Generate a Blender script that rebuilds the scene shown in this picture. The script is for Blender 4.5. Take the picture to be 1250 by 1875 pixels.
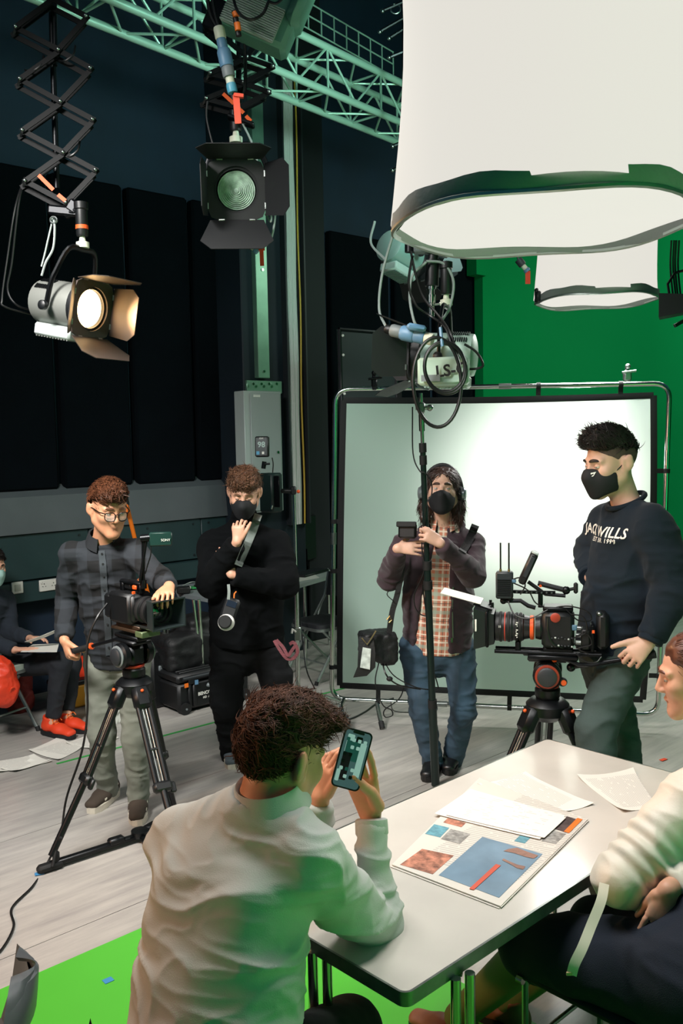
import bpy, bmesh, math, random
import numpy as np
from mathutils import Vector, Matrix, Quaternion
from mathutils.bvhtree import BVHTree
for _o in list(bpy.data.objects): bpy.data.objects.remove(_o)
scene = bpy.context.scene
COL = scene.collection
rnd = random.Random(7)
pi = math.pi
def V(*a): return Vector(a[0] if len(a) == 1 else a)
# ------------------------------------------------------------------ camera
CAMZ, FPX = 1.98, 1650.0
PITCH, ROLL = math.radians(4.9), math.radians(-1.1)
cam_d = bpy.data.cameras.new('camera'); cam = bpy.data.objects.new('camera', cam_d); COL.objects.link(cam)
cam_d.sensor_fit = 'VERTICAL'; cam_d.sensor_height = 36.0; cam_d.sensor_width = 24.0
cam_d.lens = FPX / 1875 * 36.0; cam_d.clip_start = 0.05
CR = Matrix.Rotation(pi/2 - PITCH, 3, 'X') @ Matrix.Rotation(ROLL, 3, 'Z')
cam.matrix_world = Matrix.Translation((0, 0, CAMZ)) @ CR.to_4x4()
scene.camera = cam
# ------------------------------------------------------------------ look
vs = scene.view_settings
scene.display_settings.display_device = 'sRGB'
vs.view_transform = 'Standard'; vs.look = 'None'; vs.gamma = 1.0; vs.use_curve_mapping = False
vs.exposure = 0.35
# ------------------------------------------------------------------ ambient, studio lamps and added fill lamps
world = bpy.data.worlds.new('studio_ambient'); scene.world = world; world.use_nodes = True
world.node_tree.nodes['Background'].inputs[0].default_value = (0.08, 0.38, 0.60, 1)
world.node_tree.nodes['Background'].inputs[1].default_value = 0.11
def lamp(name, kind, loc, target, power, color=(1, 1, 1), size=0.5, shape='DISK', blend=0.5, angle=60, spread=180):
    d = bpy.data.lights.new(name, kind); o = bpy.data.objects.new(name, d); COL.objects.link(o)
    d.energy = power; d.color = color; o.location = loc
    if kind == 'AREA':
        d.shape = shape; d.size = size; d.spread = math.radians(spread)
        if shape == 'RECTANGLE': d.size_y = size*0.6
    elif kind == 'SPOT':
        d.spot_size = math.radians(angle); d.spot_blend = blend; d.shadow_soft_size = size
    else: d.shadow_soft_size = size
    o.rotation_euler = (Vector(target) - Vector(loc)).to_track_quat('-Z', 'Y').to_euler()
    return o
# bulb clusters of the two silk lanterns, pointing down out of each skirt
lamp('space_light_bulb', 'AREA', (0.56, 2.50, 2.48), (0.56, 2.44, 0), 15, (1.0, 0.97, 0.93), 0.74, spread=160)
lamp('space_light_bulb_far', 'AREA', (1.68, 5.95, 2.77), (1.66, 5.9, 0), 42, (1.0, 0.98, 0.95), 0.7, spread=165)
lamp('overhead_fill_middle', 'AREA', (-0.55, 3.1, 4.0), (-0.5, 3.2, 0), 24, (1.0, 0.97, 0.93), 0.8, spread=110)  # added lamp without a lantern, brightens shoulders, table and floor
lamp('overhead_fill_left', 'AREA', (-1.9, 2.2, 3.9), (-0.9, 5.0, 1.1), 52, (1.0, 0.97, 0.93), 0.8, spread=85)  # added lamp aimed at the standing men, no lantern hangs here
lamp('tungsten_fresnel_left', 'SPOT', (-3.4, 1.8, 2.2), (-0.9, 2.9, 0.9), 190, (1.0, 0.52, 0.27), 0.12, angle=62, blend=0.7)
lamp('truss_fill', 'AREA', (1.3, 4.0, 3.5), (-0.1, 6.0, 4.5), 26, (0.62, 1.0, 0.9), 0.5, spread=110)  # added greenish lamp that brightens the truss, no fixture stands for it
lamp('screen_backlight', 'SPOT', (1.95, 7.5, 1.75), (1.34, 5.85, 1.56), 270, (1.0, 0.96, 0.90), 0.12, angle=56, blend=1.0)
lamp('green_wall_wash', 'AREA', (3.4, 7.6, 4.4), (3.6, 9.6, 1.2), 68, (0.8, 1.0, 0.85), 1.2)
lamp('green_cove_fill', 'AREA', (1.9, 1.5, 4.0), (3.0, 0.3, 1.5), 300, (0.85, 1.0, 0.85), 1.2, spread=75)  # unseen lamp added so the green wall throws green light back
# ------------------------------------------------------------------ pixel <-> place helpers (pixels of the 1250 x 1875 frame)
CAMP = Vector((0, 0, CAMZ))
def ray(px, py): return CR @ Vector(((px - 625) / FPX, -(py - 937.5) / FPX, -1))
def P(px, py, d):                                  # point at depth d in front of the camera
    r = ray(px, py); return CAMP + r * (d / r.y)
def G(px, py, z=0.0):                              # point on the horizontal plane z
    r = ray(px, py); return CAMP + r * ((z - CAMZ) / r.z)
def onplane(px, py, p0, n):
    r = ray(px, py); return CAMP + r * ((p0 - CAMP).dot(n) / r.dot(n))
def proj(p):
    q = CR.transposed() @ (Vector(p) - CAMP); return (625 + FPX*q.x/-q.z, 937.5 - FPX*q.y/-q.z)
# ------------------------------------------------------------------ materials
MATS = {}
def lin(h):
    h = h.lstrip('#'); c = [int(h[i:i+2], 16)/255 for i in (0, 2, 4)]
    return tuple(x/12.92 if x <= 0.04045 else ((x+0.055)/1.055)**2.4 for x in c) + (1,)
def mat(name, col, rough=0.6, metal=0.0, var=0.0, vscale=8.0, bump=0.0, bscale=60.0, stretch=(1, 1, 1), emit=None, estr=0.0,
        spec=0.5, trans=0.0, alpha=1.0, coat=0.0, sheen=0.0, sss=0.0):
    if name in MATS: return MATS[name]
    m = bpy.data.materials.new(name); m.use_nodes = True; MATS[name] = m
    nt = m.node_tree; b = nt.nodes['Principled BSDF']; L = nt.links
    c = lin(col) if isinstance(col, str) else tuple(col)+((1,) if len(col) == 3 else ())
    b.inputs['Base Color'].default_value = c
    b.inputs['Roughness'].default_value = rough; b.inputs['Metallic'].default_value = metal
    b.inputs['Specular IOR Level'].default_value = spec
    b.inputs['Transmission Weight'].default_value = trans; b.inputs['Alpha'].default_value = alpha
    b.inputs['Coat Weight'].default_value = coat; b.inputs['Sheen Weight'].default_value = sheen
    if sss: b.inputs['Subsurface Weight'].default_value = sss; b.inputs['Subsurface Radius'].default_value = (0.012, 0.005, 0.003)
    if emit: b.inputs['Emission Color'].default_value = lin(emit) if isinstance(emit, str) else tuple(emit)+(1,); b.inputs['Emission Strength'].default_value = estr
    if var or bump:
        tc = nt.nodes.new('ShaderNodeTexCoord'); mp = nt.nodes.new('ShaderNodeMapping'); mp.inputs['Scale'].default_value = stretch
        L.new(tc.outputs['Object'], mp.inputs['Vector'])
    if var:
        n = nt.nodes.new('ShaderNodeTexNoise'); n.inputs['Scale'].default_value = vscale; n.inputs['Detail'].default_value = 5
        L.new(mp.outputs[0], n.inputs['Vector'])
        r = nt.nodes.new('ShaderNodeValToRGB')
        r.color_ramp.elements[0].position = 0.3; r.color_ramp.elements[1].position = 0.7
        r.color_ramp.elements[0].color = tuple(max(0, x*(1-var)) for x in c[:3])+(1,)
        r.color_ramp.elements[1].color = tuple(min(1, x*(1+var)) for x in c[:3])+(1,)
        L.new(n.outputs[0], r.inputs[0]); L.new(r.outputs[0], b.inputs['Base Color'])
    if bump:
        n2 = nt.nodes.new('ShaderNodeTexNoise'); n2.inputs['Scale'].default_value = bscale; n2.inputs['Detail'].default_value = 4
        L.new(mp.outputs[0], n2.inputs['Vector'])
        bp = nt.nodes.new('ShaderNodeBump'); bp.inputs['Strength'].default_value = bump; bp.inputs['Distance'].default_value = 0.01
        L.new(n2.outputs[0], bp.inputs['Height']); L.new(bp.outputs[0], b.inputs['Normal'])
    return m
def nodes_of(m): return m.node_tree, m.node_tree.nodes['Principled BSDF'], m.node_tree.links
def plaid(name, base, stripes, rough=0.85, axes=('X', 'Z'), freq=6.0, rot=0.0):
    """stripes: list of (centre 0..1, half width, colour, strength)"""
    m = mat(name, base, rough); nt, b, L = nodes_of(m)
    tc = nt.nodes.new('ShaderNodeTexCoord'); mp = nt.nodes.new('ShaderNodeMapping'); mp.inputs['Rotation'].default_value = (0, rot, 0)
    L.new(tc.outputs['Object'], mp.inputs[0])
    sx = nt.nodes.new('ShaderNodeSeparateXYZ'); L.new(mp.outputs[0], sx.inputs[0])
    cur = None; base = lin(base)
    for ax in axes:
        mu = nt.nodes.new('ShaderNodeMath'); mu.operation = 'MULTIPLY'; mu.inputs[1].default_value = freq; L.new(sx.outputs[ax], mu.inputs[0])
        fr = nt.nodes.new('ShaderNodeMath'); fr.operation = 'FRACT'; L.new(mu.outputs[0], fr.inputs[0])
        for (cc, hw, colr, st) in stripes:
            cp = nt.nodes.new('ShaderNodeMath'); cp.operation = 'COMPARE'; cp.inputs[1].default_value = cc; cp.inputs[2].default_value = hw
            L.new(fr.outputs[0], cp.inputs[0])
            ms = nt.nodes.new('ShaderNodeMath'); ms.operation = 'MULTIPLY'; ms.inputs[1].default_value = st; L.new(cp.outputs[0], ms.inputs[0])
            mx = nt.nodes.new('ShaderNodeMix'); mx.data_type = 'RGBA'
            L.new(ms.outputs[0], mx.inputs[0])
            if cur is None: mx.inputs[6].default_value = base
            else: L.new(cur, mx.inputs[6])
            mx.inputs[7].default_value = lin(colr); cur = mx.outputs[2]
    L.new(cur, b.inputs['Base Color'])
    return m
def print_lines(name, paper, ink, sx=60.0, sy=55.0, fill=0.55, amount=0.75, axis=(0, 1), rough=0.75):
    """paper with rows of illegible fine print"""
    m = mat(name, paper, rough); nt, b, L = nodes_of(m)
    tc = nt.nodes.new('ShaderNodeTexCoord'); se = nt.nodes.new('ShaderNodeSeparateXYZ'); L.new(tc.outputs['UV'], se.inputs[0])
    def M(op, a, v=None, c=None):
        n = nt.nodes.new('ShaderNodeMath'); n.operation = op
        L.new(a, n.inputs[0])
        if v is not None:
            if hasattr(v, 'node'): L.new(v, n.inputs[1])
            else: n.inputs[1].default_value = v
        if c is not None: n.inputs[2].default_value = c
        return n.outputs[0]
    row = M('FRACT', M('MULTIPLY', se.outputs[axis[1]], sy)); inrow = M('COMPARE', row, 0.5, 0.22)
    rid = M('FLOOR', M('MULTIPLY', se.outputs[axis[1]], sy))
    cb = nt.nodes.new('ShaderNodeCombineXYZ'); L.new(M('MULTIPLY', se.outputs[axis[0]], sx), cb.inputs[0]); L.new(M('MULTIPLY', rid, 7.3), cb.inputs[1])
    n = nt.nodes.new('ShaderNodeTexNoise'); n.inputs['Scale'].default_value = 1.0; n.inputs['Detail'].default_value = 2; L.new(cb.outputs[0], n.inputs['Vector'])
    word = M('LESS_THAN', n.outputs[0], fill)
    cb2 = nt.nodes.new('ShaderNodeCombineXYZ'); L.new(M('MULTIPLY', rid, 1.7), cb2.inputs[1])
    mg = M('MULTIPLY', M('COMPARE', se.outputs[0], 0.5, 0.40), M('COMPARE', se.outputs[1], 0.5, 0.42))
    f = M('MULTIPLY', M('MULTIPLY', M('MULTIPLY', inrow, word), mg), amount)
    mx = nt.nodes.new('ShaderNodeMix'); mx.data_type = 'RGBA'; L.new(f, mx.inputs[0])
    mx.inputs[6].default_value = lin(paper); mx.inputs[7].default_value = lin(ink); L.new(mx.outputs[2], b.inputs['Base Color'])
    return m
# ------------------------------------------------------------------ mesh collector
def frame(z, x=None):
    z = Vector(z).normalized()
    if x is None: x = Vector((0, 0, 1)) if abs(z.z) < 0.95 else Vector((1, 0, 0))
    x = Vector(x); x = (x - z*x.dot(z))
    if x.length < 1e-6: x = z.orthogonal()
    x.normalize(); y = z.cross(x)
    return Matrix((x, y, z)).transposed()
def TR(loc, R=None):
    return Matrix.Translation(loc) @ (R.to_4x4() if R is not None else Matrix())
def yaw(a): return Matrix.Rotation(a, 3, 'Z')
class MB:
    def __init__(s, M=None): s.v = []; s.f = []; s.M = M or Matrix(); s.uv = None; s.mi = []
    def add(s, vs, fs, mi=0):
        n = len(s.v); M = s.M
        s.v += [M @ Vector(v) for v in vs]; s.f += [tuple(i+n for i in f) for f in fs]; s.mi += [mi]*len(fs); return s
    def box(s, c, size, R=None, ch=0.0, mi=0):
        hx, hy, hz = size[0]/2, size[1]/2, size[2]/2
        c = Vector(c); R = R or Matrix.Identity(3)
        ch = min(ch, hx*.95, hy*.95, hz*.95)
        if ch <= 0:
            vs = [(x, y, z) for x in (-hx, hx) for y in (-hy, hy) for z in (-hz, hz)]
            fs = [(0,1,3,2),(4,6,7,5),(0,4,5,1),(2,3,7,6),(0,2,6,4),(1,5,7,3)]
        else:
            vs = []; idx = {}
            for sx in (-1, 1):
                for sy in (-1, 1):
                    for sz in (-1, 1):
                        for a in range(3):
                            h = [hx-ch, hy-ch, hz-ch]; h[a] += ch
                            idx[(sx, sy, sz, a)] = len(vs); vs.append((sx*h[0], sy*h[1], sz*h[2]))
            fs = []
            for a in range(3):
                b_, c_ = (a+1) % 3, (a+2) % 3
                for sg in (-1, 1):
                    q = []
                    for (i, j) in ((-1,-1),(1,-1),(1,1),(-1,1)):
                        k = [0,0,0]; k[a] = sg; k[b_] = i; k[c_] = j; q.append(idx[(*k, a)])
                    fs.append(tuple(q) if sg > 0 else tuple(q[::-1]))
                for i in (-1, 1):
                    for j in (-1, 1):
                        k0 = [0,0,0]; k1 = [0,0,0]; k0[a] = -1; k1[a] = 1; k0[b_] = k1[b_] = i; k0[c_] = k1[c_] = j
                        q = (idx[(*k0, b_)], idx[(*k1, b_)], idx[(*k1, c_)], idx[(*k0, c_)])
                        fs.append(q if i*j > 0 else q[::-1])
            for sx in (-1, 1):
                for sy in (-1, 1):
                    for sz in (-1, 1):
                        q = tuple(idx[(sx, sy, sz, a)] for a in range(3)); fs.append(q if sx*sy*sz > 0 else q[::-1])
        return s.add([c + R @ Vector(v) for v in vs], fs, mi)
    def cyl(s, p0, p1, r0, r1=None, n=14, cap=True, mi=0):
        r1 = r0 if r1 is None else r1; p0, p1 = Vector(p0), Vector(p1)
        if (p1-p0).length < 1e-7: return s
        R = frame(p1-p0); vs = []; fs = []
        for p, r in ((p0, r0), (p1, r1)):
            for i in range(n):
                a = 2*pi*i/n; vs.append(p + R @ Vector((r*math.cos(a), r*math.sin(a), 0)))
        for i in range(n): fs.append((i, (i+1) % n, n+(i+1) % n, n+i))
        if cap: fs.append(tuple(range(n))[::-1]); fs.append(tuple(range(n, 2*n)))
        return s.add(vs, fs, mi)
    def lathe(s, prof, origin=(0,0,0), axis=(0,0,1), n=24, xdir=None, mi=0, cap=True):
        """prof: list of (radius, distance along the axis)"""
        R = frame(axis, xdir); o = Vector(origin); vs = []; fs = []; m = len(prof)
        for (r, h) in prof:
            for i in range(n):
                a = 2*pi*i/n; vs.append(o + R @ Vector((r*math.cos(a), r*math.sin(a), h)))
        for k in range(m-1):
            for i in range(n):
                j = (i+1) % n; fs.append((k*n+i, k*n+j, (k+1)*n+j, (k+1)*n+i))
        if cap:
            fs.append(tuple(range(n))[::-1]); fs.append(tuple((m-1)*n+i for i in range(n)))
        return s.add(vs, fs, mi)
    def tube(s, pts, r, n=8, closed=False, mi=0, flat=1.0, up=None):
        pts = [Vector(p) for p in pts]; m = len(pts); rs = r if isinstance(r, (list, tuple)) else [r]*m
        vs = []; fs = []; prev = None
        for i, p in enumerate(pts):
            if closed: t = pts[(i+1) % m] - pts[i-1]
            else: t = pts[min(i+1, m-1)] - pts[max(i-1, 0)]
            if t.length < 1e-9: t = Vector((0, 0, 1))
            t.normalize()
            if prev is None: Rm = frame(t, up)
            else:
                x = prev - t*prev.dot(t); Rm = frame(t, x if x.length > 1e-6 else None)
            prev = Rm.col[0].copy()
            for k in range(n):
                a = 2*pi*k/n; vs.append(p + Rm @ Vector((rs[i]*math.cos(a), flat*rs[i]*math.sin(a), 0)))
        for i in range(m if closed else m-1):
            j = (i+1) % m
            for k in range(n): l = (k+1) % n; fs.append((i*n+k, i*n+l, j*n+l, j*n+k))
        if not closed: fs.append(tuple(range(n))[::-1]); fs.append(tuple((m-1)*n+k for k in range(n)))
        return s.add(vs, fs, mi)
    def ell(s, c, r, R=None, n=16, m=10, mi=0):
        c = Vector(c); R = R or Matrix.Identity(3)
        if not hasattr(r, '__len__'): r = (r, r, r)
        vs = []; fs = []
        for i in range(m+1):
            ph = pi*i/m
            for j in range(n):
                a = 2*pi*j/n
                vs.append(c + R @ Vector((r[0]*math.sin(ph)*math.cos(a), r[1]*math.sin(ph)*math.sin(a), r[2]*math.cos(ph))))
        for i in range(m):
            for j in range(n):
                k = (j+1) % n; fs.append((i*n+j, (i+1)*n+j, (i+1)*n+k, i*n+k))
        return s.add(vs, fs, mi)
    def prism(s, poly, th, M=None, mi=0):
        """poly: 2D outline in local xy; extruded th along local z"""
        M = M or Matrix(); n = len(poly)
        vs = [M @ Vector((x, y, -th/2)) for x, y in poly] + [M @ Vector((x, y, th/2)) for x, y in poly]
        fs = [tuple(range(n))[::-1], tuple(range(n, 2*n))] + [(i, (i+1) % n, n+(i+1) % n, n+i) for i in range(n)]
        return s.add(vs, fs, mi)
    def sheet(s, grid, th=0.0, mi=0):
        """grid: rows of points, with uv; th gives it a back"""
        nr, nc = len(grid), len(grid[0]); base = len(s.v)
        vs = [p for row in grid for p in row]
        fs = [(i*nc+j, i*nc+j+1, (i+1)*nc+j+1, (i+1)*nc+j) for i in range(nr-1) for j in range(nc-1)]
        if th:
            N = nr*nc; nrm = (Vector(grid[0][-1])-Vector(grid[0][0])).cross(Vector(grid[-1][0])-Vector(grid[0][0])).normalized()*th
            vs = vs + [Vector(p)-nrm for p in vs]
            fs += [tuple(i+N for i in f)[::-1] for f in fs[:]]
            rim = [j for j in range(nc)] + [i*nc+nc-1 for i in range(1, nr)] + [(nr-1)*nc+j for j in range(nc-2, -1, -1)] + [i*nc for i in range(nr-2, 0, -1)]
            for a, b in zip(rim, rim[1:]+rim[:1]): fs.append((b, a, a+N, b+N))
        s.uvgrid = (nr, nc, base)
        return s.add(vs, fs, mi)
    def build(s, name, m, parent=None, smooth=True, uvmap=None, label=None):
        off = parent_world(parent) if parent else Vector((0, 0, 0))
        me = bpy.data.meshes.new(name); me.from_pydata([tuple(v-off) for v in s.v], [], s.f)
        ms = m if isinstance(m, (list, tuple)) else [m]
        for x in ms: me.materials.append(x)
        if len(ms) > 1: me.polygons.foreach_set('material_index', s.mi)
        bm = bmesh.new(); bm.from_mesh(me); bmesh.ops.recalc_face_normals(bm, faces=bm.faces)
        if uvmap:
            ul = bm.loops.layers.uv.new('UVMap')
            for f in bm.faces:
                for l in f.loops: l[ul].uv = uvmap(l.vert.co + off)
        bm.to_mesh(me); bm.free()
        if smooth:
            me.polygons.foreach_set('use_smooth', [True]*len(me.polygons)); me.set_sharp_from_angle(angle=math.radians(38))
        o = bpy.data.objects.new(name, me); COL.objects.link(o)
        if parent: o.parent = parent
        if label: o['label'] = label
        return o
def parent_world(o):
    p = Vector((0, 0, 0))
    while o: p = p + o.location; o = o.parent
    return p
def thing(name, label, cat, loc=(0, 0, 0), group=None):
    o = bpy.data.objects.new(name, None); COL.objects.link(o); o.empty_display_size = 0.1
    o.location = loc; o['label'] = label; o['category'] = cat
    if group: o['group'] = group
    return o
def tag(o, label, cat, group=None, kind=None):
    if label: o['label'] = label
    if cat: o['category'] = cat
    if group: o['group'] = group
    if kind: o['kind'] = kind
    return o
def struct(o, label=None):
    o['kind'] = 'structure'
    if label: o['label'] = label
    return o
def curve_pts(ctrl, n=8):
    """Catmull-Rom through the control points"""
    c = [Vector(p) for p in ctrl]; c = [c[0]*2-c[1]] + c + [c[-1]*2-c[-2]]; out = []
    for i in range(1, len(c)-2):
        for k in range(n):
            t = k/n; p0, p1, p2, p3 = c[i-1:i+3]
            out.append(0.5*((2*p1)+(p2-p0)*t+(2*p0-5*p1+4*p2-p3)*t*t+(3*p1-p0-3*p2+p3)*t**3))
    out.append(c[-2]); return out
def cable(name, ctrl, r, m, parent=None, n=8, seg=6):
    return MB().tube(curve_pts(ctrl, n), r, seg).build(name, m, parent)
_bfont = None
def text_mesh(txt, size, M, depth=0.0004, align='CENTER', bold=0.0, spacing=1.0):
    """returns (verts, faces) of lettering laid out in the local xy plane of M"""
    cu = bpy.data.curves.new('txt', 'FONT'); cu.body = txt; cu.size = size; cu.align_x = align; cu.align_y = 'CENTER'
    cu.extrude = depth; cu.offset = bold; cu.space_character = spacing; cu.resolution_u = 3
    o = bpy.data.objects.new('txt', cu); COL.objects.link(o)
    dg = bpy.context.evaluated_depsgraph_get(); me = bpy.data.meshes.new_from_object(o.evaluated_get(dg))
    vs = [M @ v.co for v in me.vertices]; fs = [tuple(p.vertices) for p in me.polygons]
    bpy.data.objects.remove(o); bpy.data.curves.remove(cu); bpy.data.meshes.remove(me)
    return vs, fs
def lettering(name, txt, size, M, m, parent, **k):
    mb = MB(); mb.add(*text_mesh(txt, size, M, **k)); return mb.build(name, m, parent, smooth=False)
# ------------------------------------------------------------------ common materials
BLK = mat('black_plastic', '#0c0e10', 0.45, bump=0.05, bscale=300)
BLKM = mat('black_metal', '#121417', 0.35, 0.6)
BLKR = mat('black_rubber', '#0a0b0c', 0.7)
CHROME = mat('chrome_tube', '#c9cec8', 0.16, 1.0)
STEEL = mat('brushed_steel', '#9aa09d', 0.32, 1.0, bump=0.03, bscale=200)
ALU = mat('aluminium', '#aeb8b2', 0.38, 0.9)
GREYM = mat('grey_paint', '#6f7779', 0.5)
LGREY = mat('light_grey_paint', '#a9b2ae', 0.45)
DGREY = mat('dark_grey_paint', '#24282c', 0.5)
WHITEP = mat('white_plastic', '#d8d6cf', 0.4)
ORANGE = mat('orange_paint', '#e8701c', 0.5)
REDP = mat('red_tape', '#d8431f', 0.55)
BLUEP = mat('blue_plastic', '#5e86a6', 0.45)
CREAMP = mat('cream_plastic', '#cfd2bd', 0.5)
CABLE = mat('black_cable', '#0b0c0d', 0.42)
GCABLE = mat('grey_cable', '#8f9a96', 0.45)
WCABLE = mat('white_cable', '#c8ccc6', 0.5)
GLASS_DARK = mat('lens_glass', '#06100f', 0.05, spec=0.9, coat=1.0)
PAPER = mat('white_paper', '#dcdad2', 0.8, bump=0.05, bscale=25)
BLACKINK = mat('black_ink', '#15171a', 0.7)
WHITEINK = mat('white_ink', '#dcdcd4', 0.6)
# ================================================================== the studio
U = Vector((math.sin(math.radians(47.2)), math.cos(math.radians(47.2)), 0)); VN = Vector((-U.y, U.x, 0))
UZ = Vector((0, 0, 1)); RW = Matrix((U, VN, UZ)).transposed()       # room axes: x along the left wall, y into it
W0 = G(0, 1285); W0.z = 0
def wall_pt(px, py, off=0.0): return onplane(px, py, W0 - VN*off, VN)   # off metres proud of the wall
def wl(p): q = Vector(p) - W0; return (q.dot(U), q.dot(VN), q.z)
def wbox(mb, t0, t1, y0, y1, z0, z1, ch=0.0):                          # box in wall coordinates (y negative = into the room)
    c = W0 + U*((t0+t1)/2) + VN*((y0+y1)/2) + UZ*((z0+z1)/2); mb.box(c, (t1-t0, y1-y0, z1-z0), RW, ch)
def wz(px, py, off=0.0): return wall_pt(px, py, off).z
def wt(px, py, off=0.0): return wl(wall_pt(px, py, off))[0]
# --- floor: vinyl strips laid along the left wall, welded joints between
fm = mat('grey_vinyl_floor', '#a5a19b', 0.3, spec=0.5)
def floor_nodes():
    nt, b, L = nodes_of(fm)
    tc = nt.nodes.new('ShaderNodeTexCoord'); mp = nt.nodes.new('ShaderNodeMapping'); mp.inputs['Rotation'].default_value = (0, 0, -math.atan2(U.y, U.x)); mp.inputs['Scale'].default_value = (1.0, 9, 1)
    mp2 = nt.nodes.new('ShaderNodeVectorRotate'); 
    L.new(tc.outputs['Object'], mp2.inputs[0]); mp2.rotation_type = 'Z_AXIS'; mp2.inputs['Angle'].default_value = -math.atan2(U.y, U.x)
    mp.inputs['Rotation'].default_value = (0, 0, 0); L.new(mp2.outputs[0], mp.inputs[0])
    n = nt.nodes.new('ShaderNodeTexNoise'); n.inputs['Scale'].default_value = 2.2; n.inputs['Detail'].default_value = 9; n.inputs['Roughness'].default_value = 0.68; L.new(mp.outputs[0], n.inputs[0])
    r = nt.nodes.new('ShaderNodeValToRGB'); e = r.color_ramp.elements
    e[0].position = 0.3; e[0].color = lin('#979390'); e[1].position = 0.62; e[1].color = lin('#b4b0a9')
    L.new(n.outputs[0], r.inputs[0])
    n3 = nt.nodes.new('ShaderNodeTexNoise'); n3.inputs['Scale'].default_value = 0.9; n3.inputs['Detail'].default_value = 6; L.new(tc.outputs['Object'], n3.inputs[0])
    r3 = nt.nodes.new('ShaderNodeValToRGB'); r3.color_ramp.elements[0].position = 0.35; r3.color_ramp.elements[0].color = (0.8, 0.8, 0.8, 1); r3.color_ramp.elements[1].position = 0.6
    L.new(n3.outputs[0], r3.inputs[0])
    mx = nt.nodes.new('ShaderNodeMix'); mx.data_type = 'RGBA'; mx.blend_type = 'MULTIPLY'; mx.inputs[0].default_value = 1
    L.new(r.outputs[0], mx.inputs[6]); L.new(r3.outputs[0], mx.inputs[7]); L.new(mx.outputs[2], b.inputs['Base Color'])
    rr = nt.nodes.new('ShaderNodeMapRange'); rr.inputs[3].default_value = 0.24; rr.inputs[4].default_value = 0.42; L.new(n3.outputs[0], rr.inputs[0]); L.new(rr.outputs[0], b.inputs['Roughness'])
    bp = nt.nodes.new('ShaderNodeBump'); bp.inputs['Strength'].default_value = 0.12; bp.inputs['Distance'].default_value = 0.002; L.new(n.outputs[0], bp.inputs['Height']); L.new(bp.outputs[0], b.inputs['Normal'])
floor_nodes()
fb = MB(); wbox(fb, -6, 13, -11, 0.6, -0.12, -0.004)
floor = struct(fb.build('floor', mat('floor_joint', '#4b4c4b', 0.6)), 'pale grey streaked vinyl floor of the studio')
k = 0.0; yy = 0.6; sw = 1.0
while yy > -11:
    mb = MB(); wbox(mb, -6, 13, yy-sw+0.004, yy, -0.004, 0.0); mb.build('vinyl_strip', fm, floor, smooth=False); yy -= sw
# --- green chroma floor under the table
gfm = mat('chroma_floor', '#50ad38', 0.3, var=0.06, vscale=1.5)
ge = wl(G(0, 1812))[1]; ge2 = wl(G(215, 1720))[1]; gy = (ge+ge2)/2
gx = wl(G(845, 1800))[0]; mb = MB(); wbox(mb, -6, gx, -11, gy, 0.0, 0.003); struct(mb.build('floor', gfm, smooth=False), 'bright green chroma key floor painted under the table')
# --- left wall
dw = mat('black_wall_paint', '#0b2236', 0.75, var=0.15, vscale=3)
acm = mat('acoustic_panel_fabric', '#03080d', 0.95, spec=0.1, bump=0.3, bscale=250, var=0.12, vscale=5)
railm = mat('grey_wall_board', '#4e5558', 0.55, bump=0.08, bscale=150, var=0.1, vscale=3)
brdm = mat('dark_green_board', '#22383a', 0.42, var=0.12, vscale=2.5)
zA, zB, zC, zD, zE = (wz(0, 1103), wz(0, 1065), wz(0, 978), wz(0, 906), wz(0, 303))
tend = wt(452, 700)
mb = MB(); wbox(mb, -5, 12, 0, 0.3, 0, 8.0); wall_left = struct(mb.build('wall_left', dw, smooth=False), 'black painted studio wall on the left')
# padded acoustic panels above the boards, dark gaps between
seams = [-3.0, -1.6, wt(92, 600), wt(228, 600), wt(344, 600), tend]
for a, b_ in zip(seams, seams[1:]):
    mb = MB(); wbox(mb, a+0.022, b_-0.022, -0.09, 0.0, zD+0.02, zE, 0.02); mb.build('acoustic_panel', acm, wall_left)
# sloping grey board, screwed dark boards, cable trunking
prof = [(-0.02, zD+0.06), (-0.13, zD-0.02), (-0.16, zC), (0, zC)]
mb = MB(); n = len(prof)
vs = [W0 + U*t + VN*y + UZ*z for t in (-4, tend) for y, z in prof]
mb.add(vs, [tuple(range(n)), tuple(range(n, 2*n))[::-1]] + [(i, (i+1) % n, n+(i+1) % n, n+i) for i in range(n)]); mb.build('sloped_board', railm, wall_left)
bs = [-3.4, -1.9, wt(150, 1020), wt(310, 1020)+0.25, tend]
for a, b_ in zip(bs, bs[1:]):
    mb = MB(); wbox(mb, a+0.003, b_-0.003, -0.13, 0.0, zB+0.006, zC-0.006, 0.004); bo = mb.build('wall_board', brdm, wall_left)
    for tt in (a+0.08, (a+b_)/2, b_-0.08):
        for zz in (zB+0.04, zC-0.05): mb = MB(); mb.cyl(W0+U*tt-VN*0.13+UZ*zz, W0+U*tt-VN*0.134+UZ*zz, 0.011, n=8); mb.build('screw', mat('dark_screw', '#3a4244', 0.4, 0.8), bo)
mb = MB(); wbox(mb, -4, tend, -0.17, 0.0, zA, zB-0.004, 0.006); trunk = mb.build('cable_trunking', brdm, wall_left)
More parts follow.
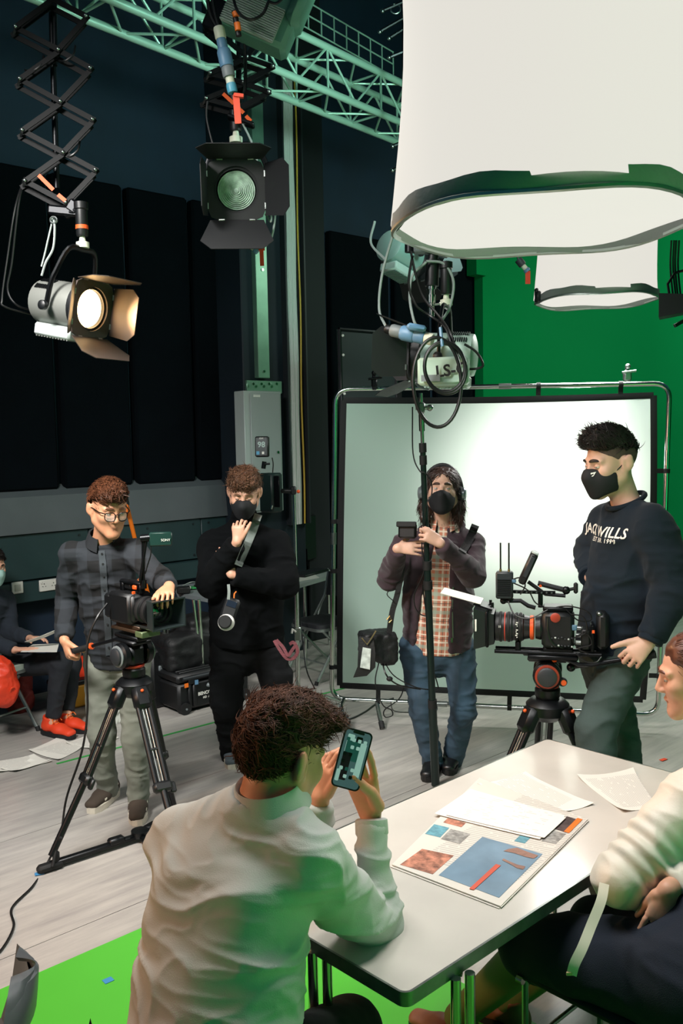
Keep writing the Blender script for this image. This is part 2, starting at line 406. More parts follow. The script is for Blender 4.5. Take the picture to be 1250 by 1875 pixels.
def socket(px, py, w, name, label, double):
    p = wall_pt(px, py, 0.17); o = thing(name, label, 'socket', p); M = TR(p, RW)
    mb = MB(M); mb.box((0, -0.006, 0), (w, 0.016, 0.088), ch=0.004); mb.build('face_plate', WHITEP, o)
    mb = MB(M)
    if double:
        for sx in (-0.037, 0.037):
            for dx, dz_, a_, b_ in ((0, 0.014, 0.004, 0.009), (-0.011, -0.006, 0.008, 0.004), (0.011, -0.006, 0.008, 0.004)): mb = MB(M); mb.box((sx+dx, -0.0145, dz_), (a_, 0.003, b_)); mb.build('pin_slot', BLK, o)
        for sx in (-0.058, 0.058): mb = MB(M); mb.box((sx, -0.016, 0.024), (0.011, 0.006, 0.017), ch=0.002); mb.build('rocker_switch', WHITEP, o)
    else:
        mb.box((0, -0.016, 0), (0.045, 0.006, 0.05), ch=0.002); mb.build('data_port', mat('grey_plastic', '#b8b8b0', 0.5), o)
socket(31, 1076, 0.088, 'wall_socket', 'single white square data outlet on the wall trunking', False)
socket(88, 1071, 0.148, 'wall_socket', 'white double power socket beside the man in glasses', True)
# --- pillars in the middle of that wall
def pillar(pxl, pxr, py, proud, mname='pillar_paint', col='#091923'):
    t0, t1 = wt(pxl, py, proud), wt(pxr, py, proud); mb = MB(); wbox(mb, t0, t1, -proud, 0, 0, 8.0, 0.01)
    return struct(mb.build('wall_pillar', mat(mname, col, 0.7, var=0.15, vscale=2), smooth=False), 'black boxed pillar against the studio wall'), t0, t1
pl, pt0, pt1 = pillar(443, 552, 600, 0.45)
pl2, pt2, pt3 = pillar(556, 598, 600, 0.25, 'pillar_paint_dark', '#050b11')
def on_pil(px, py, e=0.0): return onplane(px, py, W0 - VN*(0.45+e), VN)
def pilbox(mb, px0, px1, py0, py1, e0, e1, ch=0.0, pyx=None):
    pyx = pyx or (py0+py1)/2
    a, b_ = wl(on_pil(px0, pyx, e1)), wl(on_pil(px1, pyx, e1)); z1, z0 = on_pil((px0+px1)/2, py0, e1).z, on_pil((px0+px1)/2, py1, e1).z
    wbox(mb, a[0], b_[0], -0.45-e1, -0.45-e0, z0, z1, ch); return a[0], b_[0], z0, z1
plate = thing('steel_channel', 'tall galvanised steel conduit running down the pillar above the grey cabinet', 'conduit', on_pil(488, 690, 0.02))
galv = mat('galvanised_steel', '#8fb8a0', 0.36, 0.75, var=0.12, vscale=6)
mb = MB(); pilbox(mb, 471, 492, 130, 692, 0.0, 0.06, 0.004, 600); mb.build('channel', galv, plate)
mb = MB(); pilbox(mb, 452, 516, 697, 720, 0.0, 0.03, 0.003); mb.build('bracket_plate', galv, plate)
mb = MB()
for (x, y) in ((463, 703), (506, 703), (478, 703), (492, 703), (480, 494), (483, 680)):
    p = on_pil(x, y, 0.06); mb = MB(); mb.cyl(p, p-VN*0.008, 0.012, n=8); mb.build('bolt', CHROME, plate)
cab = thing('electrical_cabinet', 'grey metal electrical cabinet on the pillar behind the camera monitor', 'cabinet', on_pil(484, 940, 0.1))
mb = MB(); ca = pilbox(mb, 449, 517, 716, 938, 0.0, 0.14, 0.006); mb.build('body', LGREY, cab)
mb = MB(); pilbox(mb, 461, 515, 720, 934, 0.14, 0.155, 0.004); dr = mb.build('door', mat('cabinet_door_paint', '#9ea5a3', 0.42), cab)
mb = MB(); p = on_pil(508, 828, 0.155); mb.cyl(p, p-VN*0.012, 0.012, n=12); mb.build('lock', CHROME, dr)
mb = MB(); p = on_pil(470, 725, 0.157); mb.box(p, (0.07, 0.004, 0.02), RW); mb.build('maker_plate', WHITEINK, dr)
# cable tray up the pillar
tray = thing('cable_tray', 'perforated vertical cable tray carrying white and yellow cables', 'cable tray', on_pil(540, 940, 0.03))
mb = MB(); t_ = pilbox(mb, 519, 553, 150, 960, 0.0, 0.015, 0.0, 600)
for tt in (t_[0], t_[1]): wbox(mb, tt-0.008, tt+0.008, -0.45-0.07, -0.45, t_[2], t_[3])
mb.build('tray', DGREY, tray)
mb = MB(); zz = t_[2]
while zz < t_[3]:
    for q in (0.25, 0.4, 0.55, 0.7): wbox(mb, t_[0]+(t_[1]-t_[0])*q-0.012, t_[0]+(t_[1]-t_[0])*q+0.012, -0.45-0.0165, -0.45-0.014, zz, zz+0.03)
    zz += 0.07
mb.build('perforation', BLKM, tray)['kind'] = 'stuff'
for i in range(7):
    f = 0.2+0.065*i; mb = MB(); pts = []
    for kk in range(24):
        z = t_[2] + (t_[3]-t_[2])*kk/23; pts.append(W0+U*(t_[0]+(t_[1]-t_[0])*(f+0.02*math.sin(kk*0.9+i)))-VN*(0.49+0.004*(i % 3))+UZ*z)
    mb.tube(pts, 0.0105, 6).build('white_cable', WCABLE, tray)
mb = MB(); pts = [W0+U*(t_[0]+(t_[1]-t_[0])*(0.8+0.03*math.sin(kk*0.7)))-VN*0.49+UZ*(t_[2]+(t_[3]-t_[2])*kk/23) for kk in range(24)]
mb.tube(pts, 0.008, 6).build('yellow_cable', mat('yellow_cable', '#c9a63a', 0.5), tray)
# --- panels on the wall right of the pillars
for (a, b_, y0, y1) in ((604, 716, 432, 1020), (722, 790, 445, 1020), (797, 868, 455, 1020)):
    mb = MB(); e = 0.08
    t0, t1 = wt(a, 600, e), wt(b_, 600, e); wbox(mb, t0+0.02, t1-0.02, -e, 0, 0.05, wz((a+b_)/2, y0, e), 0.015); mb.build('acoustic_panel', acm, wall_left)
# --- green cyclorama: runs on along the wall line, then curves round to the right towards the camera
gwm = mat('chroma_green_wall', '#007f45', 0.8, var=0.03, vscale=1.0, spec=0.12)
gt0 = wt(884, 620, 0.2); R_ = 1.3
prof = [W0 + U*gt0 - VN*0.2]
c0 = W0 + U*(gt0+0.15) - VN*(0.2+R_)
for i in range(13):
    a = pi/2*i/12; prof.append(c0 + U*(R_*math.sin(a)) + VN*(R_*math.cos(a)))
prof += [prof[-1]-VN*(1.5*i) for i in range(1, 6)]
R2 = 1.2; cl = prof[-1] - U*R2
for i in range(1, 13):
    a = pi/2*i/12; prof.append(cl + U*(R2*math.cos(a)) - VN*(R2*math.sin(a)))
e_ = prof[-1]; prof += [e_ - U*(2.0*i) for i in range(1, 7)]
outer = []
for i, p in enumerate(prof):
    t = (prof[min(i+1, len(prof)-1)]-prof[max(i-1, 0)]).normalized(); outer.append(p + Vector((-t.y, t.x, 0))*0.12)
m_ = len(prof); H = 5.2; mb = MB()
vs = [p.copy() for p in prof] + [p+UZ*H for p in prof] + [p.copy() for p in outer] + [p+UZ*H for p in outer]
fs = []
for i in range(m_-1):
    fs += [(i, i+1, m_+i+1, m_+i), (2*m_+i+1, 2*m_+i, 3*m_+i, 3*m_+i+1), (m_+i, m_+i+1, 3*m_+i+1, 3*m_+i)]
fs += [(0, m_, 3*m_, 2*m_), (m_-1, 3*m_-1, 4*m_-1, 2*m_-1)]
mb.add(vs, fs); struct(mb.build('wall_right', gwm), 'curved green chroma key wall on the right')
mb = MB(); a = wt(872, 485, 0.24); wbox(mb, a, gt0+0.02, -0.24, -0.1, wz(878, 503, 0.24), 5.2); struct(mb.build('trim_1', gwm), 'green return edge at the top of the chroma wall')
# --- ceiling
cm = mat('black_ceiling', '#0b2236', 0.8, var=0.15, vscale=1.5)
mb = MB(); wbox(mb, -5, 12, -6.5, 0.3, 6.6, 6.8); struct(mb.build('ceiling', cm, smooth=False), 'black studio ceiling high above the truss')
# --- green tape on the floor
g0, g1 = G(104, 1399), G(640, 1258)
mb = MB(); dd = (g1-g0); dd.z = 0; mb.box((g0+g1)/2+UZ*0.002, (dd.length, 0.02, 0.002), frame(UZ, dd)); tag(mb.build('floor_tape', mat('green_tape', '#2f9a44', 0.5)), 'thin green tape line stuck along the vinyl floor', 'tape')
def tape(px, py, w, l, m, label, rot=0.0):
    mb = MB(); mb.box(G(px, py)+UZ*0.0045, (l, w, 0.0015), yaw(rot)); tag(mb.build('floor_tape', m), label, 'tape')
tape(1214, 1392, 0.025, 0.05, REDP, 'small orange tape mark on the floor beyond the table', 0.6)
tape(198, 1797, 0.03, 0.035, mat('blue_tape', '#3c7fb0', 0.5), 'small blue tape mark on the green floor', 0.7)
tape(72, 1601, 0.03, 0.04, MATS['blue_tape'], 'small blue tape mark under the left tripod foot', 0.4)
# ================================================================== smooth solid modelling for bodies, clothes, hair, bags
def A3(v): return np.array((v[0], v[1], v[2]), dtype=np.float32)
def vnoise(p):
    i = np.floor(p).astype(np.int64); f = (p - i); f = f*f*(3-2*f)
    def hsh(x, y, z):
        n = (x*374761393 + y*668265263 + z*2147483647 + 1013) & 0x7fffffff
        n = ((n ^ (n >> 13))*1274126177) & 0x7fffffff
        return ((n ^ (n >> 16)) & 0xffff)/65535.0
    r = 0
    for dx in (0, 1):
        for dy in (0, 1):
            for dz in (0, 1):
                w = (f[:, 0] if dx else 1-f[:, 0])*(f[:, 1] if dy else 1-f[:, 1])*(f[:, 2] if dz else 1-f[:, 2])
                r = r + w*hsh(i[:, 0]+dx, i[:, 1]+dy, i[:, 2]+dz)
    return r
def folds(amp=0.006, s=(9, 9, 16), seed=0.0, fine=0.35):
    """soft creases of cloth"""
    def f(v, n):
        q = v*np.array(s)+seed; w = vnoise(q*0.6+5.1)*2.2
        a = 1-np.abs(vnoise(q+w[:, None])*2-1); b = 1-np.abs(vnoise(q*2.3+w[:, None]*0.7+9.0)*2-1)
        return amp*((a**2-0.45)*1.2 + fine*(b**2-0.4))
    return f
class SDF:
    def __init__(s, k=0.02): s.ops = []; s.k = k
    def rc(s, a, b, ra, rb=None, k=None, flat=(0, 0), sub=False):
        rb = ra if rb is None else rb; a, b = A3(a), A3(b); m = max(ra, rb)
        s.ops.append(('rc', (a, b, ra, rb, flat), np.minimum(a, b)-m, np.maximum(a, b)+m, s.k if k is None else k, sub)); return s
    def chain(s, pts, rs, k=None, flat=(0, 0)):
        n = len(pts)
        for i in range(n-1): s.rc(pts[i], pts[i+1], rs[i], rs[i+1], k, (flat[0] if i == 0 else 0, flat[1] if i == n-2 else 0))
        return s
    def ec(s, a, b, side, r0, r1, k=None, flat=(0, 0)):
        a, b = A3(a), A3(b); m = max(*r0, *r1); s.ops.append(('ec', (a, b, A3(Vector(side).normalized()), r0, r1, flat), np.minimum(a, b)-m, np.maximum(a, b)+m, s.k if k is None else k, False)); return s
    def ell(s, c, r, R=None, k=None, sub=False):
        if not hasattr(r, '__len__'): r = (r, r, r)
        c = A3(c); m = max(r); Rn = np.array(R, dtype=np.float32) if R is not None else np.eye(3, dtype=np.float32)
        s.ops.append(('ell', (c, np.array(r, dtype=np.float32), Rn), c-m, c+m, s.k if k is None else k, sub)); return s
    def rbox(s, c, h, R=None, rad=0.01, k=None, sub=False):
        c = A3(c); m = math.sqrt(sum(x*x for x in h))+rad; Rn = np.array(R, dtype=np.float32) if R is not None else np.eye(3, dtype=np.float32)
        s.ops.append(('rbox', (c, np.array(h, dtype=np.float32), Rn, rad), c-m, c+m, s.k if k is None else k, sub)); return s
    def cut(s, p, n, k=0.0): s.ops.append(('cut', (A3(p), A3(Vector(n).normalized())), None, None, k, False)); return s   # keeps the side n points away from
    def addf(s, fn): s.ops.append(('addf', fn, None, None, 0, False)); return s
    def cutf(s, fn): s.ops.append(('cutf', fn, None, None, 0, False)); return s
    def field(s, h):
        lo = np.min([o[2] for o in s.ops if o[2] is not None and not o[5]], axis=0)-3*h; hi = np.max([o[3] for o in s.ops if o[3] is not None and not o[5]], axis=0)+3*h
        n = np.ceil((hi-lo)/h).astype(int)+1; F = np.full(n, 0.2, np.float32)
        ax = [lo[i]+h*np.arange(n[i], dtype=np.float32) for i in range(3)]
        for kind, q, l, u, k, sub in s.ops:
            if l is None: sl = (slice(None),)*3
            else:
                e = k+2.5*h; i0 = np.clip(np.floor((l-e-lo)/h).astype(int), 0, n-1); i1 = np.clip(np.ceil((u+e-lo)/h).astype(int)+1, 1, n)
                if np.any(i1 <= i0): continue
                sl = tuple(slice(a, b) for a, b in zip(i0, i1))
            X = ax[0][sl[0]][:, None, None]; Y = ax[1][sl[1]][None, :, None]; Z = ax[2][sl[2]][None, None, :]
            if kind == 'rc':
                a, b, ra, rb, flat = q; ba = b-a; L2 = float(ba@ba)+1e-12
                x, y, z = X-a[0], Y-a[1], Z-a[2]; tr = (x*ba[0]+y*ba[1]+z*ba[2])/L2; t = np.clip(tr, 0, 1)
                d = np.sqrt((x-t*ba[0])**2+(y-t*ba[1])**2+(z-t*ba[2])**2)-(ra+(rb-ra)*t); L = math.sqrt(L2)
                if flat[0]: d = np.maximum(d, -tr*L)
                if flat[1]: d = np.maximum(d, (tr-1)*L)
            elif kind == 'ec':
                a, b, sd, r0, r1, flat = q; ba = b-a; L = math.sqrt(float(ba@ba))+1e-9; w = ba/L; sd = sd-w*float(sd@w); sd = sd/np.linalg.norm(sd); nn = np.cross(w, sd)
                x, y, z = X-a[0], Y-a[1], Z-a[2]; tr = (x*w[0]+y*w[1]+z*w[2])/L; t = np.clip(tr, 0, 1)
                us = x*sd[0]+y*sd[1]+z*sd[2]; uv = x*nn[0]+y*nn[1]+z*nn[2]; uw = (tr-t)*L
                rs = r0[0]+(r1[0]-r0[0])*t; rf = r0[1]+(r1[1]-r0[1])*t; rw = np.minimum(rs, rf)
                k0 = np.sqrt((us/rs)**2+(uv/rf)**2+(uw/rw)**2); k1 = np.sqrt((us/rs**2)**2+(uv/rf**2)**2+(uw/rw**2)**2)+1e-9
                d = k0*(k0-1)/k1
                if flat[0]: d = np.maximum(d, -tr*L)
                if flat[1]: d = np.maximum(d, (tr-1)*L)
            elif kind in ('ell', 'rbox'):
                c, r, R = q[0], q[1], q[2]; x, y, z = X-c[0], Y-c[1], Z-c[2]
                lx = x*R[0, 0]+y*R[1, 0]+z*R[2, 0]; ly = x*R[0, 1]+y*R[1, 1]+z*R[2, 1]; lz = x*R[0, 2]+y*R[1, 2]+z*R[2, 2]
                if kind == 'ell':
                    k0 = np.sqrt((lx/r[0])**2+(ly/r[1])**2+(lz/r[2])**2); k1 = np.sqrt((lx/r[0]**2)**2+(ly/r[1]**2)**2+(lz/r[2]**2)**2)+1e-9; d = k0*(k0-1)/k1
                else:
                    ex, ey, ez = np.abs(lx)-r[0], np.abs(ly)-r[1], np.abs(lz)-r[2]
                    d = np.sqrt(np.maximum(ex, 0)**2+np.maximum(ey, 0)**2+np.maximum(ez, 0)**2)+np.minimum(np.maximum(ex, np.maximum(ey, ez)), 0)-q[3]
            elif kind == 'cut':
                p, nrm = q; d = (X-p[0])*nrm[0]+(Y-p[1])*nrm[1]+(Z-p[2])*nrm[2]; F = np.maximum(F, d).astype(np.float32); continue
            elif kind == 'addf': F = (F + q(X, Y, Z)).astype(np.float32); continue
            elif kind == 'cutf': F = np.maximum(F, q(X, Y, Z)).astype(np.float32); continue
            f = F[sl]
            if sub:
                d = -d
                if k > 0: hh = np.maximum(k-np.abs(f-d), 0)/k; F[sl] = np.maximum(f, d)+hh*hh*k*0.25
                else: F[sl] = np.maximum(f, d)
            elif k > 0: hh = np.maximum(k-np.abs(f-d), 0)/k; F[sl] = np.minimum(f, d)-hh*hh*k*0.25
            else: F[sl] = np.minimum(f, d)
        F[0] = F[-1] = 0.1; F[:, 0] = F[:, -1] = 0.1; F[:, :, 0] = F[:, :, -1] = 0.1
        return F, lo
    def mesh(s, h, disp=None):
        F, lo = s.field(h); neg = F < 0; u8 = neg.astype(np.uint8)
        c = sum(u8[i:F.shape[0]-1+i, j:F.shape[1]-1+j, k:F.shape[2]-1+k] for i in (0, 1) for j in (0, 1) for k in (0, 1))
        act = (c > 0) & (c < 8); idx = np.full(act.shape, -1, np.int64); cells = np.argwhere(act); idx[act] = np.arange(len(cells))
        acc = np.zeros((len(cells), 3)); cnt = np.zeros(len(cells)); cx, cy, cz = cells.T
        for axis in range(3):
            for p in (0, 1):
                for q in (0, 1):
                    o = [0, 0, 0]; o[(axis+1) % 3] = p; o[(axis+2) % 3] = q; o2 = o[:]; o2[axis] = 1
                    fa = F[cx+o[0], cy+o[1], cz+o[2]]; fb = F[cx+o2[0], cy+o2[1], cz+o2[2]]; m = (fa < 0) != (fb < 0)
                    t = np.where(m, fa/np.where(m, fa-fb, 1), 0); pt = np.tile(np.array(o, float), (len(cells), 1)); pt[:, axis] += t
                    acc[m] += pt[m]; cnt[m] += 1
        vs_ = lo + h*(cells + acc/cnt[:, None]); fs = []
        for axis in range(3):
            a1, a2 = (axis+1) % 3, (axis+2) % 3
            s0 = np.take(neg, range(F.shape[axis]-1), axis); s1 = np.take(neg, range(1, F.shape[axis]), axis); ch = np.argwhere(s0 != s1)
            ch = ch[(ch[:, a1] > 0) & (ch[:, a2] > 0) & (ch[:, a1] < F.shape[a1]-1) & (ch[:, a2] < F.shape[a2]-1)]
            if not len(ch): continue
            def cid(d1, d2): q = ch.copy(); q[:, a1] -= d1; q[:, a2] -= d2; return idx[q[:, 0], q[:, 1], q[:, 2]]
            quad = np.stack([cid(0, 0), cid(1, 0), cid(1, 1), cid(0, 1)], 1); inside = s0[ch[:, 0], ch[:, 1], ch[:, 2]]
            quad[~inside] = quad[~inside][:, ::-1]; fs.append(quad)
        fs = np.concatenate(fs); fs = fs[:, ::-1] if False else fs
        # relax a little so that the grid does not show
        for it in range(2):
            sm = np.zeros_like(vs_); ct = np.zeros(len(vs_))
            for a, b in ((0, 1), (1, 2), (2, 3), (3, 0)):
                for x, y in ((a, b), (b, a)):
                    for dd in range(3): sm[:, dd] += np.bincount(fs[:, x], vs_[fs[:, y], dd], len(vs_))
                    ct += np.bincount(fs[:, x], None, len(vs_))
            vs_ = vs_*0.5 + 0.5*sm/np.maximum(ct, 1)[:, None]
        nr = np.zeros_like(vs_); e1 = vs_[fs[:, 2]]-vs_[fs[:, 0]]; e2 = vs_[fs[:, 3]]-vs_[fs[:, 1]]; fn = np.cross(e1, e2)
        for kq in range(4):
            for dd in range(3): nr[:, dd] += np.bincount(fs[:, kq], fn[:, dd], len(vs_))
        nr /= (np.linalg.norm(nr, axis=1)[:, None]+1e-12)
        if disp is not None: vs_ = vs_ + nr*disp(vs_, nr)[:, None]
        return vs_, fs, nr
    def build(s, name, m, parent=None, h=0.01, disp=None, loc=None, extra=None, label=None, uv=None):
        v, f, nr = s.mesh(h, disp); s.last = (v, f, nr)
        off = np.array(parent_world(parent)) if parent else np.array(loc if loc is not None else (0, 0, 0), float)
        return np_obj(name, v-off, f, m, parent, loc, extra, off, label)
def np_obj(name, v, f, m, parent=None, loc=None, extra=None, off=0, label=None):
    if extra is not None:
        v2, f2 = extra; v2 = v2-off; n = len(v); v = np.concatenate([v, v2])
    me = bpy.data.meshes.new(name); nv = len(v)
    polys = [np.asarray(f)] + ([np.asarray(extra[1])+n] if extra is not None else [])
    loops = np.concatenate([p.ravel() for p in polys]); tot = np.concatenate([np.full(len(p), p.shape[1]) for p in polys]); st = np.concatenate([[0], np.cumsum(tot)[:-1]])
    me.vertices.add(nv); me.vertices.foreach_set('co', np.ascontiguousarray(v, dtype=np.float32).ravel())
    me.loops.add(len(loops)); me.loops.foreach_set('vertex_index', loops.astype(np.int32)); me.polygons.add(len(tot))
    me.polygons.foreach_set('loop_start', st.astype(np.int32)); me.polygons.foreach_set('loop_total', tot.astype(np.int32))
    me.polygons.foreach_set('use_smooth', np.ones(len(tot), bool)); me.update(calc_edges=True); me.validate()
    me.materials.append(m); o = bpy.data.objects.new(name, me); COL.objects.link(o)
    if parent: o.parent = parent
    elif loc is not None: o.location = loc
    if label: o['label'] = label
    return o
def strands(v, nr, n, flow, length, r=0.0018, seed=1, segs=3, jitter=0.35, lift=0.25, curl=0.0):
    """thin tapering locks that grow out of a surface; flow(v, nr) gives directions"""
    g = np.random.default_rng(seed); i = g.integers(0, len(v), n); p = v[i]; nn = nr[i]; d = flow(p, nn) + g.normal(0, jitter, (n, 3))
    d = d - nn*(np.sum(d*nn, 1)[:, None])*0.8; d /= np.linalg.norm(d, axis=1)[:, None]+1e-9
    L = length*(0.6+0.8*g.random(n))[:, None]; pts = []
    ph = g.random(n)*6.28
    for kq in range(segs+1):
        t = kq/segs; wob = np.cross(d, nn)*(curl*np.sin(ph+t*5))[:, None] if curl else 0
        pts.append(p + d*L*t + nn*L*lift*(t-0.9*t*t) - nn*0.003*(kq == 0) + wob*t)
    sd = np.cross(d, nn); sd /= np.linalg.norm(sd, axis=1)[:, None]+1e-9; up = np.cross(sd, d); rings = []
    for kq, c in enumerate(pts):
        rr = r*(1-0.85*kq/segs)
        for a in (0, 2.094, 4.189): rings.append(c + rr*(sd*math.cos(a)*1.6 + up*math.sin(a)))
    V_ = np.stack(rings, 1).reshape(-1, 3); m = (segs+1)*3; base = np.arange(n)[:, None]*m; F_ = []
    for kq in range(segs):
        for a in range(3):
            b = (a+1) % 3; F_.append(np.concatenate([base+kq*3+a, base+kq*3+b, base+(kq+1)*3+b, base+(kq+1)*3+a], 1))
    return V_, np.concatenate(F_)
# ================================================================== people
def skin(name, col, var=0.08): return mat(name, col, 0.5, var=var, vscale=25, spec=0.4, sss=0.08)
EYEW = mat('eye_white', '#c9c4bc', 0.25); IRIS = mat('eye_iris', '#2c3833', 0.2); PUPIL = mat('eye_pupil', '#060606', 0.15)
class Head:
    def __init__(s, c, fwd, up=(0, 0, 1), sc=1.0):
        f = Vector(fwd).normalized(); u = Vector(up); r = f.cross(u).normalized(); u = r.cross(f)
        s.R = Matrix((r, f, u)).transposed(); s.c = Vector(c); s.sc = sc
    def w(s, x, y, z): return s.c + s.R @ (Vector((x, y, z))*s.sc)
    def M(s): return TR(s.c, s.R*s.sc) if False else Matrix.Translation(s.c) @ (s.R.to_4x4() @ Matrix.Scale(s.sc, 4))
    def loc(s, v): return (v-np.array(s.c)) @ np.array(s.R) / s.sc
    def dirw(s, d): return np.asarray(d) @ np.array(s.R).T
    def prims(s, b, nose=1.0, jaw=1.0, face_hidden=False):
        q = s.sc; w = s.w; R = s.R
        def E(c, r, k=0.02, sub=False): b.ell(w(*c), tuple(x*q for x in r), R, k*q, sub)
        E((0, -0.014, 0.034), (0.074, 0.097, 0.086)); E((0, 0.026, -0.030), (0.064*jaw, 0.067, 0.088), 0.03)
        for sx in (-1, 1):
            b.rc(w(sx*0.054*jaw, -0.002, -0.052), w(sx*0.014, 0.066, -0.098), 0.025*q, 0.021*q, 0.03)
            E((sx*0.042, 0.058, -0.022), (0.024, 0.026, 0.024), 0.02)
            E((sx*0.078, -0.012, -0.008), (0.008, 0.019, 0.033), 0.008); E((sx*0.087, -0.022, -0.001), (0.0075, 0.015, 0.032), 0.006); E((sx*0.093, -0.029, 0.003), (0.005, 0.008, 0.026), 0.006)
            E((sx*0.089, -0.004, -0.006), (0.007, 0.009, 0.016), 0.004, True)
            b.rc(w(sx*0.014, 0.086, 0.026), w(sx*0.046, 0.072, 0.022), 0.011*q, 0.01*q, 0.012)
        E((0, 0.074, -0.106), (0.024, 0.018, 0.018), 0.02)
        for sx in (-1, 1): E((sx*0.032, 0.099, 0.002), (0.016, 0.016, 0.011), 0.012, True)
        b.rc(w(0, 0.088, 0.016), w(0, 0.108*nose, -0.028), 0.008*q, 0.0115*q, 0.01)
        for sx in (-1, 1): E((sx*0.011, 0.099, -0.033), (0.0085, 0.010, 0.008), 0.006)
        b.rc(w(-0.022, 0.080, -0.064), w(0, 0.091, -0.061), 0.0055*q, 0.0075*q, 0.006); b.rc(w(0.022, 0.080, -0.064), w(0, 0.091, -0.061), 0.0055*q, 0.0075*q, 0.006)
        b.rc(w(-0.015, 0.083, -0.075), w(0.015, 0.083, -0.075), 0.0075*q, 0.0075*q, 0.006)
        b.rc(w(-0.024, 0.088, -0.0675), w(0.024, 0.088, -0.0675), 0.0014*q, 0.0014*q, 0.004, sub=True)
    def details(s, root, sk, brow, look=(0, 0), open_=0.6, lipm=None, brow_th=0.0045):
        q = s.sc
        for sx in (-1, 1):
            c = s.w(sx*0.031, 0.0765, 0.003); d = (s.R @ Vector((look[0]+sx*0.03, 1, look[1]))).normalized(); F = frame(d)
            mb = MB(); r = 0.0122*q; prof = []
            for i in range(11): a = pi*i/10; prof.append((max(r*math.sin(a), 1e-5), -r*math.cos(a)))
            mb.lathe(prof, c, d, 18, mi=0, cap=False)
            mb.lathe([(0.0068*q, 0), (0.0068*q, 0.0006*q), (1e-5, 0.0012*q)], c+d*(r*0.868), d, 16, mi=1); mb.lathe([(0.0028*q, 0), (1e-5, 0.0006*q)], c+d*(r*0.868+0.0011*q), d, 12, mi=2)
            e = mb.build('eye', [EYEW, IRIS, PUPIL], root)
            # lids: spherical shells hinged about the side axis
            for sg, op in ((1, open_*0.42), (-1, 0.30)):
                vs, fs = [], []; N, K = 14, 6; a0 = sg*op; rr = r*1.09
                for i in range(K):
                    el = a0 + sg*(1.5-op)*i/(K-1)
                    for j in range(N):
                        az = -1.8+3.6*j/(N-1); el2 = el*max(0.02, math.cos(az*0.85))
                        vs.append(c + s.R @ (Vector((math.sin(az)*math.cos(el2), math.cos(az)*math.cos(el2), math.sin(el2)))*rr))
                for i in range(K-1):
                    for j in range(N-1): fs.append((i*N+j, i*N+j+1, (i+1)*N+j+1, (i+1)*N+j))
                mb = MB(); mb.add(vs, fs); mb.build('eyelid', sk, e)
            pts = [s.w(sx*x, y, z) for x, y, z in ((0.012, 0.0985, 0.0262), (0.024, 0.0950, 0.0290), (0.038, 0.0870, 0.0278), (0.052, 0.0735, 0.0200))]
            mb = MB(); mb.tube(curve_pts(pts, 4), [brow_th*q*f for f in (0.75, 0.9, 1, 1.1, 1.15, 1.2, 1.2, 1.15, 1.05, 0.9, 0.7, 0.5, 0.3)], 6, flat=0.8); mb.build('eyebrow', brow, root)
        if lipm:
            mb = MB(); mb.tube([s.w(x, y, z) for x, y, z in ((-0.026, 0.0775, -0.066), (-0.009, 0.0915, -0.0635), (0, 0.0935, -0.0645), (0.009, 0.0915, -0.0635), (0.026, 0.0775, -0.066))], [0.002*q, 0.0046*q, 0.0046*q, 0.0046*q, 0.002*q], 6, flat=0.7)
            mb.tube([s.w(x, y, z) for x, y, z in ((-0.023, 0.0775, -0.0695), (-0.008, 0.0885, -0.0745), (0.008, 0.0885, -0.0745), (0.023, 0.0775, -0.0695))], [0.002*q, 0.0052*q, 0.0052*q, 0.002*q], 6, flat=0.8); mb.build('lips', lipm, root)
    def hair(s, root, m, grow=0.012, vol=(1, 1, 1), line=(0.087, 0.060, -0.09, -0.07), top=0.0, n=1500, flow=(0, 1, 0.3), length=0.03, back=None, extra=None, seed=1, h=0.006, lift=0.3, lumps=0.004, r=0.0019, curl=0.0, jitter=0.35, taper=0.6, side=0.0):
        b = SDF(0.015*s.sc); q = s.sc
        b.ell(s.w(0, -0.016, 0.036), ((0.074+grow*0.7)*vol[0]*q, (0.097+grow)*vol[1]*q, (0.086+grow)*vol[2]*q), s.R)
        if top: b.ell(s.w(0, 0.012, 0.078), (0.066*q, 0.086*q, (0.04+top)*q), s.R, 0.03)
        if extra: extra(b)
        y0, z0, y1, z1 = line; c_, Rn = np.array(s.c), np.array(s.R); ln = math.hypot(y0-y1, z0-z1); g_ = grow+0.006; tp = taper
        def hl(X, Y, Z):
            x, y, z = X-c_[0], Y-c_[1], Z-c_[2]; lx = (x*Rn[0, 0]+y*Rn[1, 0]+z*Rn[2, 0])/q; ly = (x*Rn[0, 1]+y*Rn[1, 1]+z*Rn[2, 1])/q; lz = (x*Rn[0, 2]+y*Rn[1, 2]+z*Rn[2, 2])/q
            dist = ((lz-z0)*(y0-y1)-(ly-y0)*(z0-z1))/ln + 0.007*np.sin(lx*95+seed)*np.sin(ly*80+lz*70) - side*np.maximum(np.abs(lx)-0.045, 0)
            return (np.maximum(0, g_-tp*dist)+np.maximum(0, -dist*3))*q
        b.addf(hl)
        # ears stay clear
        for sx in (-1, 1): b.ell(s.w(sx*0.088, -0.004, -0.014), (0.022*q, 0.03*q, 0.05*q), s.R, 0.006, True)
        if back: back(b)
        sd = seed*3.7
        def disp(v, nr):
            l = s.loc(v); w = vnoise(l*np.array((70, 28, 45))+sd); w2 = vnoise(l*np.array((160, 60, 110))+sd); return lumps*((1-np.abs(w*2-1))-0.5)*2+lumps*0.5*(w2-0.5)
        v, f, nr = b.mesh(h, disp); fl = flow if callable(flow) else (lambda l, nn: np.tile(np.array(flow, float), (len(l), 1)))
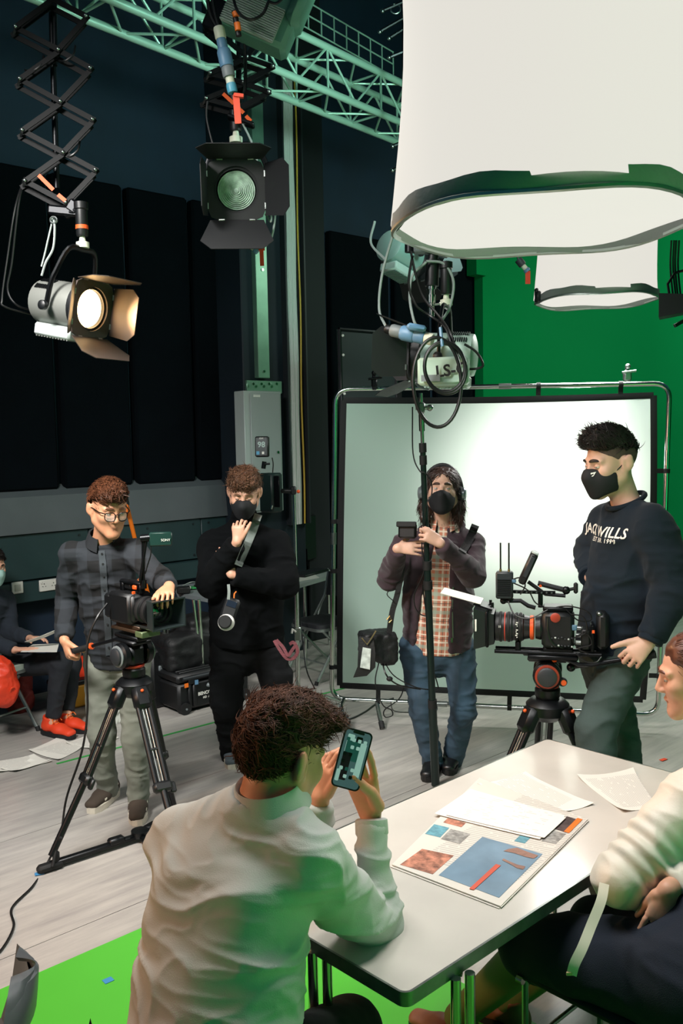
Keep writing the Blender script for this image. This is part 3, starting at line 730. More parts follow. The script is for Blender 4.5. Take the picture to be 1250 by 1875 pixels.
        ok = (v-np.array(s.c)) @ np.array(s.R) / s.sc; ok = (((ok[:, 2]-z0)*(y0-y1)-(ok[:, 1]-y0)*(z0-z1))/ln > -0.004) & ~((np.abs(ok[:, 0]) > 0.05) & (ok[:, 2] < 0.042) & (ok[:, 1] > -0.05))
        ex = strands(v[ok], nr[ok], n, lambda p, nn: s.dirw(fl(s.loc(p), nn)), length*q, r*q, seed, lift=lift, curl=curl, jitter=jitter)
        return np_obj('hair', v-np.array(parent_world(root)), f, m, root, None, ex, np.array(parent_world(root)))
    def mask(s, root, m, straps=True, low=-0.122, high=0.0, logo=None, pleats=False):
        b = SDF(0.012); q = s.sc
        b.ell(s.w(0, 0.034, -0.050), (0.0705*q, 0.078*q, 0.078*q), s.R); b.rc(s.w(0, 0.094, 0.004), s.w(0, 0.107, -0.034), 0.011*q, 0.016*q, 0.03); b.rc(s.w(0, 0.107, -0.034), s.w(0, 0.078, -0.098), 0.016*q, 0.03*q, 0.04)
        c_, Rn = np.array(s.c), np.array(s.R)
        def shape(X, Y, Z):
            x, y, z = X-c_[0], Y-c_[1], Z-c_[2]
            lx = np.abs((x*Rn[0, 0]+y*Rn[1, 0]+z*Rn[2, 0])/q); ly = (x*Rn[0, 1]+y*Rn[1, 1]+z*Rn[2, 1])/q; lz = (x*Rn[0, 2]+y*Rn[1, 2]+z*Rn[2, 2])/q
            top = lz-(high-0.28*np.maximum(lx-0.004, 0)); bot = (low+0.55*np.maximum(lx-0.012, 0))-lz; side = 0.020-6.0*np.maximum(0.03-np.abs(lz+0.06), 0)*0.0+0.25*np.maximum(0.028-np.abs(lz+0.052), 0)-ly
            return np.maximum(np.maximum(top, bot), side)*0.8*q
        b.cutf(shape); ob = b.build('face_mask', m, root, 0.004)
        if straps:
            for sx in (-1, 1):
                mb = MB(); mb.tube(curve_pts([s.w(sx*0.0655, 0.028, -0.026), s.w(sx*0.078, 0.0, -0.002), s.w(sx*0.083, -0.022, 0.026), s.w(sx*0.084, -0.036, 0.0)], 5), 0.0018*q, 5)
                mb.tube(curve_pts([s.w(sx*0.060, 0.026, -0.072), s.w(sx*0.074, -0.004, -0.048), s.w(sx*0.084, -0.034, -0.01)], 5), 0.0018*q, 5); mb.build('ear_loop', m, ob)
        return ob
def hand(b, wr, d, n, thumb, curls=(0.3, 0.35, 0.4, 0.45), sc=1.0, thumb_dir=None, thumb_bend=0.3, spread=0.13, k=0.003):
    """wr wrist, d knuckle direction, n palm side, thumb = vector towards the thumb side"""
    d = Vector(d).normalized(); n = Vector(n); n = (n-d*n.dot(d)).normalized(); ac = d.cross(n); wr = Vector(wr)
    if ac.dot(Vector(thumb)) < 0: ac = -ac
    kn = wr + d*0.088*sc
    b.ec(wr+d*0.012*sc, kn-d*0.012*sc, ac, (0.027*sc, 0.017*sc), (0.038*sc, 0.0135*sc), 0.012)
    tips = []
    for i, (o, L) in enumerate(((0.031, 0.072), (0.0105, 0.080), (-0.0105, 0.074), (-0.030, 0.058))):
        p = kn + ac*o*sc - d*(0.0, -0.004, 0.0, 0.007)[i]*sc; a = 0.0; c = curls[i]; rr = (0.0082, 0.0085, 0.0081, 0.0070)[i]*sc
        dd = (d + ac*(o/0.031*spread)).normalized(); q = [p]
        for fr, w in ((0.46, 0.8), (0.30, 1.1), (0.24, 0.8)):
            a += c*w; v = dd*math.cos(a)+n*math.sin(a); p = p+v*(L*fr*sc); q.append(p)
        b.chain(q, [rr*1.05, rr, rr*0.93, rr*0.78], k); tips.append(q[-1])
    td = Vector(thumb_dir).normalized() if thumb_dir is not None else (ac*0.75+d*0.6+n*0.35).normalized()
    t0 = wr + d*0.022*sc + ac*0.022*sc + n*0.004*sc; t1 = t0 + (td*0.7+ac*0.2+d*0.2).normalized()*0.042*sc
    t2 = t1+td*0.034*sc; t3 = t2+(td*math.cos(thumb_bend)+(d*0.4+n*0.6).normalized()*math.sin(thumb_bend)).normalized()*0.026*sc
    b.chain([t0, t1, t2, t3], [0.016*sc, 0.0125*sc, 0.0105*sc, 0.0082*sc], k); tips.append(t3)
    return tips
def body(J, hd, skm, label, loc, h=0.0055, hands=(), scale=1.0, neck_r=0.054, legs=True, jaw=1.0, nose=1.0):
    """one continuous figure: head, neck, trunk, arms with hands, legs"""
    b = SDF(0.025); hd.prims(b, jaw=jaw, nose=nose); S = (J['sa']+J['sb'])/2; side = J['sb']-J['sa']; hw = side.length/2; Hp = (J['ha']+J['hb'])/2; q = scale
    b.chain([hd.w(0, -0.02, -0.045), J['nk']], [neck_r*q, neck_r*1.08*q], 0.03)
    b.ec(S.lerp(Hp, 0.1), S.lerp(Hp, 0.5), side, (hw*0.8, 0.085*q), (hw*0.72, 0.085*q), 0.04); b.ec(S.lerp(Hp, 0.5), Hp, side, (hw*0.7, 0.085*q), (hw*0.75, 0.085*q), 0.04)
    for s_ in 'ab':
        b.rc(J['nk'], J['s'+s_], 0.04*q, 0.04*q, 0.03); b.chain([J['s'+s_], J['e'+s_], J['w'+s_]], [0.042*q, 0.036*q, 0.026*q], 0.012)
        if legs: b.chain([J['h'+s_], J['k'+s_], J['n'+s_]], [0.062*q, 0.045*q, 0.034*q], 0.02)
    for a in hands: hand(b, **a)
    o = b.build('person', skm, None, h, None, loc); tag(o, label, 'person'); return o
def top(J, m, root, name, hem=1.02, rf=(0.115, 0.125, 0.125), arm=(0.072, 0.062, 0.045), wide=(1.0, 0.95, 1.0), extra=0.0, disp=None, h=0.008, trap=0.05, neckcut=None, cuff=0.97, more=None, cutters=None, k=0.03, hemn=None, shr=0.066):
    b = SDF(k); S = (J['sa']+J['sb'])/2; side = J['sb']-J['sa']; hw = side.length/2; Hp = (J['ha']+J['hb'])/2; ax = (Hp-S)
    c0, c1, c2 = S+ax*0.10, S+ax*0.52, S+ax*hem
    b.ec(c0, c1, side, (hw*wide[0]*0.93+extra, rf[0]+extra), (hw*wide[1]*0.93+extra, rf[1]+extra), 0.05)
    b.ec(c1, c2, side, (hw*wide[1]*0.93+extra, rf[1]+extra), (hw*wide[2]*0.93+extra, rf[2]+extra), 0.05, flat=(0, 1))
    for s_ in 'ab':
        b.rc(J['nk']-UZ*0.02, J['s'+s_], trap, shr, 0.04); w = J['e'+s_].lerp(J['w'+s_], cuff)
        b.chain([J['s'+s_], J['e'+s_]], [arm[0], arm[1]], 0.03); b.rc(J['e'+s_], w, arm[1], arm[2], 0.012, flat=(0, 1))
    if more: more(b)
    if neckcut: b.ell(neckcut[0], neckcut[1], neckcut[2] if len(neckcut) > 2 else None, 0.01, True)
    if cutters: cutters(b)
    return b.build(name, m, root, h, disp)
def trousers(J, m, root, name='trousers', r=(0.095, 0.07, 0.055), up=0.05, wide=1.3, rf=0.11, disp=None, h=0.009, foot=0.93, more=None, k=0.03):
    b = SDF(k); side = J['hb']-J['ha']; hw = side.length/2; Hp = (J['ha']+J['hb'])/2; S = (J['sa']+J['sb'])/2; a = (S-Hp).normalized()
    b.ec(Hp+a*up, Hp-a*0.03, side, (hw*wide, rf), (hw*wide*1.08, rf), 0.05, flat=(1, 0)); b.ec(Hp-a*0.03, Hp-a*0.10, side, (hw*wide*1.0, rf*0.95), (hw*0.8, rf*0.7), 0.06)
    for s_ in 'ab':
        b.rc(J['h'+s_], J['k'+s_], r[0], r[1], 0.03); b.rc(J['k'+s_], J['k'+s_].lerp(J['n'+s_], foot), r[1], r[2], 0.02, flat=(0, 1))
    if more: more(b)
    return b.build(name, m, root, h, disp)
def shoe(root, an, toe, m, solem, lacem=None, sc=1.0, stripe=None, z=0.0):
    """an ankle point, toe direction (horizontal)"""
    t = Vector((toe[0], toe[1], 0)).normalized(); sd = Vector((t.y, -t.x, 0)); R = Matrix((sd, t, UZ)).transposed()
    o = Vector((an[0], an[1], z)) - t*0.03*sc
    w = lambda x, y, zz: o + R @ (Vector((x, y, zz))*sc)
    b = SDF(0.02); b.ec(w(0, -0.02, 0.055), w(0, 0.10, 0.045), sd, (0.034*sc, 0.03*sc), (0.042*sc, 0.028*sc), 0.03); b.ec(w(0, 0.09, 0.046), w(0.004, 0.19, 0.038), sd, (0.042*sc, 0.03*sc), (0.036*sc, 0.022*sc), 0.03)
    b.ec(w(0, -0.005, 0.05), w(0, 0.01, 0.115), sd, (0.036*sc, 0.045*sc), (0.038*sc, 0.046*sc), 0.02, flat=(0, 1)); b.ell(w(0, 0.01, 0.125), (0.03*sc, 0.036*sc, 0.03*sc), R, 0.006, True); b.cut(w(0, 0, 0.022), (0, 0, -1))
    up = b.build('shoe', m, root, 0.006)
    pts = []
    for y, x in ((-0.062, 0.0), (-0.055, 0.022), (-0.02, 0.037), (0.05, 0.040), (0.12, 0.046), (0.17, 0.040), (0.205, 0.022), (0.213, 0.0)): pts.append((x, y))
    poly = pts + [(-x, y) for x, y in pts[-2:0:-1]]
    mb = MB(TR(o, R*1.0) @ Matrix.Scale(sc, 4)); mb.prism(poly, 0.03, Matrix.Translation((0, 0, 0.0155))); mb.build('sole', solem, up)
    if lacem:
        mb = MB()
        for i in range(5): y = 0.055+0.018*i; zz = 0.092-0.0055*i*1.3; mb.tube([w(-0.024, y, zz-0.012), w(0, y+0.008, zz+0.001), w(0.024, y, zz-0.012)], 0.0028*sc, 5)
        mb.tube(curve_pts([w(0, 0.055, 0.098), w(0.025, 0.06, 0.108), w(0.034, 0.075, 0.09)], 4), 0.0028, 5); mb.tube(curve_pts([w(0, 0.055, 0.098), w(-0.025, 0.06, 0.108), w(-0.034, 0.075, 0.09)], 4), 0.0028, 5)
        mb.build('laces', lacem, up)
    if stripe:
        for sx in (-1, 1):
            mb = MB(); mb.tube(curve_pts([w(sx*0.0405, 0.135, 0.045), w(sx*0.0435, 0.08, 0.05), w(sx*0.041, 0.03, 0.075), w(sx*0.037, -0.01, 0.07)], 4), 0.006*sc, 6, flat=0.35, up=(0, 0, 1)); mb.build('side_stripe', stripe, up)
    return up
def project_text(ob, txt, size, M, m, parent, axis, off=0.004, **k):
    """lettering wrapped on a garment: text laid out in M, dropped along axis on the cloth"""
    me = ob.data; o = parent_world(ob); bv = BVHTree.FromPolygons([v.co+o for v in me.vertices], [tuple(p.vertices) for p in me.polygons])
    vs, fs = text_mesh(txt, size, M, depth=0.0, **k); bm = bmesh.new(); bv_ = [bm.verts.new(v) for v in vs]
    for f in fs:
        try: bm.faces.new([bv_[i] for i in f])
        except ValueError: pass
    bmesh.ops.triangulate(bm, faces=bm.faces); bmesh.ops.subdivide_edges(bm, edges=[e for e in bm.edges if e.calc_length() > size*0.2], cuts=2, use_grid_fill=True); bmesh.ops.triangulate(bm, faces=bm.faces); bm.verts.index_update(); vs = [v.co.copy() for v in bm.verts]; fs = [tuple(v.index for v in f.verts) for f in bm.faces]; bm.free(); ax = Vector(axis).normalized(); out = []; ok = []
    for v in vs:
        h = bv.ray_cast(v-ax*0.6, ax); ok.append(h[0] is not None); out.append(h[0]-ax*off if h[0] is not None else v)
    fs = [f for f in fs if all(ok[i] for i in f)]
    mb = MB(); mb.add(out, fs); return mb.build('lettering', m, parent, smooth=False)
SK1 = skin('skin_warm', '#c98f6e'); SK2 = skin('skin_fair', '#cf9c82'); SK3 = skin('skin_pale', '#c79f8a'); SK4 = skin('skin_tan', '#b9826a')
HB1 = mat('hair_chestnut', '#5f3823', 0.45, var=0.35, vscale=60); HB2 = mat('hair_light_brown', '#6b4a35', 0.5, var=0.4, vscale=60)
HB3 = mat('hair_brown', '#3a2822', 0.45, var=0.35, vscale=50); HB4 = mat('hair_dark_brown', '#1d1513', 0.45, var=0.3, vscale=60); HB5 = mat('hair_auburn', '#583222', 0.4, var=0.3, vscale=50)
MASKB = mat('black_mask_cloth', '#0b0e12', 0.8, bump=0.1, bscale=250)
LIP = mat('lips', '#b4735f', 0.5)
def jeans(name, col, fade=0.25): return mat(name, col, 0.85, var=fade, vscale=7, bump=0.12, bscale=260)
def mid(a, b): return (a+b)/2
# ---------------------------------------------------------------- man in glasses operating the left camera
J = dict(sa=P(134, 1015, 4.62), sb=P(245, 1010, 4.58), nk=P(190, 994, 4.6), ea=P(122, 1100, 4.70), wa=P(118, 1172, 4.5), eb=P(291, 1060, 4.42), wb=P(310, 1074, 4.2),
         ha=P(184, 1200, 4.72), hb=P(246, 1200, 4.7), ka=P(186, 1345, 4.66), kb=P(248, 1350, 4.62), na=P(198, 1456, 4.82), nb=P(254, 1478, 4.66))
hd = Head(P(199, 932, 4.5), (0.56, -0.82, -0.24), (0.02, 0, 1), 1.07)
m1 = body(J, hd, SK1, 'man in glasses and dark checked shirt operating the left camera', G(225, 1510), hands=[
    dict(wr=J['wa'], d=(0.35, -0.35, -0.9), n=(0.75, 0.4, -0.1), thumb=(0.3, 0, 1), curls=(1.25, 1.3, 1.3, 1.3), thumb_dir=(0.75, -0.3, -0.3), sc=1.05),
    dict(wr=J['wb'], d=(0.0, -0.95, -0.22), n=(-0.1, 0.2, -1), thumb=(-1, 0, 0), curls=(0.75, 0.75, 0.75, 0.8), thumb_dir=(-0.3, -0.9, -0.3))])
hd.details(m1, SK1, HB1, look=(0.1, -0.2), open_=0.45, lipm=LIP)
def q1(l, n): return np.stack([0.25*np.ones(len(l)), 0.9+0*l[:, 1], 0.15-4*np.clip(-l[:, 1]-0.02, 0, 1)], 1)
hd.hair(m1, HB1, 0.012, (1, 1, 1.03), (0.089, 0.072, -0.095, -0.078), top=0.028, n=3200, flow=q1, length=0.045, seed=3, lift=0.4, lumps=0.002, r=0.0022, side=0.9, jitter=0.2)
def glasses(hd, root):
    g = None; mb = MB(); q = hd.sc; rim = mat('black_spectacle_frame', '#08090a', 0.3)
    for sx in (-1, 1):
        pts = [hd.w(sx*(0.031+0.0225*math.copysign(abs(math.cos(a))**0.65, math.cos(a))), 0.109-0.012*max(0, (0.0225*math.cos(a)+0.004)/0.0225), -0.006+0.0205*math.copysign(abs(math.sin(a))**0.75, math.sin(a))) for a in [2*pi*i/28 for i in range(28)]]
        mb.tube(pts, 0.0023*q, 6, closed=True)
        mb.tube([hd.w(sx*0.0535, 0.098, 0.008), hd.w(sx*0.072, 0.075, 0.009), hd.w(sx*0.083, 0.0, 0.012), hd.w(sx*0.084, -0.024, 0.0)], 0.0026*q, 6)
    mb.tube([hd.w(-0.009, 0.109, 0.002), hd.w(0, 0.112, 0.006), hd.w(0.009, 0.109, 0.002)], 0.0024*q, 6); g = mb.build('spectacles', rim, root)
    lm = mat('spectacle_lens', '#dfe8e2', 0.03, alpha=0.13, spec=0.6)
    for sx in (-1, 1):
        pts = [hd.w(sx*(0.031+0.0215*math.copysign(abs(math.cos(a))**0.65, math.cos(a))), 0.108-0.012*max(0, (0.0215*math.cos(a)+0.004)/0.0215), -0.006+0.0195*math.copysign(abs(math.sin(a))**0.75, math.sin(a))) for a in [2*pi*i/28 for i in range(28)]]
        mb = MB(); c = sum((p for p in pts), Vector())/28; b2 = [p - hd.R @ Vector((0, 0.001, 0)) for p in pts]; n = 28
        mb.add(pts+b2, [tuple(range(n)), tuple(range(n, 2*n))[::-1]]+[(i, (i+1) % n, n+(i+1) % n, n+i) for i in range(n)]); mb.build('lens', lm, g)
glasses(hd, m1)
pl1 = plaid('dark_check_flannel', '#07080a', [(0.25, 0.25, '#2b3036', 0.5)], 0.9, freq=8.0, rot=0.05)
fw1 = Vector((0.35, -0.93, 0)).normalized()
def vneck1(b):
    b.rc(J['nk']+fw1*0.07+UZ*0.09, J['nk']+fw1*0.16-UZ*0.10, 0.045, 0.016, 0.01, sub=True); b.rc(J['nk']-UZ*0.01, J['nk']+UZ*0.12, 0.060, 0.075, 0.01, sub=True)
t1 = top(J, pl1, m1, 'checked_shirt', hem=1.06, rf=(0.115, 0.118, 0.118), arm=(0.066, 0.060, 0.045), wide=(1.04, 1.0, 1.05), shr=0.06, trap=0.055, disp=folds(0.009, (8, 8, 15), 1.0), cutters=vneck1, h=0.008)
# collar and button placket
colm = mat('charcoal_cotton', '#15181c', 0.9, bump=0.1, bscale=200)
def collar(J, root, m, fw, r=0.064, h_=0.045, open_=0.6, par=None, drop=0.02, flare=0.03):
    sd = Vector((-fw.y, fw.x, 0)); rows = []
    for tt, rr, zz in ((0, r, 0.075), (0.35, r+0.008, 0.078), (1, r+flare, 0.075-h_)):
        row = []
        for i in range(25):
            a = open_+(2*pi-2*open_)*i/24; e = abs(i-12)/12
            row.append(J['nk'] + (fw*math.cos(a)*1.05+sd*math.sin(a))*(rr) + UZ*(zz-0.03*(1+math.cos(a))/2*1.6-drop*e**3*(1 if tt == 1 else 0.3)))
        rows.append(row)
    mb = MB(); mb.sheet(rows, 0.003); return mb.build('collar', m, par or root)
collar(J, m1, colm, fw1, 0.066, 0.05, 0.5, t1)
def placket(ob, root, m, pts, w=0.016, btn=None, n=10):
    me = ob.data; o = parent_world(ob); bv = BVHTree.FromPolygons([v.co+o for v in me.vertices], [tuple(p.vertices) for p in me.polygons]); out = []
    c = curve_pts(pts, n); rows = []; bt = []
    for i, p in enumerate(c):
        d = (p-CAMP).normalized(); t = (c[min(i+1, len(c)-1)]-c[max(i-1, 0)]).normalized(); s_ = t.cross(d).normalized(); row = []
        for q in (-1, 0, 1):
            h = bv.ray_cast(CAMP+((p+s_*w*q)-CAMP).normalized()*0.5, ((p+s_*w*q)-CAMP).normalized()); row.append((h[0] if h[0] is not None else p)-d*0.004)
        rows.append(row); bt.append((row[1], d))
    mb = MB(); mb.sheet(rows, 0.002); ob2 = mb.build('placket', m, ob)
    if btn:
        for i in range(2, len(bt), max(2, len(bt)//6)): mb = MB(); mb.cyl(bt[i][0]-bt[i][1]*0.001, bt[i][0]-bt[i][1]*0.004, 0.006, n=10); mb.build('button', btn, ob2)
placket(t1, m1, mat('grey_placket', '#363c40', 0.9, bump=0.2, bscale=300), [P(186, 1008, 4.45), P(189, 1040, 4.44), P(191, 1080, 4.44), P(196, 1130, 4.44), P(200, 1200, 4.44)], btn=BLK)
trousers(J, jeans('grey_jeans', '#75796f', 0.22), m1, 'jeans', (0.088, 0.068, 0.054), disp=folds(0.009, (10, 10, 15), 4.0), rf=0.095, foot=0.96, wide=1.15, up=0.0)
shm = mat('olive_suede', '#3b3128', 0.9, bump=0.1, bscale=200, var=0.15); solew = mat('off_white_rubber', '#c9c2b2', 0.6, var=0.12, vscale=20); stw = mat('cream_leather', '#d8d2c2', 0.5)
ta = G(140, 1512)-J['na']; tb = G(248, 1548)-J['nb']
shoe(m1, J['na'], ta, shm, solew, BLKR, 1.1, stw); shoe(m1, J['nb'], tb, shm, solew, BLKR, 1.1, stw)
# ---------------------------------------------------------------- man in black fleece, hand to his mask
J = dict(sa=P(390, 1000, 5.3), sb=P(506, 998, 5.3), nk=P(447, 958, 5.28), ea=P(388, 1068, 5.2), wa=P(434, 992, 4.98), eb=P(520, 1068, 5.16), wb=P(424, 1052, 5.05),
         ha=P(414, 1180, 5.35), hb=P(490, 1180, 5.35), ka=P(417, 1290, 5.28), kb=P(512, 1285, 5.26), na=P(426, 1392, 5.42), nb=P(535, 1388, 5.42))
hd = Head(P(447, 903, 5.17), (0.02, -0.92, -0.32), (0.04, 0, 1), 1.06)
m2 = body(J, hd, SK2, 'man in black fleece with his hand raised to his black mask', G(475, 1410), hands=[
    dict(wr=J['wa'], d=(0.08, 0.12, 1), n=(0.15, 1, -0.1), thumb=(1, 0, 0), curls=(0.75, 0.85, 0.95, 1.05), thumb_dir=(0.5, 0.35, 0.9)),
    dict(wr=J['wb'], d=(-0.55, 0.1, 0.9), n=(0.2, 1, 0.1), thumb=(0, 0, 1), curls=(0.15, 0.2, 0.2, 0.25))])
hd.details(m2, SK2, HB2, look=(0, -0.5), open_=0.12)
def q2(l, n): return np.stack([0.5*np.sin(l[:, 1]*40), 0.8+0*l[:, 1], 0.2-6*np.clip(-l[:, 1]-0.03, 0, 1)], 1)
def curlytop(b):
    g = np.random.default_rng(4)
    for i in range(26):
        x, y = g.uniform(-0.055, 0.055), g.uniform(-0.05, 0.085); z = 0.118-3.2*x*x-4.0*(y-0.0)**2; b.ell(hd.w(x, y, z), 0.020*g.uniform(0.7, 1.2), None, 0.012)
hd.hair(m2, HB2, 0.012, (1, 1, 1.02), (0.094, 0.060, -0.095, -0.075), top=0.02, n=2600, flow=q2, length=0.034, seed=5, lift=0.45, lumps=0.007, extra=curlytop, curl=0.012, jitter=0.7, side=0.7)
hd.mask(m2, MASKB)
fleece = mat('black_fleece', '#050709', 0.98, bump=0.5, bscale=420, spec=0.15)
def roll2(b): b.rc(J['nk']-UZ*0.01, J['nk']+UZ*0.075+Vector((0, -0.02, 0)), 0.078, 0.072, 0.02, flat=(0, 1)); b.rc(J['nk']+UZ*0.05+Vector((0, -0.02, 0)), J['nk']+UZ*0.16, 0.060, 0.066, 0.008, sub=True)
t2 = top(J, fleece, m2, 'fleece_jumper', hem=0.98, rf=(0.15, 0.165, 0.16), arm=(0.092, 0.086, 0.058), wide=(1.15, 1.2, 1.28), disp=folds(0.011, (8, 8, 12), 2.0), cutters=roll2, shr=0.08, trap=0.062, cuff=0.96)
cargo = mat('black_cargo_cotton', '#06080a', 0.9, bump=0.15, bscale=150, spec=0.2)
trousers(J, cargo, m2, 'cargo_trousers', (0.105, 0.09, 0.062), disp=folds(0.012, (9, 9, 14), 7.0), rf=0.12, foot=0.96, wide=1.12,
         more=lambda b: [b.rbox(J['h'+s_].lerp(J['k'+s_], 0.72)+Vector((0.045*sg, -0.03, 0)), (0.03, 0.05, 0.075), None, 0.02, 0.02) for s_, sg in (('a', -1), ('b', 1))])
bsh = mat('grey_trainer', '#4a545a', 0.7); shoe(m2, J['na'], (0.1, -1), bsh, solew, BLKR, 1.08); shoe(m2, J['nb'], (0.25, -1), bsh, solew, BLKR, 1.08)
def strap(name, m, root, pts, w=0.02, ob=None, off=0.006, th=0.003):
    """flat webbing laid over a garment"""
    bv = None
    if ob: o = parent_world(ob); bv = BVHTree.FromPolygons([v.co+o for v in ob.data.vertices], [tuple(p.vertices) for p in ob.data.polygons])
    c = curve_pts(pts, 6); rows = []
    for i, p in enumerate(c):
        d = (p-CAMP).normalized(); t = (c[min(i+1, len(c)-1)]-c[max(i-1, 0)]).normalized(); s_ = t.cross(d).normalized(); row = []
        for q in (-1, 1):
            x = p+s_*w*q
            if bv: h = bv.ray_cast(CAMP, (x-CAMP).normalized()); x = (h[0] if h[0] is not None else x)-d*off
            row.append(x)
        rows.append(row)
    mb = MB(); mb.sheet(rows, th); return mb.build(name, m, root)
gws = mat('grey_webbing', '#77807b', 0.8, bump=0.3, bscale=300)
ff = thing('focus_control_unit', 'wireless focus hand unit hanging on a grey strap on the man in fleece', 'hand unit', P(416, 1165, 5.0))
strap('neck_strap', gws, ff, [P(473, 942, 5.2), P(462, 975, 5.1), P(447, 1010, 5.05), P(436, 1036, 5.0)], 0.022, t2, 0.008)
strap('lower_strap', gws, ff, [P(418, 1070, 4.96), P(419, 1083, 4.94), P(418, 1098, 4.93)], 0.008)
fM = TR(P(416, 1130, 4.93), Matrix.Rotation(0.35, 3, 'Y') @ Matrix.Rotation(-0.25, 3, 'X'))
mb = MB(fM); mb.box((0, 0, 0.03), (0.085, 0.05, 0.16), ch=0.012); mb.build('housing', BLK, ff)
mb = MB(fM); mb.lathe([(0.046, 0), (0.046, 0.012), (0.04, 0.02)], (0.006, -0.025, -0.03), (0, -1, 0), 28); mb.build('focus_ring', WHITEP, ff)
mb = MB(fM); mb.lathe([(0.037, 0), (0.037, 0.03), (0.03, 0.036)], (0.0, -0.045, -0.03), (0, -1, 0), 28); mb.build('focus_knob', BLKR, ff)
mb = MB(fM); mb.box((0, -0.027, 0.075), (0.055, 0.004, 0.035), ch=0.001); mb.build('display', mat('unit_display', '#1b2430', 0.2), ff)
mb = MB(fM); mb.tube([(0.0, 0, 0.11), (-0.006, 0, 0.135), (0.0, 0, 0.15)], 0.004, 6); mb.build('clip', ORANGE, ff)
ly = thing('lanyard', 'red and white striped lanyard looped at the trouser pocket of the man in fleece', 'lanyard', P(525, 1205, 5.1))
lym = mat('red_lanyard', '#5f2b30', 0.8, var=0.5, vscale=40, stretch=(1, 1, 8))
for pts in ([P(502, 1173, 5.12), P(512, 1190, 5.08), P(525, 1206, 5.06), P(538, 1205, 5.06), P(545, 1192, 5.06), P(538, 1177, 5.07), P(530, 1180, 5.08)], [P(506, 1172, 5.12), P(518, 1185, 5.08), P(527, 1200, 5.05), P(534, 1192, 5.06), P(542, 1180, 5.07)]): strap('loop', lym, ly, pts, 0.009)
# ---------------------------------------------------------------- sound recordist with headphones holding a pole
J = dict(sa=P(744, 998, 5.15), sb=P(861, 996, 5.12), nk=P(811, 960, 5.15), ea=P(714, 1058, 5.05), wa=P(727, 1004, 4.84), eb=P(865, 1052, 4.96), wb=P(806, 995, 4.74),
         ha=P(760, 1186, 5.18), hb=P(842, 1186, 5.18), ka=P(774, 1300, 5.1), kb=P(848, 1300, 5.08), na=P(794, 1408, 5.15), nb=P(826, 1402, 5.25))
hd = Head(P(809, 899, 5.06), (-0.12, -0.95, 0.16), (0.03, 0, 1), 1.06)
m3 = body(J, hd, SK3, 'man in headphones and black mask gripping the boom pole', G(812, 1440), hands=[
    dict(wr=J['wa'], d=(1, -0.15, 0.02), n=(0.05, 0.9, -0.35), thumb=(0, 0, 1), curls=(0.25, 0.3, 0.35, 0.4), sc=1.05),
    dict(wr=J['wb'], d=(-0.8, -0.1, 0.55), n=(-0.3, 0.95, -0.3), thumb=(-0.3, -0.3, 1), curls=(1.3, 1.35, 1.35, 1.35), thumb_dir=(-0.9, -0.25, 0.35), sc=1.08)], jaw=1.08)
hd.details(m3, SK3, HB3, look=(0, 0.32), open_=0.95, brow_th=0.006)
def long3(b):
    for sx in (-1, 1):
        b.chain([hd.w(sx*0.07, -0.03, 0.03), hd.w(sx*0.086, -0.035, -0.03), hd.w(sx*0.092, -0.03, -0.08), hd.w(sx*0.088, -0.02, -0.125)], [0.03, 0.027, 0.03, 0.026], 0.02)
        for i in range(5): b.ell(hd.w(sx*(0.084+0.012*math.sin(i*2.1)), -0.028+0.012*math.cos(i*1.7), -0.06-0.02*i), 0.022, None, 0.012)
    b.ell(hd.w(0, -0.06, -0.05), (0.075, 0.045, 0.08), hd.R, 0.03)
def back3(b): pass
def hair_long(hd, root, m):
    b = SDF(0.015); q = hd.sc
    b.ell(hd.w(0, -0.018, 0.036), (0.083*q, 0.106*q, 0.096*q), hd.R); long3(b)
    # centre parting and face opening
    c_, Rn = np.array(hd.c), np.array(hd.R)
    def opening(X, Y, Z):
        x, y, z = X-c_[0], Y-c_[1], Z-c_[2]; lx = (x*Rn[0, 0]+y*Rn[1, 0]+z*Rn[2, 0])/q; ly = (x*Rn[0, 1]+y*Rn[1, 1]+z*Rn[2, 1])/q; lz = (x*Rn[0, 2]+y*Rn[1, 2]+z*Rn[2, 2])/q
        d = np.sqrt((lx/0.066)**2+((lz+0.045)/0.125)**2)-1
        return np.where(ly > -0.005, -d*0.05, -0.05)
    b.cutf(opening)
    def disp(v, nr): l = hd.loc(v); return 0.006*(vnoise(l*np.array((90, 60, 26))+3)-0.5)*2
    v, f, nr = b.mesh(0.005, disp)
    ex = strands(v, nr, 2600, lambda p, nn: hd.dirw(np.stack([1.2*np.sign(hd.loc(p)[:, 0])*np.clip(hd.loc(p)[:, 2], 0, 1)*8, -0.3+0*p[:, 0], -0.9+0*p[:, 0]], 1)), 0.05*q, 0.0019, 4, lift=0.12, curl=0.008, jitter=0.22)
    return np_obj('hair', v-np.array(parent_world(root)), f, m, root, None, ex, np.array(parent_world(root)))
hair_long(hd, m3, HB3); hd.mask(m3, MASKB, low=-0.13, high=-0.006)
hp = thing('headphones', 'black headphones with silver ear cups over the long hair of the sound man', 'headphones', hd.w(0, -0.02, -0.02))
mb = MB(); mb.tube([hd.w(0.103*math.cos(a), -0.018, -0.012+0.152*math.sin(a)) for a in [pi*i/22 for i in range(23)]], 0.0085, 8, flat=1.6, up=(0, 1, 0)); mb.build('headband', BLK, hp)
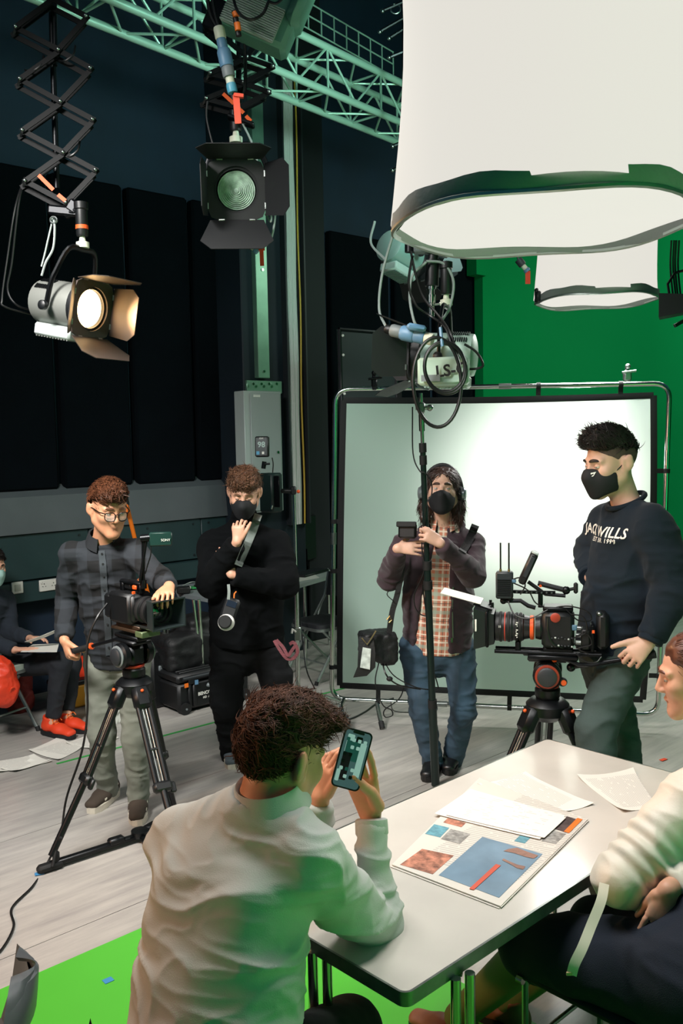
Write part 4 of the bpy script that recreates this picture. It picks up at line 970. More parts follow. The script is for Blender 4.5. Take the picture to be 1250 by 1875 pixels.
for sx in (-1, 1):
    mb = MB(); ax = hd.R @ Vector((sx, 0.05, 0)); mb.lathe([(0.038, 0.0), (0.042, 0.008), (0.042, 0.018), (0.036, 0.022)], hd.w(sx*0.084, -0.012, -0.012), ax, 24); mb.build('ear_pad', BLKR, hp)
    mb = MB(); mb.lathe([(0.036, 0), (0.037, 0.012), (0.030, 0.022), (0.012, 0.026)], hd.w(sx*0.106, -0.012, -0.012), ax, 24); mb.build('ear_cup', mat('silver_cup', '#8f989b', 0.3, 0.7), hp)
pl3 = plaid('salmon_plaid_cotton', '#b5735c', [(0.18, 0.10, '#8fae9f', 0.55), (0.5, 0.05, '#dcd3c2', 0.7), (0.68, 0.02, '#3b3530', 0.75), (0.86, 0.035, '#e2dccb', 0.65)], 0.85, freq=9.5, rot=-0.06)
def vneck3(b): b.rc(J['nk']+Vector((-0.01, -0.07, 0.09)), J['nk']+Vector((-0.02, -0.15, -0.04)), 0.05, 0.02, 0.01, sub=True)
t3 = top(J, pl3, m3, 'plaid_shirt', hem=1.03, rf=(0.115, 0.125, 0.125), arm=(0.06, 0.05, 0.03), wide=(0.95, 1.0, 1.05), disp=folds(0.005, (9, 9, 14), 3.0), cutters=vneck3)
collar(J, m3, pl3, Vector((-0.15, -1, 0)).normalized(), 0.066, 0.045, 0.45, t3)
hoodm = mat('maroon_sweatshirt', '#33232a', 0.95, bump=0.15, bscale=320, sheen=0.15)
def open3(b):
    c0 = J['nk']+Vector((-0.005, -0.2, 0.05)); c1 = mid(J['ha'], J['hb'])+Vector((-0.06, -0.2, 0.0))
    b.ec(c0, c1, (1, 0, 0), (0.035, 0.16), (0.125, 0.16), 0.0)
    o = b.ops[-1]; b.ops[-1] = ('ec', o[1], o[2], o[3], 0.012, True); b.rc(J['nk']-UZ*0.02, J['nk']+UZ*0.14, 0.06, 0.075, 0.01, sub=True)
def hood3(b): b.chain([J['nk']+Vector((-0.07, 0.02, 0.02)), J['nk']+Vector((0, 0.08, 0.03)), J['nk']+Vector((0.09, 0.0, 0.01))], [0.03, 0.045, 0.035], 0.03)
h3 = top(J, hoodm, m3, 'hooded_sweatshirt', hem=1.0, rf=(0.135, 0.142, 0.145), arm=(0.078, 0.07, 0.046), wide=(1.1, 1.14, 1.2), disp=folds(0.010, (9, 9, 13), 5.0), more=hood3, cutters=open3, shr=0.068, trap=0.055)
mb = MB(); mb.tube([P(829, 1168, 5.02), P(828, 1120, 5.02), P(829, 1075, 5.01)], 0.004, 5); mb.build('zip', STEEL, h3); mb = MB(); mb.box(P(827, 1172, 5.01), (0.012, 0.004, 0.028)); mb.build('zip_pull', CHROME, h3)
trousers(J, jeans('blue_jeans', '#2b4050', 0.3), m3, 'jeans', (0.095, 0.074, 0.056), disp=folds(0.010, (10, 10, 15), 8.0), rf=0.10, foot=0.97, wide=1.12, up=0.01)
blksh = mat('black_leather', '#111315', 0.4); shoe(m3, J['na'], (-0.35, -1), blksh, BLKR, None, 1.05); shoe(m3, J['nb'], (-0.2, -1), blksh, BLKR, None, 1.05)
# ---------------------------------------------------------------- man in navy sweatshirt at the right camera
J = dict(sa=P(1116, 958, 3.86), sb=P(1196, 966, 3.57), nk=P(1146, 922, 3.72), ea=P(1086, 1012, 3.96), wa=P(1080, 1056, 3.76), eb=P(1234, 1078, 3.52), wb=P(1190, 1172, 3.48),
         ha=P(1098, 1192, 3.82), hb=P(1148, 1198, 3.66), ka=P(1136, 1338, 3.82), kb=P(1090, 1335, 3.56), na=G(1165, 1620, 0.09), nb=G(1112, 1690, 0.09))
hd = Head(P(1117, 847, 3.71), (-0.93, -0.32, -0.2), (0.0, 0, 1), 1.08)
m4 = body(J, hd, SK3, 'tall man in navy sweatshirt and black mask at the right camera', G(1135, 1660), hands=[
    dict(wr=J['wb'], d=(-0.72, -0.05, -0.68), n=(-0.4, 0.5, -0.75), thumb=(-0.75, 0.2, 0.6), curls=(0.95, 1.0, 1.0, 1.05), sc=1.12, thumb_dir=(-0.95, 0.1, -0.25)),
    dict(wr=J['wa'], d=(0.25, -0.2, -1), n=(0.9, 0.2, 0.1), thumb=(0, -1, 0), curls=(0.8, 0.9, 0.9, 0.9))])
hd.details(m4, SK3, HB4, look=(0, -0.3), open_=0.4, brow_th=0.005)
def q4(l, n): return np.stack([0.1+0*l[:, 0], 0.75+0*l[:, 1], 0.75-8*np.clip(-l[:, 1]-0.02, 0, 1)], 1)
hd.hair(m4, HB4, 0.005, (0.98, 0.98, 1.0), (0.090, 0.078, -0.1, 0.02), top=0.022, n=3000, flow=q4, length=0.034, seed=8, lift=0.5, lumps=0.003, r=0.0022, taper=0.9)
# shaved sides
fade4 = mat('cropped_hair', '#4a3a33', 0.8, var=0.2, vscale=150)
b = SDF(0.01); b.ell(hd.w(0, -0.016, 0.034), (0.0765*1.08, 0.0995*1.08, 0.088*1.08), hd.R); b.cut(hd.w(0, 0.05, 0.03), hd.R @ Vector((0, 0.62, -0.5)))
for sx in (-1, 1): b.ell(hd.w(sx*0.085, -0.008, -0.01), (0.02, 0.026, 0.04), hd.R, 0.004, True)
b.build('cropped_hair', fade4, m4, 0.005)
mk4 = hd.mask(m4, MASKB)
def hit(ob, px, py):
    o = parent_world(ob); bv = BVHTree.FromPolygons([v.co+o for v in ob.data.vertices], [tuple(p.vertices) for p in ob.data.polygons]); return bv.ray_cast(CAMP, ray(px, py).normalized())[0]
mb = MB(); em = [(1081, 866), (1091, 864), (1086, 872), (1083, 873), (1083, 871), (1086, 870), (1087, 867), (1081, 869)]
ep = [hit(mk4, *q) for q in em]
if all(p is not None for p in ep): mb.add([p-ray(1086, 868).normalized()*0.003 for p in ep], [tuple(range(8))]); mb.build('mask_emblem', WHITEINK, mk4)
navy = mat('navy_sweatshirt', '#162029', 0.95, bump=0.12, bscale=320, sheen=0.05, spec=0.2, var=0.08, vscale=6)
def neck4(b):
    b.rc(J['nk']-UZ*0.03, J['nk']+UZ*0.14+Vector((-0.03, 0, 0)), 0.062, 0.085, 0.008, sub=True)
t4 = top(J, navy, m4, 'sweatshirt', hem=1.0, rf=(0.128, 0.138, 0.15), arm=(0.085, 0.086, 0.05), wide=(1.15, 1.15, 1.15), disp=folds(0.012, (7, 7, 11), 6.0), cutters=neck4, shr=0.072, trap=0.06, cuff=0.94)
S4 = (J['sa']+J['sb'])/2; s4 = (J['sb']-J['sa']); s4.z = 0; s4.normalize(); f4 = Vector((s4.y, -s4.x, 0))
mb = MB(); mb.tube([J['nk']+UZ*0.012+(f4*math.cos(a)*0.075+s4*math.sin(a)*0.07)+UZ*(-0.03*math.cos(a)) for a in [2*pi*i/28 for i in range(28)]], 0.011, 8, closed=True); mb.build('neckband', navy, t4)
w_ = J['ea'].lerp(J['wb'], 1)
for s_ in 'ab':
    mb = MB(); e, w = J['e'+s_], J['w'+s_]; d_ = (w-e); mb.lathe([(0.046, -0.05), (0.05, -0.045), (0.049, 0.012), (0.044, 0.016)], e+d_*0.97, d_, 20); mb.build('cuff', navy, t4)
Mtx = Matrix((s4, UZ, f4)).transposed()
project_text(t4, 'JACK WILLS', 0.058, Matrix.Translation(hit(t4, 1149, 979)) @ Mtx.to_4x4(), WHITEINK, t4, -f4, bold=0.0010, align='RIGHT')
project_text(t4, 'EST BR 1999', 0.026, Matrix.Translation(hit(t4, 1128, 993)) @ Mtx.to_4x4(), WHITEINK, t4, -f4, bold=0.0003, spacing=1.15, align='RIGHT')
trousers(J, jeans('dark_teal_jeans', '#33423f', 0.28), m4, 'jeans', (0.096, 0.076, 0.056), disp=folds(0.010, (10, 10, 15), 9.0), rf=0.10, foot=0.97, wide=1.1, up=0.0)
shoe(m4, J['na'], (-1, -0.5), blksh, solew, BLKR, 1.1); shoe(m4, J['nb'], (-1, -0.5), blksh, solew, BLKR, 1.1)
# ---------------------------------------------------------------- seated man in the foreground with a phone, seen from behind
J = dict(sa=P(335, 1540, 2.12), sb=P(560, 1580, 1.95), nk=P(482, 1474, 2.02), ea=P(560, 1600, 2.40), wa=P(586, 1462, 2.34), eb=P(690, 1702, 2.18), wb=P(679, 1494, 2.275),
         ha=P(290, 2000, 1.90), hb=P(440, 2010, 1.74), ka=P(430, 1760, 2.45), kb=P(640, 1885, 2.2), na=G(470, 2080, 0.09), nb=G(690, 2280, 0.09))
hd = Head(P(514, 1384, 2.08), (0.66, 0.68, -0.30), (0.06, 0.05, 1), 1.10)
m5 = body(J, hd, SK1, 'man in pale shirt seated with his back to us holding a phone', G(400, 2300), h=0.0038, hands=[
    dict(wr=J['wb'], d=(-0.24, 0.03, 1), n=(-0.3, -0.92, 0.1), thumb=(1, 0, 0), curls=(0.2, 0.22, 0.25, 0.3), thumb_dir=(-0.66, -0.45, 0.78), thumb_bend=-0.45, sc=1.2, spread=0.1),
    dict(wr=J['wa'], d=(0.25, 0.05, 1), n=(0.8, 0.5, 0.1), thumb=(0.2, -1, 0.2), curls=(0.25, 0.5, 0.6, 0.65), thumb_dir=(0.35, -0.35, 0.85), sc=1.02, spread=0.22)], neck_r=0.058, jaw=1.06)
hd.details(m5, SK1, HB4, lipm=LIP)
HB6 = mat('hair_dark_chestnut', '#4a2b1b', 0.6, var=0.5, vscale=45, spec=0.25)
def q5(l, n): return np.stack([0.35+0.5*np.sin(l[:, 1]*30), 0.75+0*l[:, 1], 0.25-7*np.clip(-l[:, 1]-0.03, 0, 1)], 1)
def wavy5(b):
    g = np.random.default_rng(9)
    for i in range(30):
        x, y = g.uniform(-0.06, 0.06), g.uniform(-0.07, 0.10); z = 0.116-3.6*x*x-3.4*y*y; b.ell(hd.w(x, y, z), (0.019, 0.024, 0.014), hd.R, 0.014)
hd.hair(m5, HB6, 0.008, (0.98, 0.98, 1.0), (0.092, 0.072, -0.098, -0.085), top=0.018, n=7000, flow=q5, length=0.032, seed=11, lift=0.4, side=0.35, lumps=0.006, extra=wavy5, curl=0.008, jitter=0.4, r=0.0014, h=0.005)
shirtm = mat('pale_blue_grey_cotton', '#b4b8b2', 0.8, bump=0.12, bscale=350)
def folds5(v, n):
    # long drag lines running from the right armpit round the back, plus small creases
    a = folds(0.010, (8, 8, 14), 2.5)(v, n); u = v[:, 2]*26 + (v[:, 0]-0.0)*8 + 1.5*vnoise(v*4); r = 1-np.abs(np.sin(u)); w = np.clip((v[:, 0]+0.38)/0.2, 0, 1)*np.clip((1.0-v[:, 2])/0.12, 0.25, 1)
    return a + 0.014*(r**3-0.25)*w
def neck5(b): b.rc(J['nk']+Vector((0.0, 0.0, 0.04)), J['nk']+Vector((0.05, 0.05, 0.20)), 0.066, 0.095, 0.01, sub=True)
def back5(b):
    b.rc(J['sa'].lerp(J['sb'], 0.3)+Vector((-0.04, -0.06, -0.08)), J['sa'].lerp(J['sb'], 0.7)+Vector((-0.04, -0.07, -0.08)), 0.10, 0.10, 0.08)
t5 = top(J, shirtm, m5, 'shirt', hem=1.05, rf=(0.125, 0.14, 0.14), arm=(0.082, 0.064, 0.040), wide=(1.12, 1.18, 1.2), disp=folds5, h=0.006, shr=0.082, trap=0.075, cutters=neck5, more=back5, cuff=0.95)
fw5 = Vector((0.67, 0.74, 0))
def collar5():
    sd = Vector((-fw5.y, fw5.x, 0)); rows = []; c = J['nk']+Vector((0.012, 0.012, 0.0))
    for rr, zz in ((0.068, 0.040), (0.077, 0.050), (0.100, -0.006)):
        rows.append([c + (fw5*math.cos(a)+sd*math.sin(a))*rr + UZ*(zz+0.012*math.cos(a)) for a in [0.5+(2*pi-1.0)*i/28 for i in range(29)]])
    mb = MB(); mb.sheet(rows, 0.003); mb.build('collar', shirtm, t5)
collar5()
mb = MB(); d_ = J['wb']-J['eb']; mb.lathe([(0.040, -0.035), (0.043, -0.03), (0.0425, 0.004), (0.037, 0.008)], J['eb']+d_*0.95, d_, 22); mb.build('cuff', shirtm, t5)
trousers(J, mat('black_trousers', '#0b0d10', 0.9, bump=0.2, bscale=400), m5, 'trousers', (0.10, 0.078, 0.055), rf=0.13, wide=1.3, up=0.02, disp=folds(0.005, (9, 9, 9), 1.0))
shoe(m5, J['na'], (0.7, 0.7), blksh, BLKR, None, 1.05); shoe(m5, J['nb'], (0.7, 0.7), blksh, BLKR, None, 1.05)
# phone held between his hands
ph = thing('smartphone', 'black smartphone with a lit screen held by the seated man', 'phone', P(644, 1392, 2.232))
pc = P(644, 1390, 2.232); xr = (P(684, 1342, 2.232)-P(640, 1330, 2.232)).normalized(); yu = (P(637, 1328, 2.25)-P(606, 1438, 2.22)).normalized()
zn = xr.cross(yu).normalized(); yu = zn.cross(xr); Rp = Matrix((xr, yu, zn)).transposed(); Mp = TR(pc, Rp)
def rrect(w, h, r, n=6): return [(sx*(w/2-r)+r*math.cos(a0+pi/2*i/n), sy*(h/2-r)+r*math.sin(a0+pi/2*i/n)) for sx, sy, a0 in ((1, 1, 0), (-1, 1, pi/2), (-1, -1, pi), (1, -1, 3*pi/2)) for i in range(n+1)]
mb = MB(Mp); mb.prism(rrect(0.074, 0.15, 0.012), 0.009); mb.build('case', mat('phone_case', '#14181b', 0.35), ph)
mb = MB(Mp); mb.prism(rrect(0.066, 0.142, 0.009), 0.0006, Matrix.Translation((0, 0, 0.0048))); scr = mb.build('screen', mat('phone_screen', '#1a2a2c', 0.12, emit='#43615f', estr=0.55), ph)
mb = MB(Mp); mb.prism(rrect(0.03, 0.006, 0.0028), 0.0005, Matrix.Translation((0, 0.068, 0.0054))); mb.build('notch', BLK, scr)
ic = [mat('icon_pale', '#7c9a98', 0.3, emit='#8fb0ac', estr=0.5), mat('icon_dark', '#0d1517', 0.3), mat('icon_teal', '#1e4a46', 0.3, emit='#1e4a46', estr=0.4), mat('icon_purple', '#2a1f30', 0.3)]
g = random.Random(5); k = 0
for (x0, y0, w, h, c) in ((-0.016, 0.036, 0.018, 0.05, 0), (0.006, 0.045, 0.016, 0.028, 1), (-0.004, 0.02, 0.04, 0.05, 2), (-0.015, -0.02, 0.022, 0.07, 3), (0.02, 0.0, 0.016, 0.09, 0), (-0.026, -0.045, 0.01, 0.03, 0)):
    mb = MB(Mp); mb.prism(rrect(w, h, 0.003, 3), 0.0004, Matrix.Translation((x0, y0, 0.0054+k*0.00005))); mb.build('picture_area', ic[c], scr); k += 1
for r_ in range(6):
    for c_ in range(4):
        if g.random() < 0.25: continue
        mb = MB(Mp); mb.prism(rrect(0.009, 0.009, 0.002, 2), 0.0004, Matrix.Translation((-0.022+0.0147*c_, 0.048-0.0185*r_, 0.0060))); mb.build('app_icon', ic[g.choice((0, 0, 2, 1))], scr)
# ---------------------------------------------------------------- woman in a cream blouse seated at the right of the table
J = dict(sa=P(1268, 1470, 2.42), sb=P(1420, 1440, 2.70), nk=P(1318, 1378, 2.62), ea=P(1136, 1612, 2.34), wa=P(1196, 1650, 2.36), eb=P(1310, 1560, 2.5), wb=P(1222, 1630, 2.25),
         ha=P(1270, 1790, 2.18), hb=P(1390, 1780, 2.45), ka=P(965, 1738, 2.52), kb=P(1090, 1690, 2.78), na=G(838, 1862, 0.1), nb=G(930, 1830, 0.1))
hd = Head(P(1272, 1236, 2.62), (-0.93, 0.30, -0.18), (0.02, 0, 1), 1.0)
m6 = body(J, hd, SK2, 'woman in cream blouse seated at the right edge of the table', G(1250, 2000), h=0.004, hands=[
    dict(wr=J['wa'], d=(0.75, 0.3, -0.25), n=(0.3, 0.2, -0.9), thumb=(0, 1, 0), curls=(0.3, 0.35, 0.4, 0.4)),
    dict(wr=J['wb'], d=(-0.30, -0.10, -0.85), n=(0.1, 0.95, -0.2), thumb=(-1, 0.3, 0), curls=(0.25, 0.22, 0.25, 0.3), spread=0.07, sc=1.0, thumb_dir=(-0.25, 0.5, -0.85))])
hd.details(m6, SK2, HB5, look=(0, 0), open_=0.7, lipm=LIP)
def q6(l, n): return np.stack([0*l[:, 0], -0.9+0*l[:, 1], -0.25+0*l[:, 0]], 1)
def bun(b): b.chain([hd.w(0, -0.10, -0.02), hd.w(0.0, -0.135, -0.06), hd.w(0, -0.13, -0.16)], [0.03, 0.032, 0.02], 0.02)
hd.hair(m6, HB5, 0.010, (1, 1, 1.0), (0.085, 0.080, -0.06, -0.09), n=3200, flow=q6, length=0.05, seed=6, lift=0.06, lumps=0.002, extra=bun, jitter=0.12, r=0.0014)
blm = mat('cream_satin', '#d6cfc0', 0.5, bump=0.06, bscale=150, sheen=0.1)
def ruche(v, n):
    e = np.array(J['ea']); s_ = np.array(J['sa']); ax = (s_-e)/np.linalg.norm(s_-e); t = (v-e) @ ax
    return folds(0.006, (7, 7, 9), 3.3)(v, n) + 0.006*np.sin(t*150)*np.clip(1-np.abs(t-0.09)/0.11, 0, 1)*(np.linalg.norm(v-e, axis=1) < 0.28)
t6 = top(J, blm, m6, 'blouse', hem=0.9, rf=(0.105, 0.10, 0.10), arm=(0.088, 0.074, 0.042), wide=(1.05, 0.95, 0.95), disp=ruche, h=0.006, shr=0.075, cuff=0.9)
skm = mat('navy_knit_skirt', '#131c2a', 0.92, bump=0.25, bscale=420)
b = SDF(0.06); b.ec(P(1300, 1700, 2.3), P(1290, 1800, 2.25), J['hb']-J['ha'], (0.17, 0.12), (0.19, 0.14), 0.06)
b.rc(J['ha'], J['ka'], 0.125, 0.085, 0.06, flat=(0, 0)); b.rc(J['hb'], J['kb'], 0.125, 0.085, 0.06); b.rc(J['ha']-UZ*0.02, J['ka'].lerp(J['ha'], 0.25)+UZ*0.015, 0.115, 0.09, 0.06)
b.ell(J['ha']+Vector((0.02, -0.01, 0)), (0.16, 0.16, 0.14), None, 0.05)
b.build('skirt', skm, m6, 0.008, folds(0.006, (6, 6, 8), 5.0))
b = SDF(0.02)
tights = mat('green_lit_tights', '#6a6a3c', 0.7)  # green light falling on the legs is put into this colour
for s_ in 'ab': b.rc(J['k'+s_]-UZ*0.02, J['n'+s_], 0.066, 0.045, 0.01)
b.build('stockings', tights, m6, 0.008)
brn = mat('brown_leather', '#7a4a30', 0.55, var=0.2, vscale=20)
shoe(m6, J['na'], (-0.68, 0.5), brn, BLKR, None, 1.0); shoe(m6, J['nb'], (-0.68, 0.7), brn, BLKR, None, 1.0)
rb = strap('sleeve_ribbon', mat('cream_ribbon', '#d2cbb8', 0.5), t6, [P(1106, 1618, 2.25), P(1100, 1650, 2.22), P(1082, 1695, 2.19), P(1066, 1735, 2.16), P(1052, 1764, 2.15), P(1046, 1785, 2.15)], 0.0125, None)
mb = MB(); mb.box(P(1046, 1783, 2.149), (0.026, 0.004, 0.008)); mb.build('ribbon_hem', mat('tan_hem', '#b39a72', 0.6), t6)
# ---------------------------------------------------------------- masked person seated by the wall
J = dict(sa=P(-58, 1098, 6.12), sb=P(8, 1100, 6.46), nk=P(-24, 1078, 6.3), ea=P(-22, 1172, 6.0), wa=P(26, 1190, 5.92), eb=P(20, 1160, 6.36), wb=P(54, 1169, 6.2),
         ha=P(-42, 1222, 6.32), hb=P(-28, 1222, 6.6), ka=P(112, 1214, 5.98), kb=P(130, 1214, 6.28), na=G(96, 1322, 0.09), nb=G(122, 1312, 0.09))
hd = Head(P(-14, 1036, 6.22), (0.72, -0.64, -0.2), (0, 0, 1), 1.0)
m7 = body(J, hd, SK2, 'masked person in dark jumper seated by the wall holding papers', G(40, 1330), hands=[
    dict(wr=J['wa'], d=(1, -0.05, 0.05), n=(0, 0, -1), thumb=(0, 1, 0), curls=(0.1, 0.12, 0.14, 0.15)), dict(wr=J['wb'], d=(1, -0.3, 0.1), n=(0, -0.3, -1), thumb=(0, -1, 0.2), curls=(0.3, 0.35, 0.4, 0.45))])
hd.details(m7, SK2, HB4); hd.hair(m7, HB4, 0.01, n=1200, seed=2)
hd.mask(m7, mat('pale_blue_mask', '#9fc4bd', 0.75, bump=0.3, bscale=120, stretch=(0.2, 0.2, 3)))
top(J, mat('charcoal_jumper', '#1f2630', 0.95, bump=0.2, bscale=300), m7, 'jumper', hem=1.05, rf=(0.12, 0.125, 0.125), wide=(1.1, 1.1, 1.1), disp=folds(0.008, (8, 8, 12), 4.0))
trousers(J, jeans('black_jeans', '#12161d', 0.3), m7, 'jeans', (0.09, 0.07, 0.05), disp=folds(0.006, (9, 9, 12), 3.0))
ors = mat('orange_mesh', '#e0401c', 0.6, bump=0.2, bscale=200)
shoe(m7, J['na'], (0.85, -0.5), ors, mat('speckled_black_sole', '#121316', 0.7, var=0.6, vscale=120), ORANGE, 1.1); shoe(m7, J['nb'], (0.85, -0.45), ors, MATS['speckled_black_sole'], ORANGE, 1.1)
# ================================================================== helpers for equipment
def pt(root, name, m, M, *prims, label=None):
    mb = MB(M)
    for p in prims:
        k, a = p[0], p[1:]
        if k == 'b': mb.box(a[0], a[1], None, a[2] if len(a) > 2 else 0.0)
        elif k == 'br': mb.box(a[0], a[1], a[2], a[3] if len(a) > 3 else 0.0)
        elif k == 'c': mb.cyl(a[0], a[1], a[2], a[3] if len(a) > 3 else None, a[4] if len(a) > 4 else 14)
        elif k == 'l': mb.lathe(a[0], a[1], a[2], a[3] if len(a) > 3 else 24)
        elif k == 't': mb.tube(a[0], a[1], a[2] if len(a) > 2 else 8)
        elif k == 'e': mb.ell(a[0], a[1])
        elif k == 'p': mb.prism(a[0], a[1], a[2] if len(a) > 2 else None)
    return mb.build(name, m, root, label=label)
I4 = Matrix()
def MF(loc, fwd, up=(0, 0, 1)):
    """local frame: +Y forward, +X right, +Z up"""
    f = Vector(fwd).normalized(); r = f.cross(Vector(up)).normalized(); u = r.cross(f); return TR(loc, Matrix((r, f, u)).transposed())
# ================================================================== table with its papers
TZ = 0.74
TL = G(390, 1616, TZ); tw = (G(750, 1818, TZ)-TL).length; tl = (G(1000, 1352, TZ)-TL).length
TU = (G(1000, 1352, TZ)-TL).normalized(); TVn = (G(750, 1818, TZ)-TL); TVn = (TVn-TU*TVn.dot(TU)).normalized()
def tp(u, v, z=TZ): p = TL+TU*u+TVn*v; return Vector((p.x, p.y, z))
tb = thing('folding_table', 'white topped folding table with metal edge in the foreground', 'table', tp(tl/2, tw/2, 0))
RT = Matrix((TU, TVn, UZ)).transposed(); RT.col[2] = UZ if RT.determinant() > 0 else UZ
if RT.determinant() < 0: RT = Matrix((TU, -TVn, UZ)).transposed()
topm = mat('white_laminate', '#c9c4bb', 0.2, var=0.07, vscale=3.5, spec=0.5)
Mt_ = TR(tp(tl/2, tw/2, TZ), RT)
pt(tb, 'table_top', topm, Mt_, ('p', rrect(tl-0.012, tw-0.012, 0.02), 0.004, Matrix.Translation((0, 0, -0.002))))
edge = mat('table_edge_metal', '#7f857f', 0.3, 0.8, var=0.25, vscale=14)
mb = MB(Mt_); o_ = rrect(tl, tw, 0.025); i_ = rrect(tl-0.012, tw-0.012, 0.02); n = len(o_)
vs = [(x, y, 0.0005) for x, y in o_]+[(x, y, -0.034) for x, y in o_]+[(x, y, -0.034) for x, y in i_]+[(x, y, 0.0005) for x, y in i_]
mb.add(vs, [(a*n+i, a*n+(i+1) % n, ((a+1) % 4)*n+(i+1) % n, ((a+1) % 4)*n+i) for a in range(4) for i in range(n)]); mb.build('edge_band', edge, tb)
pt(tb, 'underside', mat('table_underside', '#8b8479', 0.7), Mt_, ('b', (0, 0, -0.018), (tl-0.03, tw-0.03, 0.028)))
for (px, py) in ((572, 1750), (598, 1750), (834, 1800), (860, 1790)):
    p = G(px, py, 0.70); pt(tb, 'leg', CHROME, I4, ('c', (p.x, p.y, 0.02), (p.x, p.y, 0.712), 0.0125)); pt(tb, 'foot_cap', BLKR, I4, ('c', (p.x, p.y, 0.0), (p.x, p.y, 0.03), 0.016))
for v in (0.1, 0.14, tw-0.14, tw-0.1):
    p = tp(tl-0.16, v); pt(tb, 'leg', CHROME, I4, ('c', (p.x, p.y, 0.02), (p.x, p.y, 0.712), 0.0125)); pt(tb, 'foot_cap', BLKR, I4, ('c', (p.x, p.y, 0.0), (p.x, p.y, 0.03), 0.016))
pt(tb, 'crossbar', CHROME, I4, ('t', [G(585, 1735, 0.69), G(846, 1780, 0.69)], 0.011)); pt(tb, 'crossbar', CHROME, I4, ('t', [tp(tl-0.16, 0.1, 0.69), tp(tl-0.16, tw-0.1, 0.69)], 0.011))
def quad_sheet(corners, z, nx=8, ny=8, bow=0.0, th=0.0006, curl=None):
    c = [G(x, y, z) for x, y in corners]; rows = []
    for j in range(ny+1):
        v = j/ny; row = []
        for i in range(nx+1):
            u = i/nx; p = c[0]*(1-u)*(1-v)+c[1]*u*(1-v)+c[2]*u*v+c[3]*(1-u)*v; p.z += bow*math.sin(pi*u)*math.sin(pi*v)
            if curl: p.z += curl*(abs(u-0.5)*2)**4*(abs(v-0.5)*2)**2
            row.append(p)
        rows.append(row)
    return rows, c
def uv_of(c):
    a = c[1]-c[0]; b = c[3]-c[0]; return lambda p: ((p-c[0]).dot(a)/a.dot(a), (p-c[0]).dot(b)/b.dot(b))
def paper(corners, z, m, label, bow=0.001, curl=0.004, name='printed_sheet', group=None):
    rows, c = quad_sheet(corners, z, bow=bow, curl=curl); mb = MB(); mb.sheet(rows, 0.0006); return tag(mb.build(name, m, uvmap=uv_of(c)), label, 'paper', group)
doc1 = print_lines('printed_letter', '#dedbd2', '#7d7b78', 12, 30, 0.62, 0.42); doc2 = print_lines('printed_form', '#e0ddd5', '#8a8884', 9, 18, 0.45, 0.35)
def c3(*ps): return [(560+x*0.552, 1340+y*0.552) for x, y in ps]
# newspaper
npz = TZ+0.0005; nc = c3((285, 440), (645, 578), (935, 290), (575, 152))
news = thing('newspaper', 'open newspaper with a large blue advert lying on the table', 'newspaper', (lambda v: Vector((v.x, v.y, npz)))(G(900, 1545, npz)))
nm = print_lines('newsprint', '#cfcac0', '#8d8a86', 22, 60, 0.62, 0.5)
for i, (dx, dy) in enumerate(((2, 7), (-3, 4), (2, 2), (0, 0))):
    rows, c = quad_sheet([(x+dx, y+dy) for x, y in nc], npz+0.0022*i, 12, 12, bow=0.0, curl=0.0); mb = MB(); mb.sheet(rows, 0.0015); mb.build('page', nm, news, uvmap=uv_of(c))
nz = npz+0.0075
def patch(ps, m, name='picture', dz=0.0):
    rows, c = quad_sheet(c3(*ps), nz+dz, 6, 6); mb = MB(); mb.sheet(rows, 0.0004); return mb.build(name, m, news, uvmap=uv_of(c))
blu = mat('print_blue_grey', '#6d8698', 0.7, var=0.18, vscale=9); patch([(440, 475), (640, 550), (785, 405), (585, 348)], blu, 'advert')
patch([(541, 520), (556, 524), (646, 443), (630, 438)], mat('print_red', '#c2543f', 0.7), 'advert_banner', 0.0015)
fig = mat('print_figure', '#8c6a5c', 0.7, var=0.2, vscale=60)
for ps in ([(655, 395), (690, 402), (730, 415), (755, 420), (770, 410), (735, 398), (700, 384), (672, 388)], [(650, 425), (680, 440), (700, 452), (720, 456), (728, 446), (700, 440), (672, 428), (655, 420)]):
    mb = MB(); mb.add([G(*q, nz+0.0012) for q in c3(*ps)], [tuple(range(8))]); mb.build('runner_figure', fig, news)
photo = mat('print_photo', '#8f8d88', 0.7, var=0.45, vscale=70); photo2 = mat('print_photo_warm', '#a8705a', 0.7, var=0.6, vscale=55); tealp = mat('print_teal', '#5f93a0', 0.7, var=0.3, vscale=60)
patch([(312, 440), (420, 472), (490, 410), (385, 388)], photo2); patch([(395, 338), (445, 350), (475, 318), (425, 306)], tealp); patch([(447, 355), (510, 372), (545, 338), (480, 322)], photo)
patch([(780, 362), (828, 372), (862, 338), (815, 328)], photo); patch([(690, 362), (725, 370), (745, 350), (710, 343)], tealp); patch([(820, 320), (862, 334), (905, 292), (865, 280)], mat('print_dark', '#4a3c3a', 0.7, var=0.5, vscale=60)); patch([(855, 330), (872, 335), (917, 290), (900, 285)], ORANGE, 'colour_bar', 0.001)
patch([(455, 300), (515, 316), (530, 302), (470, 286)], photo2)
paper(c3((425, 272), (775, 357), (860, 278), (545, 190)), TZ+0.011, doc2, 'loose printed form lying on top of the newspaper', 0.001, 0.001)
paper(c3((465, 276), (790, 352), (862, 285), (556, 196)), TZ+0.0135, doc2, 'topmost of the two forms on the newspaper', 0.001, 0.001)
paper(c3((568, 178), (850, 270), (955, 242), (728, 138)), TZ+0.0012, doc1, 'white letter tucked half under the forms on the table', 0.002, 0.008)
paper(c3((898, 150), (1050, 268), (1165, 250), (1085, 128)), TZ+0.001, doc1, 'typed letter at the right of the table beside the cream sleeve', 0.001, 0.012)
